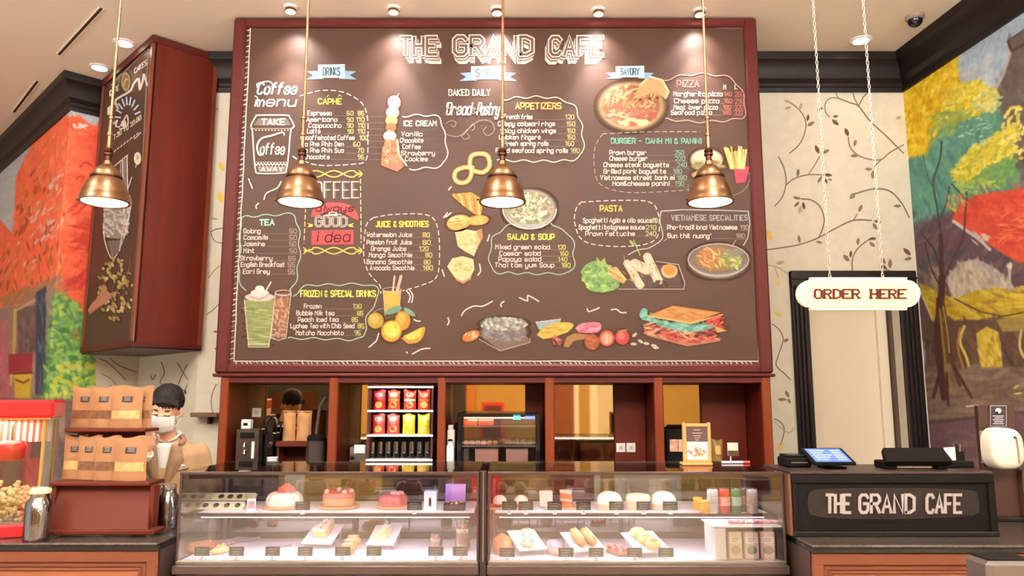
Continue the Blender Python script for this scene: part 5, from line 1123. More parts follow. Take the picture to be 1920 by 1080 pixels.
# ------------------------------------------------------------ black register box with the cafe name
t = thing('register_box', 'black register hood lettered THE GRAND CAFE on the right counter', 'register stand', (XX(1670, 1005, 3.45), 3.45, RC))
rx0 = XX(1487, 950, 3.45); rx1 = XX(1868, 950, 3.45); rzt = ZZ(884, 3.45)
part('body', G().box((rx0, 3.46, RC), (rx1, 3.80, rzt - .012), .004), black_m, t, w=True)
part('top_board', G().box((rx0 - .006, 3.448, rzt - .014), (rx1 + .0, 3.82, rzt), .004), mat('top_brown', (52, 36, 30), .4, noise=.3), t, w=True)
part('front_frame', G().box((rx0, 3.447, RC + .023), (rx0 + .02, 3.461, rzt - .051), .001), black_m, t, w=True); part('front_frame', G().box((rx1 - .03, 3.447, RC + .023), (rx1, 3.461, rzt - .051), .001), black_m, t, w=True)
part('front_frame', G().box((rx0, 3.446, rzt - .05), (rx1, 3.461, rzt - .014), .003), black_m, t, w=True); part('plinth_rail', G().box((rx0 - .004, 3.436, RC), (rx1, 3.461, RC + .022), .004), gloss_black, t, w=True)
part('side_edge', G().box((rx0 - .014, 3.455, RC), (rx0 - .001, 3.80, rzt - .012), .002), mat('edge_brown', (96, 60, 40), .4, noise=.3), t, w=True)
fr_ = on_plane1((0, 3.458, 0), (0, -1, 0)); S = Strokes(fr_, .002)
S.line(smooth([(1512, 925), (1530, 915), (1600, 912), (1720, 912), (1825, 916), (1838, 930), (1840, 950), (1828, 968), (1720, 976), (1600, 976), (1530, 972), (1512, 960)], 4, True), 2.5, (14, 11, 10), True)
S.poly(smooth([(1516, 927), (1533, 918), (1600, 915), (1720, 915), (1822, 919), (1834, 932), (1836, 950), (1825, 966), (1720, 973), (1600, 973), (1533, 969), (1516, 958)], 3, True), (40, 30, 28))
part('name_plate', S, paint, t, w=True, smooth=0)
S = Strokes(fr_, .006)
for tx, a, b in (('THE', 1550, 1594), ('GRAND', 1612, 1714), ('CAFE', 1738, 1802)):
    L = place_text(tx, a, b, 961, 33)
    for p in L: S.line(p, 7.6, (84, 74, 72))
S.k = 0; S.lift = .009
for tx, a, b in (('THE', 1550, 1594), ('GRAND', 1612, 1714), ('CAFE', 1738, 1802)):
    for p in place_text(tx, a, b, 961, 33): S.line(p, 5.4, (160, 150, 147))
part('name_lettering', S, chalk, t, w=True, smooth=0, label='raised pale grey letters reading THE GRAND CAFE')['kind'] = 'stuff'
# tablets and clutter on the register box
scr = mat('lit_screen', (60, 90, 170), .3, emit=(96, 130, 210), estr=.7)
def quad_slab(pts, th, nrm):
    n = Vector(nrm).normalized() * th
    v = [tuple(p) for p in pts] + [tuple(Vector(p) - n) for p in pts]
    return G().add(v, [(0, 1, 2, 3), (7, 6, 5, 4), (0, 4, 5, 1), (1, 5, 6, 2), (2, 6, 7, 3), (3, 7, 4, 0)])
tb = thing('tablet', 'tilted black tablet with a glowing blue screen at the left end of the register box', 'tablet', (XX(1555, 880, 3.62), 3.62, rzt))
zf = rzt + .03; zk = rzt + .085
c = [(XX(1527, 878, 3.53), 3.53, zf), (XX(1606, 876, 3.53), 3.53, zf), (XX(1577, 846, 3.72), 3.72, zk), (XX(1501, 846, 3.72), 3.72, zk)]
nn = (Vector(c[1]) - Vector(c[0])).cross(Vector(c[3]) - Vector(c[0])).normalized()
part('tablet_body', quad_slab(c, .012, nn), black_m, tb, w=True, smooth=0)
cc = Vector(((c[0][0] + c[2][0]) / 2, (c[0][1] + c[2][1]) / 2, (c[0][2] + c[2][2]) / 2))
sc_ = [tuple(cc + (Vector(p) - cc) * .86 + nn * .0015) for p in c]
part('screen', quad_slab(sc_, .001, nn), scr, tb, w=True, smooth=0)
g = G()
for k in range(5):
    a = .12 + k * .17
    def L(u, v): p = Vector(sc_[0]).lerp(Vector(sc_[3]), v); q = Vector(sc_[1]).lerp(Vector(sc_[2]), v); return tuple(p.lerp(q, u) + nn * .001)
    g.add([L(.08, a), L(.4 + .1 * (k % 3), a), L(.4 + .1 * (k % 3), a + .05), L(.08, a + .05)], [(0, 1, 2, 3)]); g.add([L(.66, a), L(.92, a), L(.92, a + .05), L(.66, a + .05)], [(0, 1, 2, 3)])
part('screen_rows', g, mat('screen_pale', (220, 226, 240), .4, emit=(190, 206, 240), estr=.6), tb, w=True, smooth=0)['kind'] = 'stuff'
part('tablet_stand', G().cbox(XX(1560, 880, 3.62), 3.62, rzt, .10, .10, .008, .003).tube([(cc.x, 3.63, rzt + .006), (cc.x, 3.63, zf + .02)], .014, 10), black_m, tb, w=True)
pr = thing('receipt_printer', 'low black receipt printer behind the glowing tablet', 'printer', (XX(1496, 882, 3.7), 3.70, rzt))
x0 = XX(1474, 882, 3.66); x1 = XX(1520, 882, 3.66)
part('printer_body', G().box((x0, 3.64, rzt), (x1, 3.78, rzt + .045), .008), black_m, pr, w=True); part('printer_lid', G().box((x0 + .006, 3.65, rzt + .045), (x1 - .006, 3.77, rzt + .058), .006), gloss_black, pr, w=True); part('paper_slot', G().box((x0 + .02, 3.637, rzt + .02), (x1 - .02, 3.641, rzt + .026)), steel, pr, w=True)
t2 = thing('register_terminal', 'black register terminal seen from behind at the right end of the register box', 'register terminal', (XX(1712, 882, 3.6), 3.6, rzt))
x0, x1 = XX(1652, 860, 3.58), XX(1770, 860, 3.58)
c = [(x0 - .006, 3.54, rzt + .018), (x1 + .006, 3.54, rzt + .018), (x1 - .004, 3.60, rzt + .075), (x0 + .012, 3.60, rzt + .075)]
part('terminal_back', quad_slab(c, -.03, (0, -1, .9)), black_m, t2, w=True, smooth=0)
part('terminal_foot', G().box((x0 + .01, 3.55, rzt), (x0 + .06, 3.68, rzt + .035), .006).box((x1 - .05, 3.55, rzt), (x1, 3.68, rzt + .035), .006), black_m, t2, w=True)['kind'] = 'stuff'
part('base_plate', G().box((x0 + .06, 3.58, rzt), (x1 - .05, 3.68, rzt + .014), .003), steel, t2, w=True)
t3 = thing('card_holder', 'small black card rack with white cards beside the register terminal', 'card holder', (XX(1795, 880, 3.66), 3.66, rzt))
x0 = XX(1770, 870, 3.66)
part('rack', G().box((x0 - .01, 3.62, rzt), (x0 + .12, 3.70, rzt + .03), .004).box((x0 - .01, 3.69, rzt), (x0 + .12, 3.70, rzt + .07), .003), black_m, t3, w=True)
for k in range(5): part('card', G().box((x0 + .008 * k - .006 + k * .006, 3.64 + k * .008, rzt + .03), (x0 + .018 + .012 * k, 3.643 + k * .008, rzt + .092), .001), white_m, t3, w=True)
t4 = thing('pen_cup', 'small dark pen cup behind the card rack on the register box', 'cup', (XX(1797, 875, 3.76), 3.76, rzt))
part('cup', G().lathe([(.026, 0), (.028, .06), (.025, .06), (.023, .005), (0, .005)], 16), gloss_black, t4)
for k in range(3): part('pen', G().tube([(.008 * k - .008, 0, .01), (.016 * k - .014, .004, .1)], .0035, 6), [brass, black_m, steel][k], t4)
# brown upright with sign and soap dispenser
up = thing('brown_upright_stand', 'dark brown upright board behind the register carrying a small notice', 'stand', (XX(1875, 1000, 3.6), 3.92, RC))
ux0 = XX(1837, 800, 3.9); ux1 = XX(1906, 800, 3.9)
part('upright_board', G().box((ux0, 3.9, RC), (ux1, 3.94, ZZ(760, 3.9)), .006), mat('upright_brown', (72, 44, 34), .4, noise=.4, nscale=4, rgb2=(56, 34, 28)), up, w=True)
part('wide_panel', G().box((ux1 - .02, 3.86, RC), (2.95, 3.90, ZZ(880, 3.9)), .004), mat('upright_brown2', (96, 58, 42), .4, noise=.4, nscale=4, rgb2=(76, 44, 34)), up, w=True)
part('foot', G().box((ux0 - .02, 3.84, RC), (ux1 + .02, 3.95, RC + .02), .004), gloss_black, up, w=True)
g = G().box((XX(1856, 780, 3.895), 3.894, ZZ(800, 3.9)), (XX(1888, 780, 3.895), 3.899, ZZ(760, 3.9)), .001)
no = part('notice', g, mat('notice_dark', (54, 48, 58), .5), up, w=True)
S = Strokes(on_plane1((0, 3.893, 0), (0, -1, 0)), .0006); S.disc(1872, 770, 6, 5, (220, 214, 214), 12); S.disc(1869, 774, 3, 3, (54, 48, 58), 8)
for k in range(5): S.line([(1862 + k % 2 * 3, 780 + k * 3.6), (1882 - k % 2 * 2, 780 + k * 3.6)], 1.6, (206, 200, 200))
S.line([(1857, 761), (1887, 761), (1887, 799), (1857, 799), (1857, 761)], 1, (190, 184, 184))
part('notice_print', S, chalk, no, w=True, smooth=0)['kind'] = 'stuff'
so = thing('soap_dispenser', 'white rounded wall-style hand sanitiser dispenser on the brown upright', 'dispenser', (XX(1889, 842, 3.8), 3.80, ZZ(880, 3.8)))
sx0, sx1 = XX(1857, 842, 3.78), XX(1920, 842, 3.78); sz0, sz1 = ZZ(881, 3.78), ZZ(802, 3.78); xm = (sx0 + sx1) / 2; zm = (sz0 + sz1) / 2
def superq(a, b, n=28, e=3.0):
    out = []
    for i in range(n):
        t = 2 * PI * i / n; ct, st = math.cos(t), math.sin(t); out.append((a * abs(ct) ** (2 / e) * (1 if ct >= 0 else -1), b * abs(st) ** (2 / e) * (1 if st >= 0 else -1)))
    return out
def domed(poly_fn, cx, cz, Yb, layers):
    v = []; f = []; n = 28
    for k, (sc, dy) in enumerate(layers):
        for (a, b) in poly_fn: v.append((cx + a * sc, Yb - dy, cz + b * sc))
    for k in range(len(layers) - 1):
        for i in range(n): j = (i + 1) % n; f.append((k * n + i, k * n + j, (k + 1) * n + j, (k + 1) * n + i))
    f.append(tuple(range(n))[::-1]); f.append(tuple((len(layers) - 1) * n + i for i in range(n)))
    return G().add(v, f)
part('shell', domed(superq((sx1 - sx0) / 2, (sz1 - sz0) / 2), xm, zm, 3.858, [(1, 0), (1, .05), (.97, .075), (.9, .09), (.7, .098)]), cream_m, so, w=True, smooth=50)
part('push_bar', G().tube([(XX(1905, 820, 3.76), 3.757, ZZ(820, 3.76)), (XX(1908, 840, 3.76), 3.757, ZZ(845, 3.76)), (XX(1911, 865, 3.76), 3.759, ZZ(868, 3.76))], .004, 8), mat('slot_brown', (150, 110, 80), .5), so, w=True)
part('lens_window', G().ell((XX(1902, 820, 3.76), 3.758, ZZ(820, 3.76)), .006, .003, .006, 10, 6), gloss_black, so, w=True)
part('mount_plate', G().box((sx0 + .02, 3.859, sz0 + .02), (sx1 - .02, 3.898, sz1 - .02), .004), mat('grey_plastic', (150, 130, 115), .5), so, w=True)
# grey metal post head, lower right
pt = thing('queue_post', 'grey metal box-headed post cut by the lower right corner of the picture', 'post', (XX(1893, 1060, 2.3), 2.36, 0))
px0, px1 = XX(1852, 1065, 2.3), XX(1945, 1065, 2.3); pz = ZZ(1053, 2.3)
part('post_head', G().box((px0, 2.3, pz - .1), (px1, 2.42, pz), .012), mat('grey_metal', (112, 100, 94), .35, .6), pt, w=True)
part('post_cap', G().box((px0 + .01, 2.31, pz), (px1 - .01, 2.41, pz + .006), .003), black_m, pt, w=True)
part('post_shaft', G().tube([((px0 + px1) / 2, 2.36, .02), ((px0 + px1) / 2, 2.36, pz - .1)], .03, 16), mat('grey_metal', (112, 100, 94), .35, .6), pt, w=True)
part('post_base', G().lathe([(.16, 0), (.16, .012), (.05, .03), (.03, .04)], 28, ((px0 + px1) / 2, 2.36, 0)), mat('grey_metal', (112, 100, 94), .35, .6), pt, w=True)
# ------------------------------------------------------------ hanging ORDER HERE sign
sy = 3.2; os_ = thing('order_here_sign', 'cream plaque reading ORDER HERE hanging on two chains before the doorway', 'sign', (XX(1611, 550, sy), sy, ZZ(580, sy)))
A = lambda px, py, d: PY(px, py, d)
def pl_pts(x0, x1, y0, y1, nx, ny):
    # plaque outline: straight body with rounded ears
    P_ = [(x0 + nx, y0), (x1 - nx, y0), (x1 - nx, y0 + ny)]
    P_ += ellpts(x1 - nx, (y0 + y1) / 2, nx, (y1 - y0) / 2 - ny, -PI / 2, PI / 2, 10)[1:-1]
    P_ += [(x1 - nx, y1 - ny), (x1 - nx, y1), (x0 + nx, y1), (x0 + nx, y1 - ny)]
    P_ += ellpts(x0 + nx, (y0 + y1) / 2, nx, (y1 - y0) / 2 - ny, PI / 2, 3 * PI / 2, 10)[1:-1] + [(x0 + nx, y0 + ny)]
    return P_
sign_m = mat('cream_plaque', (240, 220, 170), .5, noise=.15, nscale=6, rgb2=(232, 210, 158))
sfn = lambda u, v, d: PY(u, v, sy)[:1] + (sy + d,) + PY(u, v, sy)[2:]
part('plaque', G().prism(pl_pts(1495, 1726, 520, 581, 25, 5), 0, .022, sfn), mat('plaque_edge', (250, 236, 200), .5), os_, w=True)
part('plaque_face', G().prism(pl_pts(1502, 1719, 526, 575, 23, 4), -.004, .0, sfn), sign_m, os_, w=True)
S = Strokes(on_plane1((0, sy, 0), (0, -1, 0)), .0065)
def serif_text(S, t, x0, x1, yb, cap, col):
    L = place_text(t, x0, x1, yb, cap)
    for p in L:
        S.line(p, [3.0] * len(p), col)
        for a, b in zip(p, p[1:]):
            if abs(a[0] - b[0]) < 1.5 and abs(a[1] - b[1]) > cap * .35: S.line([a, b], 4.6, col)
        for e in (p[0], p[-1]):
            if abs(e[1] - yb) < 1 or abs(e[1] - (yb - cap)) < 1: S.line([(e[0] - 3.2, e[1]), (e[0] + 3.2, e[1])], 2.2, col)
serif_text(S, 'ORDER', 1528, 1611, 559, 16, (84, 24, 24)); serif_text(S, 'HERE', 1633, 1697, 559, 16, (84, 24, 24))
part('lettering', S, chalk, os_, w=True, smooth=0, label='dark red serif letters reading ORDER HERE')['kind'] = 'stuff'
chain_m = mat('chain_metal', (216, 196, 180), .3, .9)
lk = G().tube([(0, 0, -.011), (.0045, 0, -.007), (.0045, 0, .007), (0, 0, .011), (-.0045, 0, .007), (-.0045, 0, -.007)], .0016, 5, True)
lme = mesh_of('chain_link', lk, chain_m); 
for px in (1556, 1655):
    X = XX(px, 520, sy); z = ZZ(522, sy)
    ch = bpy.data.objects.new('chain', None); COL.objects.link(ch); ch.parent = os_; ch.location = (X - os_.location.x, 0, z - os_.location.z)
    k = 0; zz = 0.012
    while z + zz < CEIL and k < 120:
        o = link('chain_link', lme, ch, (0, 0, zz)); o.rotation_euler = (0, 0, (k % 2) * PI / 2); zz += .0185; k += 1
    part('hook', G().tube([(0, .011, -.01), (0, .0, .004), (0, 0, .012)], .003, 6), steel, ch)
# ------------------------------------------------------------ pendant lamps
def pendant(px, label):
    Y = 3.4; X = XX(px, 380, Y); z = ZZ(381, Y)
    t = thing('pendant_lamp', label, 'pendant lamp', (X, Y, z), group='brass pendant lamps over the counter')
    shade = [(.096, .004), (.106, .0), (.110, .006), (.106, .014), (.104, .03), (.100, .034), (.098, .05), (.086, .085), (.070, .112), (.064, .120), (.060, .119), (.067, .108), (.084, .078), (.094, .04), (.1, .012), (.096, .004)]
    part('shade', G().lathe(shade, 40), brass, t, smooth=40)
    part('shade_ring', G().lathe([(.064, .116), (.070, .118), (.069, .126), (.062, .128)], 32, cap=False), brass_dark, t)
    part('cap', G().lathe([(.062, .124), (.060, .14), (.048, .162), (.028, .178), (.018, .184), (.016, .20)], 32, cap=False), brass, t, smooth=50)
    part('socket', G().lathe([(.014, .195), (.013, .225), (.020, .228), (.021, .236), (.016, .242), (.021, .248), (.018, .256), (.009, .262)], 20), brass_dark, t, smooth=50)
    part('swivel', G().lathe([(.009, .26), (.011, .27), (.009, .32), (.013, .325), (.013, .335), (.008, .345), (.008, .40), (.012, .405), (.012, .415), (.006, .42)], 16), brass, t)
    part('rod', G().tube([(0, 0, .41), (0, 0, CEIL - z - .03)], .0065, 10), brass, t)
    part('ceiling_rose', G().lathe([(.008, CEIL - z - .05), (.05, CEIL - z - .02), (.055, CEIL - z)], 24), brass, t)
    part('lens', G().lathe([(0, -.005), (.05, -.004), (.08, -.001), (.098, .004), (.098, .010), (0, .010)], 32), glow, t)
    part('thumb_screw', G().tube([(-.108, -.02, .012), (-.118, -.022, .012)], .004, 8), brass_dark, t)
    add_light('pendant_bulb', 'SPOT', (X, Y, z - .004), 10, (1, .92, .8), .09, (X, Y, 0), 2.6, .8)
for px, l in ((196, 'brass pendant lamp hanging in front of the left corner sign case'), (563, 'brass pendant lamp hanging before the coffee slogan of the menu board'), (942, 'brass pendant lamp hanging before the centre of the menu board, over the salad bowl drawing'), (1332, 'brass pendant lamp hanging before the burger drawing at the right of the menu board')): pendant(px, l)
# ============================================================ glass display cases
YF, YB = 3.5, 4.07; ZT = 1.286; DZ = .898; SZ = 1.088
led = mat('led_strip', (255, 245, 255), .5, emit=(255, 240, 252), estr=3.5)
deck_m = mat('white_deck', (236, 226, 236), .3, noise=.1, nscale=5, rgb2=(226, 216, 228))
back_gl = glass_mat('smoky_back_glass', (196, 180, 178), .32, .03, .8)
edge_g = glass_mat('glass_edge', (190, 190, 186), .5, .1, .7)
def display_case(x0, x1, label):
    t = thing('display_case', label, 'display case', ((x0 + x1) / 2, YF, 0), group='glass pastry cases')
    part('base', G().box((x0 - .0, YF + .02, 0), (x1, YB + .03, DZ - .045)), mat('case_base', (60, 46, 42), .35, noise=.4, nscale=6), t, w=True)
    part('ledge', G().box((x0 - .002, YF - .03, DZ - .05), (x1 + .002, YB + .03, DZ - .012), .004), bronze_frame, t, w=True)
    part('deck', G().box((x0 + .01, YF + .012, DZ - .012), (x1 - .01, YB - .01, DZ), .002), deck_m, t, w=True)
    part('front_sill', G().box((x0 + .004, YF - .004, DZ - .02), (x1 - .004, YF + .012, DZ + .004), .002), steel, t, w=True)
    part('shelf', G().box((x0 + .03, YF + .13, SZ - .012), (x1 - .03, YB - .03, SZ), .002), deck_m, t, w=True)
    part('shelf_trim', G().box((x0 + .03, YF + .12, SZ - .016), (x1 - .03, YF + .13, SZ + .002), .002), bronze_frame, t, w=True)
    part('shelf_lamp', G().box((x0 + .05, YF + .135, SZ - .022), (x1 - .05, YF + .15, SZ - .013), .002), led, t, w=True)
    part('front_glass', G().box((x0 + .006, YF, DZ + .004), (x1 - .006, YF + .006, ZT - .004)), glass, t, w=True, smooth=0)
    part('top_glass', G().box((x0, YF - .004, ZT - .006), (x1, YB + .02, ZT)), glass_mat('top_glass', (226, 220, 216), .22, .02, .9), t, w=True, smooth=0)
    for x in (x0, x1 - .006): part('side_glass', G().box((x, YF + .008, DZ), (x + .006, YB, ZT - .008)), glass, t, w=True, smooth=0)
    for x in (x0, x1 - .010): part('corner_post', G().box((x, YF - .003, DZ - .01), (x + .010, YF + .009, ZT - .006), .002), bronze_frame, t, w=True)
    part('top_rail', G().box((x0, YF - .006, ZT - .012), (x1, YF + .008, ZT + .002), .002), bronze_frame, t, w=True)
    part('inner_rail', G().box((x0 + .02, YF + .04, ZT - .034), (x1 - .02, YF + .055, ZT - .012), .003), bronze_frame, t, w=True)
    part('top_lamp', G().box((x0 + .03, YF + .058, ZT - .026), (x1 - .03, YF + .07, ZT - .014), .002), led, t, w=True)
    xm = (x0 + x1) / 2
    for a, b, yy in ((x0 + .01, xm + .02, YB), (xm - .02, x1 - .01, YB + .012)):
        d = part('sliding_door', G().box((a, yy, DZ), (b, yy + .005, ZT - .02)), back_gl, t, w=True, smooth=0)
        for q in ((a, DZ, a + .02, ZT - .02), (b - .02, DZ, b, ZT - .02), (a, ZT - .045, b, ZT - .02), (a, DZ, b, DZ + .03)):
            part('door_rail', G().box((q[0] - wloc(d).x, yy - .004 - wloc(d).y, q[1] - wloc(d).z), (q[2] - wloc(d).x, yy + .009 - wloc(d).y, q[3] - wloc(d).z), .002), bronze_frame, d)
    for k in range(2): part('shelf_bracket', G().box((x0 + .012 + k * (x1 - x0 - .036), YB - .05, DZ), (x0 + .024 + k * (x1 - x0 - .036), YB - .03, ZT - .02)), steel, t, w=True)
    add_light('case_lamp', 'AREA', (xm, YF + .09, ZT - .03), 1.7, (1, .93, .97), x1 - x0 - .1, (xm, YF + .22, DZ), shape='RECTANGLE', size_y=.04)
    add_light('case_lamp', 'AREA', (xm, YF + .16, SZ - .024), 1.4, (.95, .91, 1), x1 - x0 - .1, (xm, YF + .25, DZ - .1), shape='RECTANGLE', size_y=.04)
    return t
ax0, ax1 = XX(333, 975, YF), XX(898, 975, YF); bx0_, bx1_ = XX(914, 975, YF), XX(1472, 975, YF)
display_case(ax0, ax1, 'glass pastry case at left, holding whole cakes above and slices below')
display_case(bx0_, bx1_, 'glass pastry case at right, holding domed cakes and drink cans above')
gp = thing('case_divider', 'dark double post joining the two glass pastry cases', 'post', ((ax1 + bx0_) / 2, YF + .05, 0))
part('post_cover', G().box((ax1 + .004, YF - .006, 0), (bx0_ - .004, YF + .04, ZT + .004), .003), mat('dark_bronze', (54, 40, 38), .35, .5), gp, w=True)
part('highlight_strip', G().box(((ax1 + bx0_) / 2 - .003, YF - .009, DZ), ((ax1 + bx0_) / 2 + .003, YF - .005, ZT), .001), steel, gp, w=True)
part('rear_cover', G().box((ax1 + .004, YF + .04, 0), (bx0_ - .004, YB, DZ - .02)), black_m, gp, w=True)
# lamp-lit helpers
def on(px, py, z):
    return PZ(px, py, z)
def sc_at(Y): return Y / F * 1.0
# ---- price tags
def tag_proto():
    t = thing('price_tag', 'x', 'price tag', (0, 0, 0))
    part('card', G().box((-.034, -.004, .018), (.034, -.001, .058), .002), mat('slate_card', (52, 46, 44), .5, noise=.3, nscale=40), t)
    g = G()
    for k in range(3): g.box((-.022 + .004 * (k % 2), -.0052, .046 - k * .011), (.02 - .005 * k, -.0042, .0485 - k * .011))
    part('card_print', g, mat('tag_print', (170, 160, 150), .7), t, smooth=0)['kind'] = 'stuff'
    part('clip', G().box((-.006, -.004, 0), (.006, .002, .022), .002).box((-.010, -.012, 0), (.010, .012, .004), .002), mat('frosted_clip', (226, 226, 230), .2), t)['kind'] = 'stuff'
    return t
TAG = None
def price(px, py, z, label):
    global TAG
    loc = on(px, py, z)
    if TAG is None: TAG = tag_proto(); TAG.location = loc; TAG['label'] = label; TAG['group'] = 'slate price tags'; TAG.rotation_euler = (0, 0, 0)
    else: dup(TAG, loc, R(-.12, .12), label, 'slate price tags')
for px, l in ((378, 'slate price tag at the far left of the lower deck, in front of a loaf'), (443, 'slate price tag left of centre-left, in front of the pinkish plate on the lower deck'), (511, 'slate price tag alone on the empty lavender part of the lower deck'), (572, 'slate price tag in front of the tall cake slice on its slanted tray'), (642, 'slate price tag in front of the stacked cream rolls'), (701, 'slate price tag in front of the lemon slice'), (817, 'slate price tag in front of the small dessert jar'), (863, 'slate price tag in front of the tall layered parfait glass')):
    price(px, 1050, DZ, l)
for px, l in ((951, 'slate price tag in front of the orange croissant bun'), (1061, 'slate price tag in front of the pink glazed roll'), (1118, 'slate price tag in front of the sausage-shaped buns'), (1190, 'slate price tag right of the red fruit tart'), (1249, 'slate price tag in front of the row of round custard buns')):
    price(px, 1052, DZ, l)
for px, l in ((567, 'slate price tag right of the white bundt cake on the upper shelf'), (777, 'slate price tag right of the pink bundt cake on the upper shelf'), (955, 'slate price tag before the leftmost cream puff'), (986, 'slate price tag before the second cream puff'), (1040, 'slate price tag before the left white cake slice'), (1094, 'slate price tag right of the tall cake slice with orange filling'), (1156, 'slate price tag before the first domed cake'), (1207, 'slate price tag before the ring-topped cake'), (1257, 'slate price tag before the third domed cake')):
    price(px, 964, SZ, l)
# ---- cakes on wooden boards (upper shelf, left)
wood_b = mat('light_board', (206, 156, 110), .5, noise=.5, nscale=6, rgb2=(184, 132, 86))
def cake_board(px, py, r, label, grp='round wooden cake boards'):
    p = on(px, py, SZ); o = single('cake_board', G().lathe([(r * .96, 0), (r, .004), (r, .01), (r * .97, .013), (0, .013)], 36, (p[0], p[1], SZ)), wood_b, label, 'board', (p[0], p[1], SZ), grp)
    return (p[0], p[1], SZ + .0135)
cream = mat('cream_icing', (240, 226, 210), .5, noise=.2, nscale=8, rgb2=(230, 210, 190)); pinkc = mat('pink_glaze', (214, 120, 112), .35, noise=.4, nscale=10, rgb2=(196, 96, 92)); coral = mat('coral_rose', (226, 84, 80), .5, noise=.4, nscale=20, rgb2=(200, 60, 60))
red_b = mat('red_berry', (206, 60, 56), .3); pink_l = mat('pale_pink', (232, 176, 170), .5, noise=.3, nscale=10, rgb2=(220, 150, 146))
def bundt(loc, r, h, m, n=10):
    v = []; f = []; nu = n * 6; prof = [(1, 0), (1.03, .2), (1.0, .5), (.9, .78), (.72, .97), (.5, 1.0), (.34, .85), (.28, .5)]
    for q, z in prof:
        for i in range(nu):
            a = 2 * PI * i / nu; k = 1 + .10 * abs(math.sin(a * n / 2)) * (q > .4) - .05
            v.append((r * q * k * math.cos(a), r * q * k * math.sin(a), h * z * (1 + .05 * (abs(math.sin(a * n / 2)) - .5) * (z > .3))))
    for k in range(len(prof) - 1):
        for i in range(nu): j = (i + 1) % nu; f.append((k * nu + i, k * nu + j, (k + 1) * nu + j, (k + 1) * nu + i))
    f.append(tuple(range(nu))[::-1]); f.append(tuple((len(prof) - 1) * nu + i for i in range(nu)))
    return G().add(v, f)
b1 = cake_board(533, 952, .105, 'round wooden board under the white bundt cake')
t = thing('bundt_cake', 'white fluted bundt cake topped with a coral rose', 'cake', b1); part('sponge', bundt(b1, .082, .062, cream), cream, t, smooth=60)
g = G()
for k in range(14): a = k * 2.4; r_ = .006 + .0018 * k; g.ell((.012 + r_ * math.cos(a), -.01 + r_ * math.sin(a), .082 - .0012 * k), .017, .017, .022, 10, 6)
part('rose', g, coral, t)
b2 = cake_board(635, 952, .10, 'round wooden board under the pink charlotte cake')
t = thing('charlotte_cake', 'pink topped round cake with berries around its rim, in the middle of the upper shelf', 'cake', b2)
part('sponge', G().lathe([(.072, 0), (.076, .004), (.076, .04), (.072, .046), (0, .046)], 40), mat('peach_sponge', (222, 160, 120), .6, noise=.4, nscale=14, rgb2=(206, 120, 100)), t)
part('glaze', G().lathe([(.0765, .036), (.078, .052), (.07, .06), (0, .058)], 40), pinkc, t, smooth=60)
for k in range(7): a = k * 2 * PI / 7; part('berry', G().ell((.06 * math.cos(a), .06 * math.sin(a), .064), .013, .013, .014, 10, 7), red_b if k % 2 else pink_l, t)
b3 = cake_board(738, 952, .085, 'round wooden board under the pink bundt cake')
t = thing('bundt_cake', 'pink fluted bundt cake at the right of the whole cakes', 'cake', b3); part('sponge', bundt(b3, .070, .052, pinkc, 9), pinkc, t, smooth=60)
g = G()
for k in range(6): a = k; g.ell((.022 * math.cos(a) + .015, .02 * math.sin(a), .054), .014, .012, .012, 10, 6)
part('icing_swirl', g, pink_l, t)
# chocolate display cards at the left
choc = mat('chocolate', (70, 44, 34), .4, noise=.3, nscale=20, rgb2=(90, 56, 40)); card_c = mat('cream_card', (232, 222, 176), .5)
for (pa, pb, py, zoff, yy, lab, n) in ((382, 478, 938, .045, 3.86, 'rear cream card tray with a row of five chocolates at the case left end', 5), (371, 455, 955, .022, 3.74, 'nearer cream card tray with a row of four chocolates at the case left end', 4)):
    x0, x1 = XX(pa, py, yy), XX(pb, py, yy); z = ZZ(py, yy)
    t = thing('chocolate_tray', lab, 'tray', ((x0 + x1) / 2, yy, z), group='cream chocolate trays')
    M = Matrix.Translation(((x0 + x1) / 2, yy, z)) @ Matrix.Rotation(.5, 4, 'X'); w_ = x1 - x0
    part('tray_card', G().cbox(0, .02, 0, w_, .05, .006, .002, M=M), card_c, t, w=True)
    for k in range(n):
        part('chocolate', G().ell((-w_ * .36 + k * w_ * .72 / (n - 1), .02, .009), .014, .016, .006, 12, 6, M=M), choc if 0 < k < n - 1 or n == 4 else mat('nougat', (206, 196, 150), .5), t, w=True)
    part('easel', G().box((x0 + .01, yy + .045, SZ), (x1 - .01, yy + .05, z + .03), .001), mat('acrylic_white', (226, 222, 220), .2), t, w=True)
p = on(471, 960, SZ); t = thing('leaflet_card', 'small white leaflet card standing by the chocolate trays', 'card', p)
part('card_sheet', G().box((-.02, -.002, 0), (.02, .002, .06), .001), white_m, t); part('card_picture', G().box((-.015, -.003, .018), (.015, -.002, .05)), mat('card_pink', (216, 170, 180), .5, noise=.8, nscale=60, rgb2=(170, 120, 130)), t); part('card_foot', G().cbox(0, 0, 0, .044, .02, .004, .001), white_m, t)
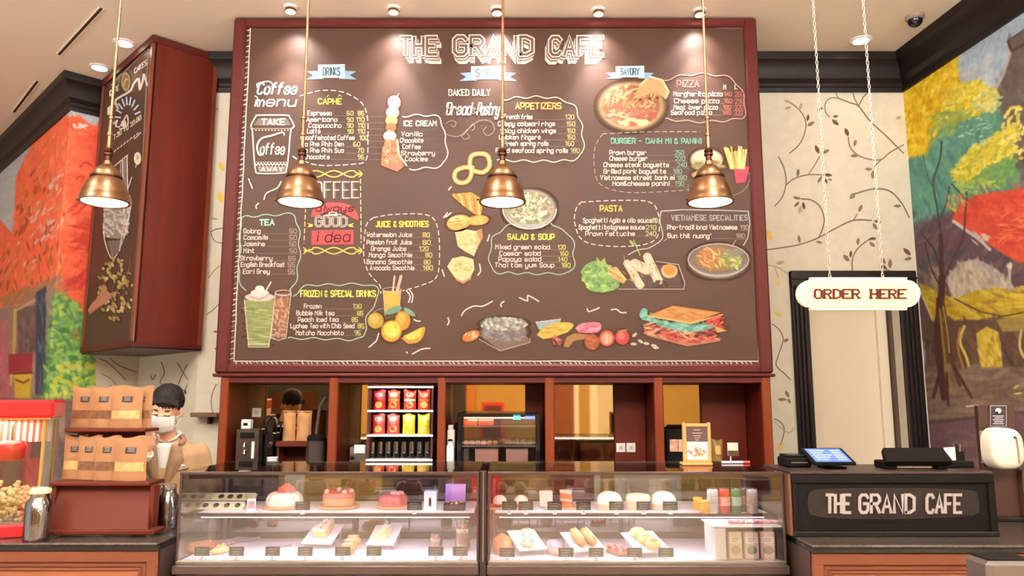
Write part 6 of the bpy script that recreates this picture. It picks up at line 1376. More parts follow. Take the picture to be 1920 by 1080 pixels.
# purple chocolate box
p = on(852, 956, SZ); bxm = mat('plum_box', (64, 40, 58), .4); t = thing('chocolate_box', 'open plum chocolate box with a glossy purple lid and rows of pralines', 'box', p, group=None)
part('box_tray', G().box((-.05, -.03, 0), (.05, .05, .006)).box((-.05, -.03, 0), (.05, -.026, .03)).box((-.05, .046, 0), (.05, .05, .03)).box((-.05, -.03, 0), (-.046, .05, .03)).box((.046, -.03, 0), (.05, .05, .03)), bxm, t)
M = Matrix.Translation((0, .05, .028)) @ Matrix.Rotation(-.22, 4, 'X'); part('box_lid', G().box((-.05, -.0, 0), (.05, .006, .088), .002, M=M), mat('purple_lid', (170, 110, 214), .25, noise=.4, nscale=8, rgb2=(206, 170, 232)), t)
for i in range(4):
    for j in range(3): part('praline', G().ell((-.034 + i * .0225, -.014 + j * .024, .03), .0085, .0085, .008, 10, 6), [choc, mat('nougat', (206, 196, 150), .5), mat('gold_foil', (206, 160, 90), .3, .6)][(i * 2 + j) % 3], t)
part('tray_liner', G().box((-.046, -.026, .006), (.046, .046, .024)), mat('liner', (90, 66, 60), .5), t)
p = on(806, 958, SZ); t = thing('white_gift_box', 'pale square box with a dark bar motif beside the purple chocolate box', 'box', p)
part('carton', G().box((-.028, -.004, 0), (.03, .06, .088), .002), white_m, t); part('motif', G().box((-.005, -.006, .022), (.006, -.004, .062)), choc, t); part('carton_lid', G().box((-.029, -.005, .072), (.031, .061, .09), .002), mat('lilac_card', (206, 196, 226), .4), t)
# ---- right case, upper shelf
def plate(px, py, z, r, label, m=None, grp='dessert plates'):
    p = on(px, py, z); single('dessert_plate', G().lathe([(r * .6, 0), (r, .006), (r, .008), (r * .6, .004), (0, .004)], 28, (p[0], p[1], z)), m or white_m, label, 'plate', (p[0], p[1], z), grp); return (p[0], p[1], z + .0045)
sq_board = lambda px, py, w, label: single('serving_board', G().cbox(on(px, py, SZ)[0], on(px, py, SZ)[1], SZ, w, .10, .009, .003), wood_b, label, 'board', (on(px, py, SZ)[0], on(px, py, SZ)[1], SZ), 'small wooden serving boards')
sq_board(957, 953, .20, 'small wooden board under the two cream puffs'); sq_board(1055, 953, .18, 'small wooden board under the two white cake slices')
for i, px in enumerate((937, 977)):
    p = on(px, 953, SZ); t = thing('cream_puff', ['small domed cream puff dusted white, nearest the case divider', 'small domed cream puff dusted white, second from the case divider'][i], 'pastry', (p[0], p[1], SZ + .010), group='cream puffs')
    part('choux_base', G().lathe([(.026, 0), (.032, .008), (.032, .02), (0, .022)], 24), mat('choux', (196, 140, 96), .6, noise=.5, nscale=20), t, smooth=60); part('choux_lid', G().ell((0, 0, .022), .034, .034, .032, 20, 10), cream, t)
def wedge(r, h, a, m1, m2, t, n=8):
    pts = [(0, 0)] + [(r * math.sin(-a / 2 + a * i / n), -r * math.cos(-a / 2 + a * i / n) + 0) for i in range(n + 1)]
    pts = [(x, -y) for x, y in pts]
    part('sponge', G().prism(pts, 0, h * .8, lambda x, y, d: (x, y, d)), m1, t); part('icing', G().prism([(x * 1.02, y * 1.02) for x, y in pts], h * .8, h, lambda x, y, d: (x, y, d)), m2, t)
    part('filling', G().prism([(x * 1.005, y * 1.005 - .0005) for x, y in pts], h * .34, h * .46, lambda x, y, d: (x, y, d)), cream, t)
orange_f = mat('orange_filling', (226, 150, 96), .5, noise=.4, nscale=20, rgb2=(206, 120, 70))
for i, (px, hh) in enumerate(((1036, .072), (1071, .076))):
    p = on(px, 954, SZ); t = thing('cake_slice', ['white iced cake slice at the left of its wooden board', 'white iced cake slice with orange filling at the right of its wooden board'][i], 'cake slice', (p[0], p[1] - .02, SZ + .010), rz=.5 - i * .2); wedge(.075, hh, .9, orange_f if i else cream, cream, t)
for i, (px, nm) in enumerate(((1144, 'first domed white cake from the left, right of the cake slices'), (1198, 'round cake with a ring-shaped rim on top, between the two domed cakes'), (1246, 'domed white cake nearest the yellow jars'))):
    p = on(px, 957, SZ); t = thing('round_cake', nm, 'cake', (p[0], p[1] + .02, SZ), group='three round cakes')
    part('sponge', G().lathe([(.054, 0), (.057, .01), (.057, .05), (.05, .052), (0, .052)], 32), mat('pale_sponge', (230, 180, 150), .6, noise=.4, nscale=18, rgb2=(236, 200, 176)), t, smooth=60)
    if i == 1: part('ring_icing', G().lathe([(.058, .046), (.059, .058), (.052, .072), (.042, .074), (.034, .066), (.03, .06), (0, .058)], 32), mat('butter_icing', (240, 212, 180), .5), t, smooth=60)
    else: part('dome_icing', G().lathe([(.0585, .03), (.059, .05), (.052, .068), (.034, .082), (.014, .087), (0, .088)], 32), cream, t, smooth=60)
for i, (px, py) in enumerate(((1309, 956), (1322, 962))):
    p = on(px, py, SZ); t = thing('honey_jar', ['small amber jar with a pale lid, rear one', 'small amber jar with a pale lid, nearer one'][i], 'jar', p, group='amber jars'); part('jar_glass', G().lathe([(.022, 0), (.025, .005), (.025, .038), (.02, .046), (0, .046)], 20), mat('amber', (222, 160, 60), .2, noise=.3, nscale=20, rgb2=(206, 130, 40)), t, smooth=50); part('lid', G().lathe([(.021, .046), (.023, .048), (.023, .058), (0, .06)], 20), mat('yellow_lid', (230, 196, 100), .4), t)
for i, (px, c, c2, l) in enumerate(((1337, (206, 200, 204), (170, 160, 166), 'silver white drink can, leftmost of the row'), (1359, (206, 66, 56), (226, 190, 180), 'red drink can between the silver and green cans'), (1380, (56, 122, 84), (190, 206, 190), 'green drink can right of the red can'), (1397, (84, 66, 62), (150, 130, 120), 'dark brown drink can behind the green one'), (1411, (176, 160, 156), (120, 100, 100), 'pale grey drink can, rightmost of the row'))):
    p = on(px, 962 - (i == 3) * 3, SZ); t = thing('drink_can', l, 'can', (p[0], p[1], SZ), group='drink cans in a row'); part('can_body', G().lathe([(.021, 0), (.026, .008), (.026, .10), (.022, .11)], 24), mat('can_%d' % i, c, .25, .3, noise=.5, nscale=30, rgb2=tuple(int(x * .85) for x in c)), t, smooth=50)
    part('can_lid', G().lathe([(.022, .109), (.0235, .113), (.02, .111), (0, .110)], 24), steel, t); part('can_band', G().lathe([(.0263, .035), (.0264, .04), (.0264, .07), (.0263, .075)], 24), mat('band_%d' % i, c2, .4, noise=.9, nscale=60, rgb2=c), t, smooth=50)
    part('pull_tab', G().cbox(0, -.004, .112, .012, .018, .0015, .0005), steel, t)
# ---- lower deck
def tray(px, py, wpx, tilt, label, rz=0, legs=True):
    p = on(px, py, DZ); w_ = wpx * 3.7 / F
    t = thing('slanted_tray', label, 'tray', (p[0], p[1], DZ), rz=rz, group='slanted white trays')
    M = Matrix.Translation((0, 0, .022)) @ Matrix.Rotation(tilt, 4, 'X')
    part('tray_plate', G().cbox(0, .09, 0, w_, .18, .005, .002, M=M).box((-w_ / 2, 0, .005), (w_ / 2, .006, .01), 0, M=M), white_m, t)
    for s in (-1, 1): part('leg', G().tube([(s * w_ * .4, .02, 0), (s * w_ * .4, .02, .03)], .003, 6), steel, t); part('leg', G().tube([(s * w_ * .4, .16, 0), (s * w_ * .4, .16, .022 + .16 * math.tan(tilt))], .003, 6), steel, t)
    Mw = Matrix.Translation(p) @ Matrix.Rotation(rz, 4, 'Z') @ M
    return Mw
golden = mat('golden_crust', (222, 150, 90), .5, noise=.6, nscale=14, rgb2=(190, 104, 50)); brown_c = mat('brown_crust', (176, 112, 76), .55, noise=.6, nscale=14, rgb2=(140, 80, 50)); custard = mat('custard', (240, 206, 140), .45, noise=.4, nscale=16, rgb2=(226, 170, 96))
def bun(name, label, cat, loc, rx, ry, rz_, m, rot=0, grp=None, tilt=0, extra=None):
    t = thing(name, label, cat, loc, rot, grp); M = Matrix.Rotation(tilt, 4, 'X')
    part('crust', G().ell((0, 0, rz_ * .8), rx, ry, rz_, 20, 10, M=M, fn=lambda a, p: 1 + .04 * math.sin(4 * a + 1) ), m, t, smooth=60)
    if extra: extra(t, M)
    return t
def onM(M, x, y, z=.008): return tuple(M @ Vector((x, y, z)))
p = on(352, 1042, DZ)
def slashes(t, M):
    for k in range(4): part('score', G().ell((0, -.05 + k * .034, .043), .02, .006, .004, 10, 5, M=M), custard, t)
bun('bread_loaf', 'long crusty loaf at the left end of the lower deck', 'bread', (p[0] + .02, p[1] + .08, DZ), .036, .105, .028, brown_c, -.55, extra=slashes)
plate(415, 1020, DZ, .07, 'shallow pink plate at left of the lower deck', mat('pink_plate', (226, 190, 214), .3)); plate(462, 1012, DZ, .07, 'second shallow pink plate, behind the first', mat('pink_plate', (226, 190, 214), .3)); plate(525, 1022, DZ, .06, 'pale lilac plate behind the lone price tag', mat('lilac_plate', (224, 200, 226), .3))
p = on(408, 1040, DZ)
def tops(t, M):
    for k in range(5): part('topping', G().ell((.01 * math.sin(k * 2), -.04 + k * .02, .036), .009, .009, .006, 8, 5, M=M), [coral, custard][k % 2], t)
bun('peach_pastry', 'flat peach-topped pastry in front of the pink plate', 'pastry', (p[0], p[1] + .03, DZ), .03, .055, .018, custard, -.5, extra=tops)
Mt = tray(592, 1030, 60, .38, 'slanted white tray under the tall cake slice', -.15)
q = onM(Mt, 0, .05); t = thing('cake_slice', 'tall golden cake slice with cream dots on a slanted tray', 'cake slice', q, rz=-.3)
Mr = Matrix.Rotation(.38, 4, 'X'); pts = [(-.032, 0), (.032, 0), (.022, .11), (-.012, .11)]
part('sponge', G().prism(pts, 0, .03, lambda x, y, d: (x, y, d), M=Mr), custard, t); part('icing', G().prism(pts, .03, .042, lambda x, y, d: (x * 1.03, y, d), M=Mr), cream, t)
for k in range(5): part('cream_dot', G().ell((.008 * (-1) ** k, .015 + k * .02, .045), .008, .008, .008, 8, 6, M=Mr), cream if k % 2 else golden, t)
for k in range(3):
    p = on(648 + k * 5, 1042 - k * 8, DZ); bun('cream_roll', ['glazed cream roll nearest the front in the row of three', 'middle glazed cream roll in the row of three', 'rearmost glazed cream roll in the row of three'][k], 'pastry', (p[0], p[1] + .03 + k * .012, DZ), .036, .026, .026, golden if k < 2 else custard, .1, 'row of three glazed rolls', extra=lambda t, M: part('cream_line', G().ell((0, -.002, .046), .03, .006, .004, 12, 5), cream, t))
Mt = tray(712, 1032, 52, .36, 'slanted white tray under the lemon slice', -.1)
q = onM(Mt, -.004, .04); t = thing('cake_slice', 'pale lemon cake slice on a slanted tray', 'cake slice', q, rz=-.25); pts = [(-.028, 0), (.028, 0), (.02, .085), (-.012, .085)]
part('sponge', G().prism(pts, 0, .024, lambda x, y, d: (x, y, d), M=Mr), mat('lemon_sponge', (240, 226, 176), .6), t); part('lemon_curd', G().prism(pts, .024, .031, lambda x, y, d: (x, y, d), M=Mr), custard, t)
for k in range(3): part('cream_dot', G().ell((0, .02 + k * .024, .034), .009, .009, .007, 8, 6, M=Mr), cream, t)
def parfait(px, py, r, h, label, layers):
    p = on(px, py, DZ); t = thing('parfait_glass', label, 'dessert glass', p)
    part('glass_cup', G().lathe([(r * .8, 0), (r, .01), (r, h * .7), (r * .8, h * .82), (r * .9, h), (r * .86, h), (r * .76, h * .82), (r * .95, h * .68), (r * .94, .012), (0, .008)], 24), glass, t, smooth=50)
    z = .012
    for k, (m, fr0) in enumerate(layers): part('layer', G().lathe([(r * .9, z), (r * .9, z + h * fr0), (0, z + h * fr0)], 20), m, t); z += h * fr0 + .0005
    for k in range(4): part('fruit', G().ell((.4 * r * math.cos(k * 1.6), .4 * r * math.sin(k * 1.6), z + .004), .009, .009, .009, 8, 6), [red_b, custard, coral, pink_l][k], t)
parfait(817, 1030, .032, .075, 'small round dessert glass with red fruit', [(pink_l, .3), (cream, .2)])
parfait(867, 1033, .036, .135, 'tall layered parfait glass with orange and red fruit', [(custard, .18), (orange_f, .16), (pink_l, .2), (cream, .12)])
# right case lower deck
p = on(942, 1040, DZ)
bun('orange_croissant', 'large orange glazed bun at the left end of the right case deck', 'pastry', (p[0], p[1] + .07, DZ), .048, .085, .042, mat('orange_glaze', (226, 122, 70), .35, noise=.6, nscale=12, rgb2=(236, 160, 110)), .15, tilt=.25)
Mt = tray(1000, 1042, 54, .36, 'slanted white tray under the sprinkled cookies, nearest the divider', .35)
for k in range(3):
    q = onM(Mt, .012 * (k - 1), .05 + k * .036, .012); t = thing('round_cookie', ['pale round cookie with dark chips, lowest on its tray', 'pale round cookie with dark chips, middle on its tray', 'pale round cookie with dark chips, highest on its tray'][k], 'cookie', q, group='chip cookies on a tray')
    M = Matrix.Rotation(.6, 4, 'X'); part('biscuit', G().ell((0, 0, .008), .034, .034, .012, 18, 8, M=M), mat('pale_cookie', (236, 214, 176), .6, noise=.4, nscale=20, rgb2=(222, 190, 140)), t, smooth=60)
    g = G()
    for a in range(6): g.ell((.02 * math.cos(a * 1.9 + k), .018 * math.sin(a * 1.9 + k), .018), .004, .004, .003, 6, 4, M=M)
    part('chocolate_chips', g, choc, t)['kind'] = 'stuff'
p = on(1040, 1042, DZ); bun('pink_roll', 'pink glazed roll between two slanted trays', 'pastry', (p[0], p[1] + .05, DZ), .036, .065, .03, pink_l, .3, tilt=.15, extra=lambda t, M: part('pink_icing', G().ell((0, .004, .036), .034, .058, .022, 18, 8, M=M), mat('pink_icing', (230, 150, 170), .35), t))
Mt = tray(1108, 1044, 62, .34, 'slanted white tray under the two long buns', .35)
for k in range(2):
    q = onM(Mt, -.03 + k * .056, .09, .014); t = thing('long_bun', ['golden finger bun, left of the pair on its tray', 'golden finger bun, right of the pair on its tray'][k], 'bread', q, rz=.35); M = Matrix.Rotation(.34, 4, 'X')
    part('crust', G().ell((0, 0, .012), .026, .075, .022, 16, 9, M=M), golden, t, smooth=60); part('cream_line', G().ell((.004, 0, .033), .006, .055, .004, 10, 5, M=M), custard, t)
p = on(1162, 1044, DZ); t = thing('berry_tart', 'long tart covered in red berries', 'tart', (p[0], p[1] + .06, DZ), rz=.45); part('crust', G().cbox(0, 0, 0, .06, .13, .022, .008), brown_c, t)
for i in range(3):
    for j in range(6): part('berry', G().ell((-.018 + i * .018, -.05 + j * .02, .026), .009, .009, .009, 8, 6), red_b if (i + j) % 3 else pink_l, t)
Mt = tray(1228, 1046, 66, .36, 'slanted white tray under the round custard buns, rightmost tray', .35)
for k in range(3):
    q = onM(Mt, .010 - k * .014, .035 + k * .05, .012); t = thing('custard_bun', ['round custard bun lowest on the rightmost tray', 'round custard bun in the middle of the rightmost tray', 'round custard bun highest on the rightmost tray'][k], 'bread', q, group='custard buns on a tray'); M = Matrix.Rotation(.36, 4, 'X')
    part('crust', G().ell((0, 0, .012), .038, .036, .024, 18, 9, M=M), custard, t, smooth=60); part('glaze_spot', G().ell((0, 0, .030), .02, .02, .009, 14, 6, M=M), golden, t)
# tea boxes on an acrylic riser
p0 = on(1345, 1060, DZ); p1 = on(1455, 1060, DZ)
xr0, xr1 = XX(1338, 1030, 3.56), XX(1456, 1030, 3.56); zr = ZZ(984, 3.56)
t = thing('acrylic_riser', 'clear white acrylic riser full of tea packs at the right end of the case', 'display box', ((xr0 + xr1) / 2, 3.6, DZ))
ac = mat('acrylic_white', (226, 222, 220), .2)
part('riser_side', G().box((xr0, 3.53, DZ), (xr0 + .05, 3.72, zr - .008), .003), ac, t, w=True); part('riser_top', G().box((xr0 - .01, 3.525, zr - .008), (xr1 + .02, 3.74, zr), .003), ac, t, w=True); part('riser_back', G().box((xr0 + .05, 3.71, DZ), (xr1, 3.72, zr - .008), .002), ac, t, w=True)
part('riser_side', G().box((xr1 - .004, 3.53, DZ), (xr1, 3.71, zr - .008), .001), glass, t, w=True)
def pk(px0, px1, m, name, label, m2, tp):
    x0, x1 = XX(px0, 1030, 3.54), XX(px1, 1030, 3.54); h = ZZ(996, 3.54) - DZ - .004
    t = thing(name, label, 'pack', ((x0 + x1) / 2, 3.555, DZ))
    part('pack_body', G().box((x0, 3.54, DZ + .001), (x1 - .004, 3.60, DZ + h), .004), m, t, w=True)
    part('pack_band', G().box((x0 + .004, 3.538, DZ + h * .6), (x1 - .008, 3.541, DZ + h * .82)), m2, t, w=True)
    part('pack_picture', G().ell(((x0 + x1) / 2 - .002, 3.539, DZ + h * .35), (x1 - x0) * .33, .002, h * .16, 12, 8), tp, t, w=True)
    g = G()
    for k in range(3): g.box((x0 + .012, 3.5365, DZ + h * (.77 - k * .06)), (x1 - .018 - .004 * k, 3.5375, DZ + h * (.79 - k * .06)))
    part('pack_print', g, mat('pack_ink', (120, 110, 100), .6), t, w=True)['kind'] = 'stuff'
pk(1367, 1394, mat('pack_tan', (222, 200, 160), .5), 'tea_box', 'tan tea carton with an oval motif, left of the two pouches', mat('pack_tan2', (236, 222, 190), .5), mat('pack_tan3', (190, 160, 116), .5))
pk(1397, 1425, mat('pouch_pink', (216, 190, 190), .4), 'tea_pouch', 'pink-topped tea pouch in the middle of the riser', mat('pouch_white', (236, 230, 230), .4), mat('pouch_green', (110, 124, 110), .5))
pk(1427, 1456, mat('pouch_blush', (220, 176, 176), .4), 'tea_pouch', 'pink-topped tea pouch at the right end of the riser', mat('pouch_white', (236, 230, 230), .4), mat('pouch_green', (110, 124, 110), .5))
for i in range(7):
    x = XX(1372 + i * 13, 980, 3.6); t = thing('petal_cluster', ['pink and white petal cluster on the riser, ' + s for s in ('leftmost', 'second from left', 'third from left', 'middle right', 'third from right', 'second from right', 'rightmost')][i], 'flower', (x, 3.6, zr), group='petal clusters on the riser')
    for k in range(5): part('petal', G().ell((.012 * math.cos(k * 1.3 + i), .012 * math.sin(k * 1.3 + i), .008), .012, .007, .007, 8, 5, M=Matrix.Rotation(k * 1.3, 4, 'Z')), [white_m, mat('petal_pink', (236, 130, 140), .5), pink_l][(i + k) % 3], t)
# ============================================================ things in the niches
def wbox(t, name, px0, py0, px1, py1, Y0, Y1, m, bev=.004):
    z0 = ZZ(py1, Y0); z1 = ZZ(py0, Y0)
    return part(name, G().box((XX(px0, (py0 + py1) / 2, Y0), Y0, z0), (XX(px1, (py0 + py1) / 2, Y0), Y1, z1), bev), m, t, w=True)
def floorbox(t, name, px0, py0, px1, Y0, Y1, m, z0=None, bev=.004):
    return part(name, G().box((XX(px0, 850, Y0), Y0, CT if z0 is None else z0), (XX(px1, 850, Y0), Y1, ZZ(py0, Y0)), bev), m, t, w=True)
def root(name, label, cat, px, Y, group=None): return thing(name, label, cat, (XX(px, 850, Y), Y, CT), group=group)
dark_steel = mat('dark_steel', (120, 108, 100), .3, .9, noise=.3, nscale=14, rgb2=(90, 80, 74))
# first niche
t = root('hot_water_dispenser', 'tall steel dispenser with two taps at the left end of the mirrored niches', 'dispenser', 460, 5.0)
floorbox(t, 'body', 441, 805, 484, 4.98, 5.16, dark_steel); wbox(t, 'dark_side', 484, 806, 491, 866, 4.99, 5.15, gloss_black); wbox(t, 'control_panel', 450, 811, 476, 822, 4.972, 4.982, gloss_black, .001)
for y in (832, 845): part('tap', G().tube([(XX(459, y, 4.96), 4.975, ZZ(y, 4.96)), (XX(459, y, 4.96), 4.95, ZZ(y, 4.96)), (XX(459, y, 4.96), 4.945, ZZ(y + 6, 4.96))], .007, 8), steel, t, w=True)
wbox(t, 'glass_gauge', 471, 828, 476, 860, 4.968, 4.98, white_m, .001)
t = thing('timer_cube', 'small white cube timer standing on the steel dispenser', 'timer', (XX(461, 803, 5.02), 5.02, ZZ(805, 4.98)))
part('cube', G().cbox(0, .02, 0, .062, .06, .062, .006), white_m, t); part('display', G().box((-.014, -.012, .022), (.014, -.0095, .04), .001), gloss_black, t)
def switch(px, py, Y, label):
    t = thing('switch_plate', label, 'switch', PY(px, py + 8, Y), group='white switch plates on the mirrors'); part('plate', G().box((-.031, -.008, 0), (.031, -.001, .062), .003), white_m, t); part('rocker', G().box((-.01, -.012, .02), (.01, -.0075, .042), .001), mat('rocker_grey', (190, 186, 180), .4), t); return t
switch(481, 774, MY, 'white switch plate high on the mirror of the leftmost niche'); 
switch(1164, 840, MY - .031, 'white switch plate, left of the pair in the fourth niche'); switch(1183, 840, MY - .031, 'white switch plate, right of the pair in the fourth niche')
t = root('coffee_grinder', 'black coffee grinder with looping tubes beside the steel dispenser', 'grinder', 507, 5.05)
floorbox(t, 'body', 494, 812, 511, 5.02, 5.16, gloss_black); part('hopper', G().lathe([(.02, 0), (.034, .05), (.036, .09), (.03, .095), (0, .095)], 20, (XX(505, 812, 5.09), 5.09, ZZ(812, 5.02))), mat('smoked_plastic', (60, 44, 38), .2), t, w=True)
for k, (a, b) in enumerate(((488, 518), (496, 526))):
    part('tube_loop', G().tube([(XX(px, 800, 5.0), 5.0 + .01 * k, ZZ(py, 5.0)) for px, py in smooth([(a, 815), (a + 3, 796), ((a + b) / 2, 780), (b - 2, 792), (b, 812)], 4)], .005, 7), black_m, t, w=True)
part('spout', G().tube([(XX(507, 835, 5.0), 5.02, ZZ(832, 5.0)), (XX(507, 835, 5.0), 4.98, ZZ(836, 5.0))], .016, 10), steel, t, w=True)
t = root('wood_riser', 'small wooden riser shelf in the leftmost niche', 'shelf', 540, 5.1)
wbox(t, 'riser_top', 516, 828, 578, 838, 5.02, 5.22, mahog_st); part('riser_side', G().box((XX(517, 850, 5.02), 5.04, CT), (XX(521, 850, 5.02), 5.22, ZZ(838, 5.02))), mahog_st, t, w=True); part('riser_side', G().box((XX(572, 850, 5.02), 5.04, CT), (XX(577, 850, 5.02), 5.22, ZZ(838, 5.02))), mahog_st, t, w=True)
part('riser_back', G().box((XX(521, 850, 5.02), 5.21, CT), (XX(572, 850, 5.02), 5.22, ZZ(838, 5.02))), mahog_dark, t, w=True)
zr_ = ZZ(828, 5.02)
for i, (px, w_) in enumerate(((542, .085), (570, .10))):
    t = thing('paper_pack', ['plain tan paper pack on the wooden riser, left one', 'plain tan paper pack on the wooden riser, right one'][i], 'bag', (XX(px, 810, 5.1), 5.10, zr_ + .001), group='tan packs on the riser'); g, fr = pouch(w_, .19, .03, .025, .02, seed=i); part('pouch', g, mat('tan_pack', (190, 140, 90), .7, noise=.3, nscale=8), t, smooth=60); part('fold', G().cbox(0, 0, .185, w_ * .96, .03, .012, .003), mat('kraft_dark', (170, 120, 76), .7), t)
t = thing('milk_jug', 'small white jug beneath the wooden riser', 'jug', (XX(510, 860, 4.96), 4.97, CT)); part('jug_body', G().lathe([(.03, 0), (.042, .03), (.05, .12), (.038, .22), (.034, .27), (.038, .28), (.03, .27), (.0, .26)], 20), white_m, t, smooth=50); part('jug_handle', G().tube([(.036, 0, .24), (.07, 0, .22), (.07, 0, .12), (.045, 0, .08)], .006, 7), white_m, t)
t = root('knock_container', 'black lidded container with a tall stirring paddle at the right of the leftmost niche', 'container', 593, 4.99)
cx_ = XX(593, 840, 5.0); zc = ZZ(820, 5.0)
part('container', G().lathe([(.05, 0), (.056, zc - CT - .03), (.058, zc - CT - .02), (0, zc - CT - .02)], 24, (cx_, 5.0, CT)), mat('dark_plastic', (66, 56, 52), .4), t, w=True); part('lid', G().lathe([(.06, -.02), (.062, 0), (.05, .015), (.02, .02), (0, .022)], 24, (cx_, 5.0, zc)), black_m, t, w=True)
part('paddle', G().tube([(XX(593, 815, 5.0), 5.0, zc + .015), (XX(596, 790, 5.0), 5.0, ZZ(790, 5.0)), (XX(600, 762, 5.0), 5.0, ZZ(762, 5.0)), (XX(611, 745, 5.0), 5.0, ZZ(745, 5.0))], [.012, .01, .012, .014], 10), mat('dark_plastic', (66, 56, 52), .4), t, w=True)
# second niche: small machine and lit shelf rack
t = root('mini_machine', 'low silver tea machine beside the snack rack', 'machine', 671, 5.0); floorbox(t, 'body', 655, 838, 687, 4.98, 5.16, steel); wbox(t, 'white_panel', 664, 834, 684, 850, 4.972, 4.985, white_m, .001)
part('knob', G().lathe([(.014, 0), (.014, .02), (0, .022)], 14, M=Matrix.Translation((XX(660, 860, 4.96), 4.978, ZZ(858, 4.96))) @ Matrix.Rotation(PI / 2, 4, 'X')), gloss_black, t, w=True)
ry = 4.97; rx_a, rx_b = XX(688, 790, ry), XX(812, 790, ry)
rk = root('snack_rack', 'black framed rack with lit shelf edges holding snack bags over glass cups', 'rack', 750, ry)
part('rack_back', G().box((rx_a, 5.19, CT), (rx_b, 5.2, ZZ(722, ry))), black_m, rk, w=True)
for x in (rx_a, rx_b - .014): part('rack_side', G().box((x, ry, CT), (x + .014, 5.19, ZZ(722, ry)), .002), mat('rack_maroon', (84, 42, 40), .4), rk, w=True)
sh_z = [ZZ(y, ry) for y in (724, 769, 815, 861)]
for z in sh_z + [CT + .012]:
    part('rack_shelf', G().box((rx_a + .012, ry + .004, z - .012), (rx_b - .012, 5.19, z), .001), white_m, rk, w=True)
edge_em = mat('lit_edge', (255, 240, 225), .4, emit=(255, 236, 214), estr=1.0)
for z in sh_z: part('lit_edge', G().box((rx_a, ry - .004, z - .012), (rx_b, ry + .004, z), .001), edge_em, rk, w=True)
for z in sh_z[:3]: add_light('rack_lamp', 'AREA', ((rx_a + rx_b) / 2, ry + .03, z - .016), .28, (1, .93, .86), .36, ((rx_a + rx_b) / 2, ry + .10, z - .3), shape='RECTANGLE', size_y=.02)
def chip_bag(px, z, c, c2, label, row):
    t = thing('snack_bag', label, 'snack bag', (XX(px, 780, 5.05), 5.05, z + .001), R(-.12, .12), row); g, fr = pouch(.082, .128, .022, .03, .002, seed=int(px)); k = '%d_%d' % (c[0], c[1])
    part('pouch', g, mat('foil_' + k, c, .3, .1, noise=.4, nscale=16, rgb2=tuple(int(x * .7) for x in c), bump=.2), t, smooth=60)
    gg = G(); V = [fr(.5 + .34 * math.cos(a), .76 + .12 * math.sin(a), .002) for a in [2 * PI * i / 14 for i in range(14)]]; gg.add(V, [tuple(range(14))]); part('brand_oval', gg, mat('oval_' + k, tuple(min(255, int(x * .55 + 110)) for x in c), .4), t, smooth=0)
    part('bag_band', patch(fr, .05, .95, .44, .54, .0018, 5), mat('band_' + k, c2, .4), t, smooth=60); gg = G(); V = [fr(.5 + .3 * math.cos(a), .26 + .16 * math.sin(a), .0022) for a in [2 * PI * i / 14 for i in range(14)]]; gg.add(V, [tuple(range(14))]); part('chip_picture', gg, mat('chip_pic', (236, 190, 110), .6, noise=.8, nscale=50, rgb2=(200, 130, 60)), t, smooth=0)
RED = (196, 34, 36); ORG = (214, 70, 40); YEL = (226, 196, 40); PKR = (206, 70, 62)
for i, (px, c, c2, nm) in enumerate(((711, RED, (150, 20, 30), 'dark red snack bag at the left of the top rack row'), (738, ORG, (226, 120, 50), 'orange red snack bag second in the top rack row'), (768, (224, 60, 40), (240, 200, 190), 'striped red snack bag third in the top rack row'), (795, ORG, (230, 130, 60), 'orange red snack bag at the right of the top rack row'))): chip_bag(px, sh_z[1], c, c2, nm, 'snack bags on the upper rack shelf')
for i, (px, c, c2, nm) in enumerate(((711, PKR, (190, 50, 50), 'pinkish red snack bag at the left of the second rack row'), (738, PKR, (180, 60, 50), 'pinkish red snack bag second in the second rack row'), (767, YEL, (206, 206, 60), 'yellow snack bag third in the second rack row'), (795, YEL, (236, 220, 110), 'yellow snack bag at the right of the second rack row'))): chip_bag(px, sh_z[2], c, c2, nm, 'snack bags on the second rack shelf')
cupm = glass_mat('cup_glass', (230, 226, 222), .22, .05, .9)
cupn = ['leftmost', 'second from left', 'third from left', 'fourth from left', 'fourth from right', 'third from right', 'second from right', 'rightmost']
c0 = None
for i in range(8):
    loc = (XX(698 + i * 14.8, 840, 5.02), 5.03, sh_z[3] + .0005); lb = 'upturned glass cup on the bottom rack shelf, ' + cupn[i]
    if c0 is None:
        c0 = thing('glass_cup', lb, 'cup', loc, group='glass cups on the rack'); part('cup_wall', G().lathe([(.024, 0), (.0225, .05), (.02, .105), (0, .108), (0, .103), (.018, .1), (.0205, .05), (.022, 0)], 18, cap=False), cupm, c0, smooth=50); part('cup_rim', G().lathe([(.0245, 0), (.0245, .004), (.0215, .004), (.0215, 0), (.0245, 0)], 18), steel, c0)
    else: dup(c0, loc, None, lb, 'glass cups on the rack')
# third niche: carton, bottle, cold display
t = root('milk_carton', 'small cream carton at the left of the third niche', 'carton', 845, 5.0); ob = floorbox(t, 'carton_body', 838, 806, 852, 4.98, 5.04, cream_m); wbox(t, 'carton_gable', 840, 797, 850, 806, 4.99, 5.03, white_m)
t = root('white_bottle', 'white bottle set before the cream carton in the third niche', 'bottle', 843, 4.95); part('bottle_body', G().lathe([(.026, 0), (.026, ZZ(836, 4.95) - CT), (.012, ZZ(830, 4.95) - CT), (.012, ZZ(826, 4.95) - CT), (0, ZZ(826, 4.95) - CT)], 18, (XX(844, 850, 4.945), 4.945, CT)), white_m, t, w=True); part('bottle_cap', G().lathe([(.014, 0), (.014, .012), (0, .013)], 14, (XX(844, 850, 4.945), 4.945, ZZ(827, 4.95))), black_m, t, w=True)
fy = 4.93; fx0, fx1 = XX(866, 820, fy), XX(1004, 820, fy); fzt = ZZ(775, fy)
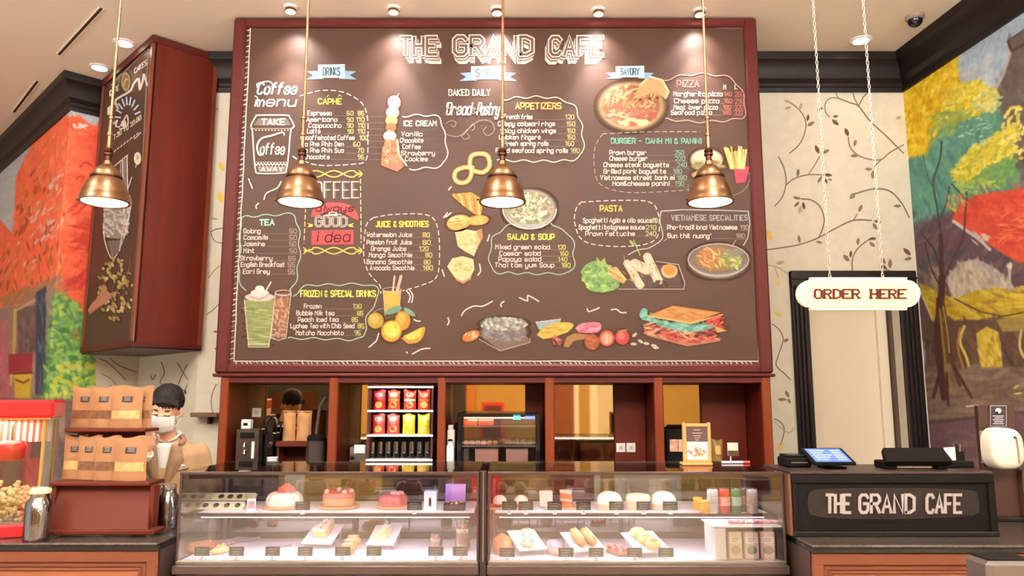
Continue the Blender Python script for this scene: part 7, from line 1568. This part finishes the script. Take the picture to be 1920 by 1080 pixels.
t = root('cold_display', 'black countertop display fridge with red boxes, round buns and pink boxes inside', 'display fridge', 935, fy)
for x in (fx0 - .03, fx1): part('side_frame', G().box((x, fy, CT), (x + .03, 5.22, fzt), .004), gloss_black, t, w=True)
part('top_frame', G().box((fx0 - .03, fy - .004, fzt - .022), (fx1 + .03, 5.22, fzt), .004), gloss_black, t, w=True); part('back_panel', G().box((fx0, 5.2, CT), (fx1, 5.21, fzt - .022)), mat('fridge_back', (130, 110, 96), .4), t, w=True)
fzs = [ZZ(y, fy + .02) for y in (798, 835, 868)]
for z in fzs:
    part('fridge_shelf', G().box((fx0, fy + .02, z - .008), (fx1, 5.2, z), .001), glass_mat('shelf_glass', (226, 226, 226), .3, .1, .85), t, w=True); part('shelf_edge', G().box((fx0, fy + .012, z - .010), (fx1, fy + .02, z + .001), .001), steel, t, w=True)
part('floor_plate', G().box((fx0, fy, CT), (fx1, 5.2, CT + .02)), black_m, t, w=True)
part('door_glass', G().box((fx0, fy + .002, CT + .02), (fx1, fy + .007, fzt - .022)), glass, t, w=True, smooth=0)
part('inner_lamp', G().box((fx0 + .01, fy + .014, fzt - .034), (fx1 - .01, fy + .03, fzt - .024), .002), edge_em, t, w=True)
add_light('fridge_lamp', 'AREA', ((fx0 + fx1) / 2, fy + .05, fzt - .04), .8, (1, .92, .82), .4, ((fx0 + fx1) / 2, fy + .12, CT), shape='RECTANGLE', size_y=.03)
yy = fy + .05
def shbox(name, label, px0, px1, h, z, m, m2, depth=.12):
    x0, x1 = XX(px0, 820, yy), XX(px1, 820, yy); t = thing(name, label, 'box', ((x0 + x1) / 2, yy, z)); part('carton', G().box((x0, yy, z + .001), (x1, yy + depth, z + h), .003), m, t, w=True); part('carton_lid', G().box((x0 - .001, yy - .001, z + h * .62), (x1 + .001, yy + depth + .001, z + h + .002), .003), m2, t, w=True)
redc = mat('red_carton', (214, 60, 44), .4); redc2 = mat('red_carton2', (226, 84, 60), .4)
shbox('red_box', 'flat red carton on the top shelf of the small fridge, left one', 868, 895, .038, fzs[0], redc, redc2); shbox('red_box', 'flat red carton on the top shelf of the small fridge, right one', 897, 925, .042, fzs[0], redc, redc2)
pkc = mat('pink_carton', (226, 170, 160), .5); pkc2 = mat('pink_carton2', (236, 190, 180), .5)
shbox('pink_box', 'pale pink carton at the bottom of the small fridge, left one', 891, 934, .085, fzs[2], pkc, pkc2); shbox('pink_box', 'pale pink carton at the bottom of the small fridge, right one', 949, 990, .085, fzs[2], pkc, pkc2)
eggm = mat('bun_cream', (226, 176, 126), .5, noise=.4, nscale=20); bnm = mat('bun_brown', (130, 70, 48), .5, noise=.5, nscale=20)
for i in range(6): p = (XX(874 + i * 11, 830, yy + .03), yy + .03, fzs[1]); bun('small_bun', 'little cream bun on the middle fridge shelf, ' + ['leftmost', 'second from left', 'third from left', 'third from right', 'second from right', 'rightmost of the cream ones'][i], 'bun', p, .018, .018, .015, eggm, 0, 'little cream buns in the fridge')
for i in range(5): p = (XX(944 + i * 13, 830, yy + .03), yy + .03, fzs[1]); bun('chocolate_muffin', 'small dark muffin on the middle fridge shelf, ' + ['leftmost', 'second from left', 'middle one', 'second from right', 'rightmost'][i], 'muffin', p, .019, .019, .022, bnm, 0, 'small dark muffins in the fridge')
cyan = mat('cyan_screen', (90, 200, 206), .3, emit=(110, 216, 220), estr=.7); bl_ = mat('blue_screen', (110, 130, 200), .3, emit=(120, 140, 210), estr=.6)
part('digital_display', G().box((XX(962, 781, fy), fy - .004, ZZ(787, fy)), (XX(976, 781, fy), fy + .001, ZZ(777, fy)), .001), cyan, t, w=True); part('digital_display', G().box((XX(984, 781, fy), fy - .004, ZZ(786, fy)), (XX(1003, 781, fy), fy + .001, ZZ(777, fy)), .001), bl_, t, w=True)
# fifth niche
t = root('picture_card_holder', 'black card holder with two small food picture cards in the rightmost niche', 'card holder', 1268, 5.1)
floorbox(t, 'holder_body', 1250, 805, 1290, 5.08, 5.14, black_m)
for a, b in ((1256, 1271), (1272, 1289)): wbox(t, 'picture_card', a, 824, b, 847, 5.07, 5.079, mat('picture_warm', (222, 150, 120), .5, noise=.9, nscale=40, rgb2=(240, 210, 190)), .001)
t = root('tea_caddy', 'yellowish tea packet standing in the rightmost niche', 'packet', 1345, 5.05); g, fr = pouch(.075, ZZ(824, 5.05) - CT, .03, .03, .02, seed=3)
part('packet', g, mat('packet_olive', (150, 120, 60), .4, noise=.6, nscale=16, rgb2=(96, 76, 44)), t, smooth=60); part('packet_label', patch(fr, .25, .75, .76, .9, .002), mat('label_gold', (206, 170, 96), .5), t, smooth=0)
t = root('white_leaflet', 'white folded leaflet card at the right of the rightmost niche', 'card', 1373, 5.02); ln = ZZ(830, 5.02); x0, x1 = XX(1364, 840, 5.02), XX(1384, 840, 5.02)
part('card_stem', G().box(((x0 + x1) / 2 - .02, 5.02, CT), ((x0 + x1) / 2 - .012, 5.026, ln - .08)), cream_m, t, w=True); part('card_panel', G().box((x0, 5.018, ln - .085), (x1, 5.024, ln), .001), cream_m, t, w=True); part('card_band', G().box((x0 + .002, 5.015, ln - .085), (x1 - .002, 5.0182, ln - .05)), mat('card_brown', (96, 66, 44), .5), t, w=True); part('card_foot', G().cbox((x0 + x1) / 2 - .016, 5.02, CT, .06, .05, .01, .002), cream_m, t, w=True)
# wooden menu stand on the glass top
my_ = 3.86; t = thing('menu_stand', 'light wooden menu stand with a dark food poster on the right glass case', 'menu stand', (XX(1306, 872, my_), my_, ZT + .001))
lw = mat('light_oak', (216, 150, 90), .45, noise=.5, nscale=5, rgb2=(190, 120, 66)); z0 = ZT + .001
X = lambda px, py=830: XX(px, py, my_); Z_ = lambda py: ZZ(py, my_)
part('base', G().box((X(1277, 868), my_ - .03, z0), (X(1334, 868), my_ + .04, z0 + .014), .004), lw, t, w=True)
for a, b in ((1280, 1287), (1327, 1333)): part('upright', G().box((X(a), my_ - .008, z0 + .014), (X(b), my_ + .012, Z_(792)), .004), lw, t, w=True)
part('top_rail', G().box((X(1287), my_ - .006, Z_(800)), (X(1327), my_ + .010, Z_(794)), .002), lw, t, w=True); part('bottom_rail', G().box((X(1287), my_ - .006, z0 + .014), (X(1327), my_ + .010, z0 + .026), .002), lw, t, w=True)
po = part('poster', G().box((X(1287), my_ - .001, z0 + .026), (X(1327), my_ + .004, Z_(800))), mat('poster_brown', (76, 54, 50), .5), t, w=True)
C = Canvas(1285, 828, 1329, 864, .8); C.fill((196, 190, 190)); C.ell(1300, 850, 15, 10, (232, 224, 220)); C.ell(1302, 850, 10, 6, (196, 90, 60)); C.dabs(50, inell(1306, 848, 16, 10), [(206, 110, 70), (230, 200, 180), (150, 60, 44), (226, 160, 110)], 6, 3, .5, .85, 1.4); C.poly([(1306, 828), (1329, 828), (1329, 850), (1318, 844)], (170, 180, 190)); C.dabs(8, inell(1300, 850, 10, 5), [(236, 226, 220)], 5, 3, .2)
C.mesh('poster_picture', on_plane((0, my_ - .0012, 0), (0, -1, 0), .0015), paint, po)
S = Strokes(on_plane1((0, my_ - .0012, 0), (0, -1, 0)), .001)
for y, w_ in ((806, 12), (812, 18), (817, 14), (821, 10), (825, 6)): S.line([(1307 - w_ / 2, y), (1307 + w_ / 2, y)], 1.1, (190, 176, 166))
part('poster_print', S, chalk, po, w=True, smooth=0)['kind'] = 'stuff'
t = thing('marker_pen', 'white pen lying on the right glass case beside the wooden menu stand', 'pen', (XX(1375, 868, 3.95), 3.95, ZT + .007)); part('pen_barrel', G().tube([(-.06, .0, 0), (.05, .004, 0)], .006, 10), white_m, t); part('pen_cap', G().tube([(.05, .004, 0), (.085, .005, 0)], .0065, 10), red_b, t)
# ============================================================ left counter: popcorn cabinet and bean jars
gold = mat('gold_trim', (206, 170, 96), .3, .7); redp = mat('red_enamel', (196, 30, 34), .3, noise=.2, nscale=4, rgb2=(180, 24, 30)); pcm = mat('popcorn', (244, 226, 178), .7, noise=.4, nscale=60, rgb2=(226, 180, 100))
qx1 = XX(78, 900, 3.55); qx0 = qx1 - .46; Y0, Y1 = 3.55, 3.82
t = thing('popcorn_cabinet', 'red popcorn cabinet with lit glass sides and gold corner posts at the left edge', 'popcorn machine', (qx1, Y0, LC), rz=.38)
zb1 = LC + .055; zc0 = ZZ(783, Y0); zc1 = ZZ(750, Y0)
part('base_body', G().box((qx0 - .02, Y0 - .03, LC), (qx1 + .0, Y1, zb1), .006), redp, t, w=True)
part('canopy', G().box((qx0 - .03, Y0 - .03, zc0), (qx1 + .03, Y1 + .02, zc1), .012), redp, t, w=True); part('canopy_lip', G().box((qx0 - .02, Y0 - .02, zc0 - .010), (qx1 + .02, Y1 + .01, zc0), .003), gold, t, w=True)
for x in (qx0, qx1 - .014):
    for y in (Y0, Y1 - .014): part('corner_post', G().box((x, y, zb1), (x + .014, y + .014, zc0), .003), gold, t, w=True)
part('front_glass', G().box((qx0 + .014, Y0 + .004, zb1), (qx1 - .014, Y0 + .008, zc0)), glass, t, w=True, smooth=0); part('side_glass', G().box((qx1 - .009, Y0 + .014, zb1), (qx1 - .005, Y1 - .014, zc0)), glass, t, w=True, smooth=0)
part('deck_plate', G().box((qx0, Y0 + .002, zb1), (qx1, Y1, zb1 + .01)), steel, t, w=True); part('inner_ceiling', G().box((qx0 + .014, Y0 + .014, zc0 - .008), (qx1 - .014, Y1 - .014, zc0 - .001)), mat('warm_panel', (255, 240, 210), .5, emit=(255, 226, 180), estr=1.4), t, w=True)
zs = zc0 - .12
part('valance', G().box((qx0 + .014, Y1 - .03, zs), (qx1 - .014, Y1 - .026, zc0 - .01)), mat('valance_cream', (246, 230, 206), .5), t, w=True)
for k in range(16): part('valance_stripe', G().box((qx0 + .02 + k * .0265, Y1 - .0325, zs), (qx0 + .032 + k * .0265, Y1 - .0302, zc0 - .01)), mat('stripe_red', (222, 90, 70), .5), t, w=True, smooth=0)
kx = qx1 - .16
kt = part('kettle', G().lathe([(.05, 0), (.062, .01), (.064, .07), (.05, .09), (0, .095)], 28, (kx, 3.7, zc0 - .20)), redp, t, w=True, smooth=50); part('kettle_rod', G().tube([(kx, 3.7, zc0 - .11), (kx, 3.7, zc0 - .008)], .006, 8), steel, t, w=True)
h = rng.random((26, 12)); g = G(); W_, D_ = qx1 - qx0 - .04, Y1 - Y0 - .04
for i in range(900):
    u, v = R(0, 1), R(0, 1); z = zb1 + .012 + R(0, 1) * (.10 + .03 * math.sin(PI * u) + .03 * v); s_ = R(.009, .014); g.ell((qx0 + .02 + u * W_, Y0 + .02 + v * D_, z), s_, s_ * R(.7, 1), s_ * R(.7, 1), 6, 4)
part('popcorn_heap', g, pcm, t, w=True)['kind'] = 'stuff'
add_light('popcorn_lamp', 'AREA', ((qx0 + qx1) / 2 - .03, 3.6, zc0 - .02), 2.6, (1, .88, .68), .3, ((qx0 + qx1) / 2 - .03, 3.6, 0), shape='RECTANGLE', size_y=.18)
beans = mat('roasted_beans', (92, 56, 40), .45, noise=.9, nscale=70, rgb2=(44, 26, 20), bump=.6)
def bean_jar(px, py, Y, r, h, label, lid, fill):
    x = XX(px, py, Y); t = thing('bean_jar', label, 'jar', (x, Y, LC), group='glass jars of coffee beans')
    part('jar_glass', G().lathe([(r * .9, 0), (r, .01), (r, h * .8), (r * .7, h * .9), (r * .7, h), (r * .66, h), (r * .66, h * .9), (r * .96, h * .8), (r * .96, .012), (0, .01)], 28, cap=False), glass, t, smooth=50)
    part('bean_fill', G().lathe([(0, .012), (r * .93, .014), (r * .93, h * fill), (r * .6, h * fill + .012), (0, h * fill + .016)], 24), beans, t, smooth=50)
    if lid: part('lid', G().lathe([(r * .74, h), (r * .8, h + .003), (r * .8, h + .018), (r * .5, h + .026), (0, h + .028)], 24), mat('cream_lid', (216, 200, 160), .5), t)
    else: part('stopper', G().lathe([(r * .64, h - .01), (r * .72, h), (r * .72, h + .02), (0, h + .024)], 24), glass, t)
bean_jar(69, 1000, 3.44, .055, .20, 'glass bean jar with a cream lid between the popcorn cabinet and the bag stand', True, .68)
bean_jar(311, 1005, 3.72, .05, .19, 'glass bean jar with a clear stopper at the right end of the left counter', False, .7)
t = thing('paper_cup', 'small grey paper cup behind the cream-lidded bean jar', 'cup', (XX(99, 900, 3.8), 3.8, LC)); part('cup_wall', G().lathe([(.022, 0), (.032, .16), (.034, .165), (.030, .165), (.02, .005), (0, .005)], 20), mat('paper_grey', (196, 184, 176), .6), t, smooth=50); part('sleeve', G().lathe([(.0265, .05), (.0275, .05), (.0305, .11), (.0295, .11), (.0265, .05)], 20), kraft, t)
# wooden shelf ledge on the wall right of the person
t = thing('wall_ledge', 'short brown ledge fixed on the wall between the man and the back cabinet', 'shelf', (XX(385, 778, 5.4), 5.53, ZZ(782, 5.45))); z = ZZ(782, 5.42); part('ledge_board', G().box((XX(358, 780, 5.42), 5.40, z), (XX(409, 780, 5.42), BW - .001, z + .03), .004), mat('ledge_brown', (120, 80, 60), .5, noise=.4), t, w=True); part('bracket', G().box((XX(385, 790, 5.42), 5.45, z - .05), (XX(388, 790, 5.42), BW - .001, z)), brass_dark, t, w=True)

# ============================================================ the man behind the left counter
def fuse(g, voxel, mt, name, rootobj, smooth_it=4, off=None):
    me = mesh_of('tmp', g, None, 0, off)
    o = bpy.data.objects.new('tmp', me); COL.objects.link(o)
    m = o.modifiers.new('r', 'REMESH'); m.mode = 'VOXEL'; m.voxel_size = voxel; m.use_smooth_shade = True
    if smooth_it: s = o.modifiers.new('s', 'SMOOTH'); s.factor = .5; s.iterations = smooth_it
    dg = bpy.context.evaluated_depsgraph_get(); dg.update()
    nm = bpy.data.meshes.new_from_object(o.evaluated_get(dg)); bpy.data.objects.remove(o); bpy.data.meshes.remove(me)
    nm.name = name; nm.materials.clear(); nm.materials.append(mt)
    for p in nm.polygons: p.use_smooth = True
    return link(name, nm, rootobj)
def loft(g, rings, n=20, M=None):
    """rings: (x, y, z, rx, ry)"""
    v = []; f = []
    for (x, y, z, rx, ry) in rings:
        for i in range(n): a = 2 * PI * i / n; v.append((x + rx * math.cos(a), y + ry * math.sin(a), z))
    for k in range(len(rings) - 1):
        for i in range(n): j = (i + 1) % n; f.append((k * n + i, k * n + j, (k + 1) * n + j, (k + 1) * n + i))
    f.append(tuple(range(n))[::-1]); f.append(tuple((len(rings) - 1) * n + i for i in range(n)))
    return g.add(v, f, None, M)
skin = mat('skin', (226, 172, 142), .55, noise=.2, nscale=6, rgb2=(214, 156, 126)); suit = mat('tan_suit', (170, 134, 98), .85, noise=.35, nscale=30, rgb2=(150, 116, 84), bump=.1)
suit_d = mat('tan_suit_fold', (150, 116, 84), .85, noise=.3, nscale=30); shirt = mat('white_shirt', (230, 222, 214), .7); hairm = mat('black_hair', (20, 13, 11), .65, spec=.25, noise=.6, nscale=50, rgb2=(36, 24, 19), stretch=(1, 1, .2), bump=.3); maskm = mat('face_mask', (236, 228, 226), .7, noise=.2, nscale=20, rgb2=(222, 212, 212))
mx, myy = XX(311, 850, 4.2), 4.2
man = thing('person', 'man in a tan suit jacket and white face mask looking down behind the bag stand', 'person', (mx, myy, -.015), rz=.30)
HT = Matrix.Translation((-.01, -.035, 1.455)) @ Matrix.Rotation(.36, 4, 'X') @ Matrix.Rotation(-.16, 4, 'Z') @ Matrix.Rotation(.05, 4, 'Y')      # neck joint: bent forward, turned
g = G()
g.ell((0, .012, .155), .078, .094, .090, 24, 16, M=HT); g.ell((0, -.022, .085), .060, .068, .074, 20, 14, M=HT); g.ell((0, -.040, .040), .030, .030, .022, 14, 10, M=HT)
g.ell((0, -.087, .100), .013, .017, .022, 12, 8, M=HT); g.ell((0, -.083, .122), .008, .010, .020, 10, 8, M=HT)
for s in (-1, 1): g.ell((s * .078, .012, .105), .009, .020, .032, 12, 8, M=HT); g.ell((s * .030, -.068, .132), .022, .014, .009, 12, 8, M=HT)
g.tube([(0, .02, 1.34), (-.01, .0, 1.42), tuple(HT @ Vector((0, .02, .06)))], [.062, .055, .052], 18)
loft(g, [(0, .02, .84, .15, .10), (0, .015, .92, .155, .105), (0, .01, 1.02, .135, .09), (0, .01, 1.12, .145, .10), (0, .01, 1.24, .165, .11), (0, .015, 1.33, .16, .10), (0, .02, 1.385, .11, .075), (0, .02, 1.41, .06, .06)], 28)
# right arm (viewer's left) raised to the bags; left arm hanging, bent towards the counter
elbR = (-.225, -.07, 1.12); wrR = (-.055, -.25, 1.36); shR = (-.165, .02, 1.345)
elbL = (.225, .03, 1.08); wrL = (.20, -.17, .96); shL = (.165, .02, 1.345)
for a, b, c in ((shR, elbR, wrR), (shL, elbL, wrL)):
    g.ell(a, .046, .046, .044, 14, 10); g.tube([a, tuple((Vector(a) + Vector(b)) / 2), b], [.040, .042, .038], 14); g.ell(b, .041, .041, .041, 12, 8); g.tube([b, tuple((Vector(b) * .5 + Vector(c) * .5)), c], [.040, .035, .026], 14)
for s in (-1, 1):
    g.tube([(s * .085, .02, .88), (s * .09, .01, .68), (s * .09, .0, .48)], [.085, .072, .055], 18); g.tube([(s * .09, .0, .48), (s * .09, .02, .32), (s * .09, .03, .09)], [.055, .050, .036], 16); g.ell((s * .095, -.03, .045), .042, .11, .04, 16, 8)
def hand(g, w, dirv, up, side, curl):
    d = Vector(dirv).normalized(); u = Vector(up); u = (u - d * u.dot(d)).normalized(); r = d.cross(u) * side; W = Vector(w)
    M = Matrix((( r.x, d.x, u.x, W.x), (r.y, d.y, u.y, W.y), (r.z, d.z, u.z, W.z), (0, 0, 0, 1)))
    g.ell((0, .045, 0), .038, .052, .015, 14, 8, M=M)
    for i, (x, L_) in enumerate(((-.028, .062), (-.009, .074), (.010, .070), (.028, .055))):
        p = [(x, .06, 0)]; a = 0; q = Vector((x, .082, 0)); p.append(tuple(q))
        for sgl in (.45, .32, .25): a += curl; q = q + Vector((0, math.cos(a), -math.sin(a))) * L_ * sgl; p.append(tuple(q))
        g.tube([tuple(M @ Vector(k)) for k in p], [.0092, .009, .0086, .0078, .0065], 8)
    g.tube([tuple(M @ Vector(k)) for k in ((-.026, .018, 0), (-.048, .04, -.008), (-.056, .066, -.02), (-.052, .085, -.03))], [.012, .0105, .0095, .008], 8)
hand(g, wrR, (-.15, -.15, .9), (-.2, 1, .2), 1, .35); hand(g, wrL, (-.1, -.8, -.35), (0, -.3, 1), 1, .3)
body = fuse(g, .0065, skin, 'body', man, 3)
# facial detail
for s in (-1, 1):
    part('eyelid', G().ell((s * .031, -.0805, .128), .016, .006, .006, 12, 8, M=HT), skin, man); part('eye_line', G().tube([tuple(HT @ Vector((s * .031 + k * .005, -.0855 + abs(k) * .0008, .1235 + abs(k) * .0006))) for k in range(-3, 4)], .0016, 6), hairm, man)
    part('eyebrow', G().tube([tuple(HT @ Vector((s * (.016 + k * .0075), -.0835 + k * .0022, .1475 + .002 * math.sin(k * .8)))) for k in range(5)], [.0022, .0034, .0036, .003, .0016], 6), hairm, man)
g = G()
def hair_fn(a, p): return 1 + .03 * math.sin(7 * a) * math.cos(3 * p) + .02 * math.sin(13 * a)
v = []
g.ell((0, .020, .168), .080, .096, .088, 30, 18, M=HT, fn=hair_fn); hg = fuse(g, .006, hairm, 'hair', man, 2)
# cut the cap open over the face and neck
import bmesh as _bm
bm = _bm.new(); bm.from_mesh(hg.data); inv = HT.inverted(); kill = []
for vv in bm.verts:
    q = inv @ vv.co
    front = -.038 if q.z < .20 else -.2
    if (q.y < -.035 and q.z < .170 + .012 * math.sin(q.x * 90)) or (q.z < .118 and q.y < .045) or q.z < .075: kill.append(vv)
_bm.ops.delete(bm, geom=kill, context='VERTS'); bm.to_mesh(hg.data); bm.free()
sm = hg.modifiers.new('thick', 'SOLIDIFY'); sm.thickness = .008; sm.offset = 0
g = G()
for i in range(26):
    x = -.066 + i * .0053; c0_ = HT @ Vector((x, -.062 + abs(x) * .35, .228 - abs(x) * .5)); c1_ = HT @ Vector((x + .008, -.086 + abs(x) * .45, .198 - abs(x) * .4)); c2_ = HT @ Vector((x + .014, -.088 + abs(x) * .5, .170 - abs(x) * .1 + .008 * math.sin(i * 2.1))); g.tube([tuple(c0_), tuple(c1_), tuple(c2_)], [.007, .007, .002], 6)
part('fringe', g, hairm, man)['kind'] = 'stuff'
# mask: a shell over nose, mouth and chin
g = G(); v = []; nu, nv = 14, 10
for j in range(nv + 1):
    for i in range(nu + 1):
        a = (i / nu - .5) * 2.25; z = .026 + .088 * j / nv; rr_ = .064 + .008 * math.sin(PI * j / nv); bulge = .030 * math.exp(-(a / .42) ** 2) * (.45 + .75 * j / nv); y = -.022 - (.060 + bulge + .01 * math.sin(PI * j / nv)) * math.cos(a) + .0015 * math.sin(j * 2.4)
        v.append(tuple(HT @ Vector(((rr_ + .003) * math.sin(a), y, z + .010 * (1 - abs(a)) * (j / nv)))))
g.add(v, [(j * (nu + 1) + i, j * (nu + 1) + i + 1, (j + 1) * (nu + 1) + i + 1, (j + 1) * (nu + 1) + i) for j in range(nv) for i in range(nu)])
mk = part('face_mask', g, maskm, man, smooth=80); q = mk.modifiers.new('t', 'SOLIDIFY'); q.thickness = .003
for s in (-1, 1):
    for z in (.105, .045): part('ear_loop', G().tube([tuple(HT @ Vector(k)) for k in ((s * .064, -.045, z), (s * .076, -.015, (z + .10) / 2), (s * .084, .012, .100))], .0016, 5), maskm, man)
# jacket: body and sleeves, one cloth surface
g = G()
loft(g, [(0, .02, .74, .185, .128), (0, .02, .80, .18, .126), (0, .015, .92, .172, .120), (0, .01, 1.02, .155, .108), (0, .01, 1.12, .162, .116), (0, .01, 1.24, .185, .126), (0, .015, 1.33, .182, .114), (0, .025, 1.375, .135, .088), (0, .03, 1.405, .085, .066)], 30)
for a, b, c in ((shR, elbR, wrR), (shL, elbL, wrL)):
    va, vb, vc = Vector(a), Vector(b), Vector(c); e = vc + (vb - vc).normalized() * .025
    g.ell((a[0] * .97, a[1], a[2] - .012), .062, .064, .056, 16, 10); g.tube([(a[0], a[1], a[2] - .02), tuple((va + vb) / 2), b], [.060, .058, .054], 16); g.ell(b, .057, .057, .057, 14, 10); g.tube([b, tuple((vb + vc) / 2), tuple(e)], [.056, .050, .042], 16)
jk = fuse(g, .008, suit, 'jacket', man, 3)
# V opening: shirt wedge, lapels, collar
def chest(x, z, off):
    t_ = (z - 1.02) / .34; rx_, ry_ = .165 + .02 * min(max(t_, 0), 1), .112 + .012 * min(max(t_, 0), .6) - .03 * max(t_ - .8, 0); c = max(1 - (x / rx_) ** 2, 0) ** .5; return (x, .012 - ry_ * c - off - .0, z)
def cloth_strip(pts_a, pts_b, off, name, m, th=.004):
    n = len(pts_a); v = [chest(x, z, off) for x, z in pts_a] + [chest(x, z, off + (.006 if m is suit_d else 0)) for x, z in pts_b]; g = G().add(v, [(i, i + 1, n + i + 1, n + i) for i in range(n - 1)]); o = part(name, g, m, man, smooth=80); s = o.modifiers.new('t', 'SOLIDIFY'); s.thickness = th; return o
L_ = lambda a, b, n=9: [(a[0] + (b[0] - a[0]) * i / n, a[1] + (b[1] - a[1]) * i / n) for i in range(n + 1)]
cloth_strip(L_((-.04, 1.395), (0, 1.17)), L_((.04, 1.395), (.004, 1.17)), .004, 'shirt_front', shirt)
for s in (-1, 1):
    cloth_strip(L_((s * .038, 1.385), (s * .001, 1.15)), [(s * (.105 - abs(k - 3) * .006 - max(k - 3, 0) * .010), 1.375 - k * .0255) for k in range(10)], .008, 'lapel', suit_d)
    v0 = [(s * .012, -.058, 1.40), (s * .045, -.045, 1.415), (s * .062, .0, 1.435), (s * .05, .05, 1.45)]; part('shirt_collar', G().tube(v0, [.010, .013, .013, .010], 8, sq=.5), shirt, man)
    part('jacket_collar', G().tube([(s * .075, -.062, 1.385), (s * .088, -.015, 1.405), (s * .07, .05, 1.425), (s * .0, .085, 1.432)], [.012, .015, .016, .016], 8, sq=.6), suit_d, man)
for z in (1.12, 1.02): p_ = chest(.012, z, .012); part('button', G().ell(p_, .009, .004, .009, 12, 6), mat('horn_button', (90, 64, 44), .4), man)
cloth_strip([(.075, 1.262), (.09, 1.264), (.115, 1.268), (.128, 1.27)], [(.075, 1.250), (.09, 1.252), (.115, 1.256), (.128, 1.258)], .012, 'breast_pocket', suit_d); cloth_strip([(.082, 1.276), (.095, 1.284), (.11, 1.276)], [(.082, 1.264), (.095, 1.266), (.11, 1.268)], .011, 'pocket_square', shirt, .002)
for c_, b_ in ((wrR, elbR), (wrL, elbL)):
    vb, vc = Vector(b_), Vector(c_); d_ = (vb - vc).normalized(); part('shirt_cuff', G().tube([tuple(vc + d_ * .035), tuple(vc + d_ * .004)], [.038, .034], 16), shirt, man, smooth=40)
g = G()
for s in (-1, 1): g.tube([(s * .085, .02, .90), (s * .092, .01, .68), (s * .092, .005, .48), (s * .092, .025, .30), (s * .092, .03, .09)], [.105, .09, .078, .07, .062], 18)
loft(g, [(0, .02, .80, .165, .11), (0, .02, .93, .16, .11)], 24); fuse(g, .012, mat('dark_trousers', (56, 44, 40), .8), 'trousers', man, 3)
for s in (-1, 1): part('shoe', G().ell((s * .095, -.035, .045), .052, .135, .046, 18, 10), gloss_black, man)
# ------------------------------------------------------------ closing marks
for o in bpy.data.objects:
    n0 = o.name.split('.')[0]
    if n0 in ('chalk_bubbles', 'chalk_menu', 'chalk_script', 'chalk_drawing', 'chalk_flourishes', 'chalk_border', 'chalk_rules', 'chalk_slogan', 'chalk_cup', 'chalk_accents', 'chalk_lettering', 'chalk_ribbon', 'painted_vines', 'name_plate', 'chalk_title'): o['kind'] = 'stuff'
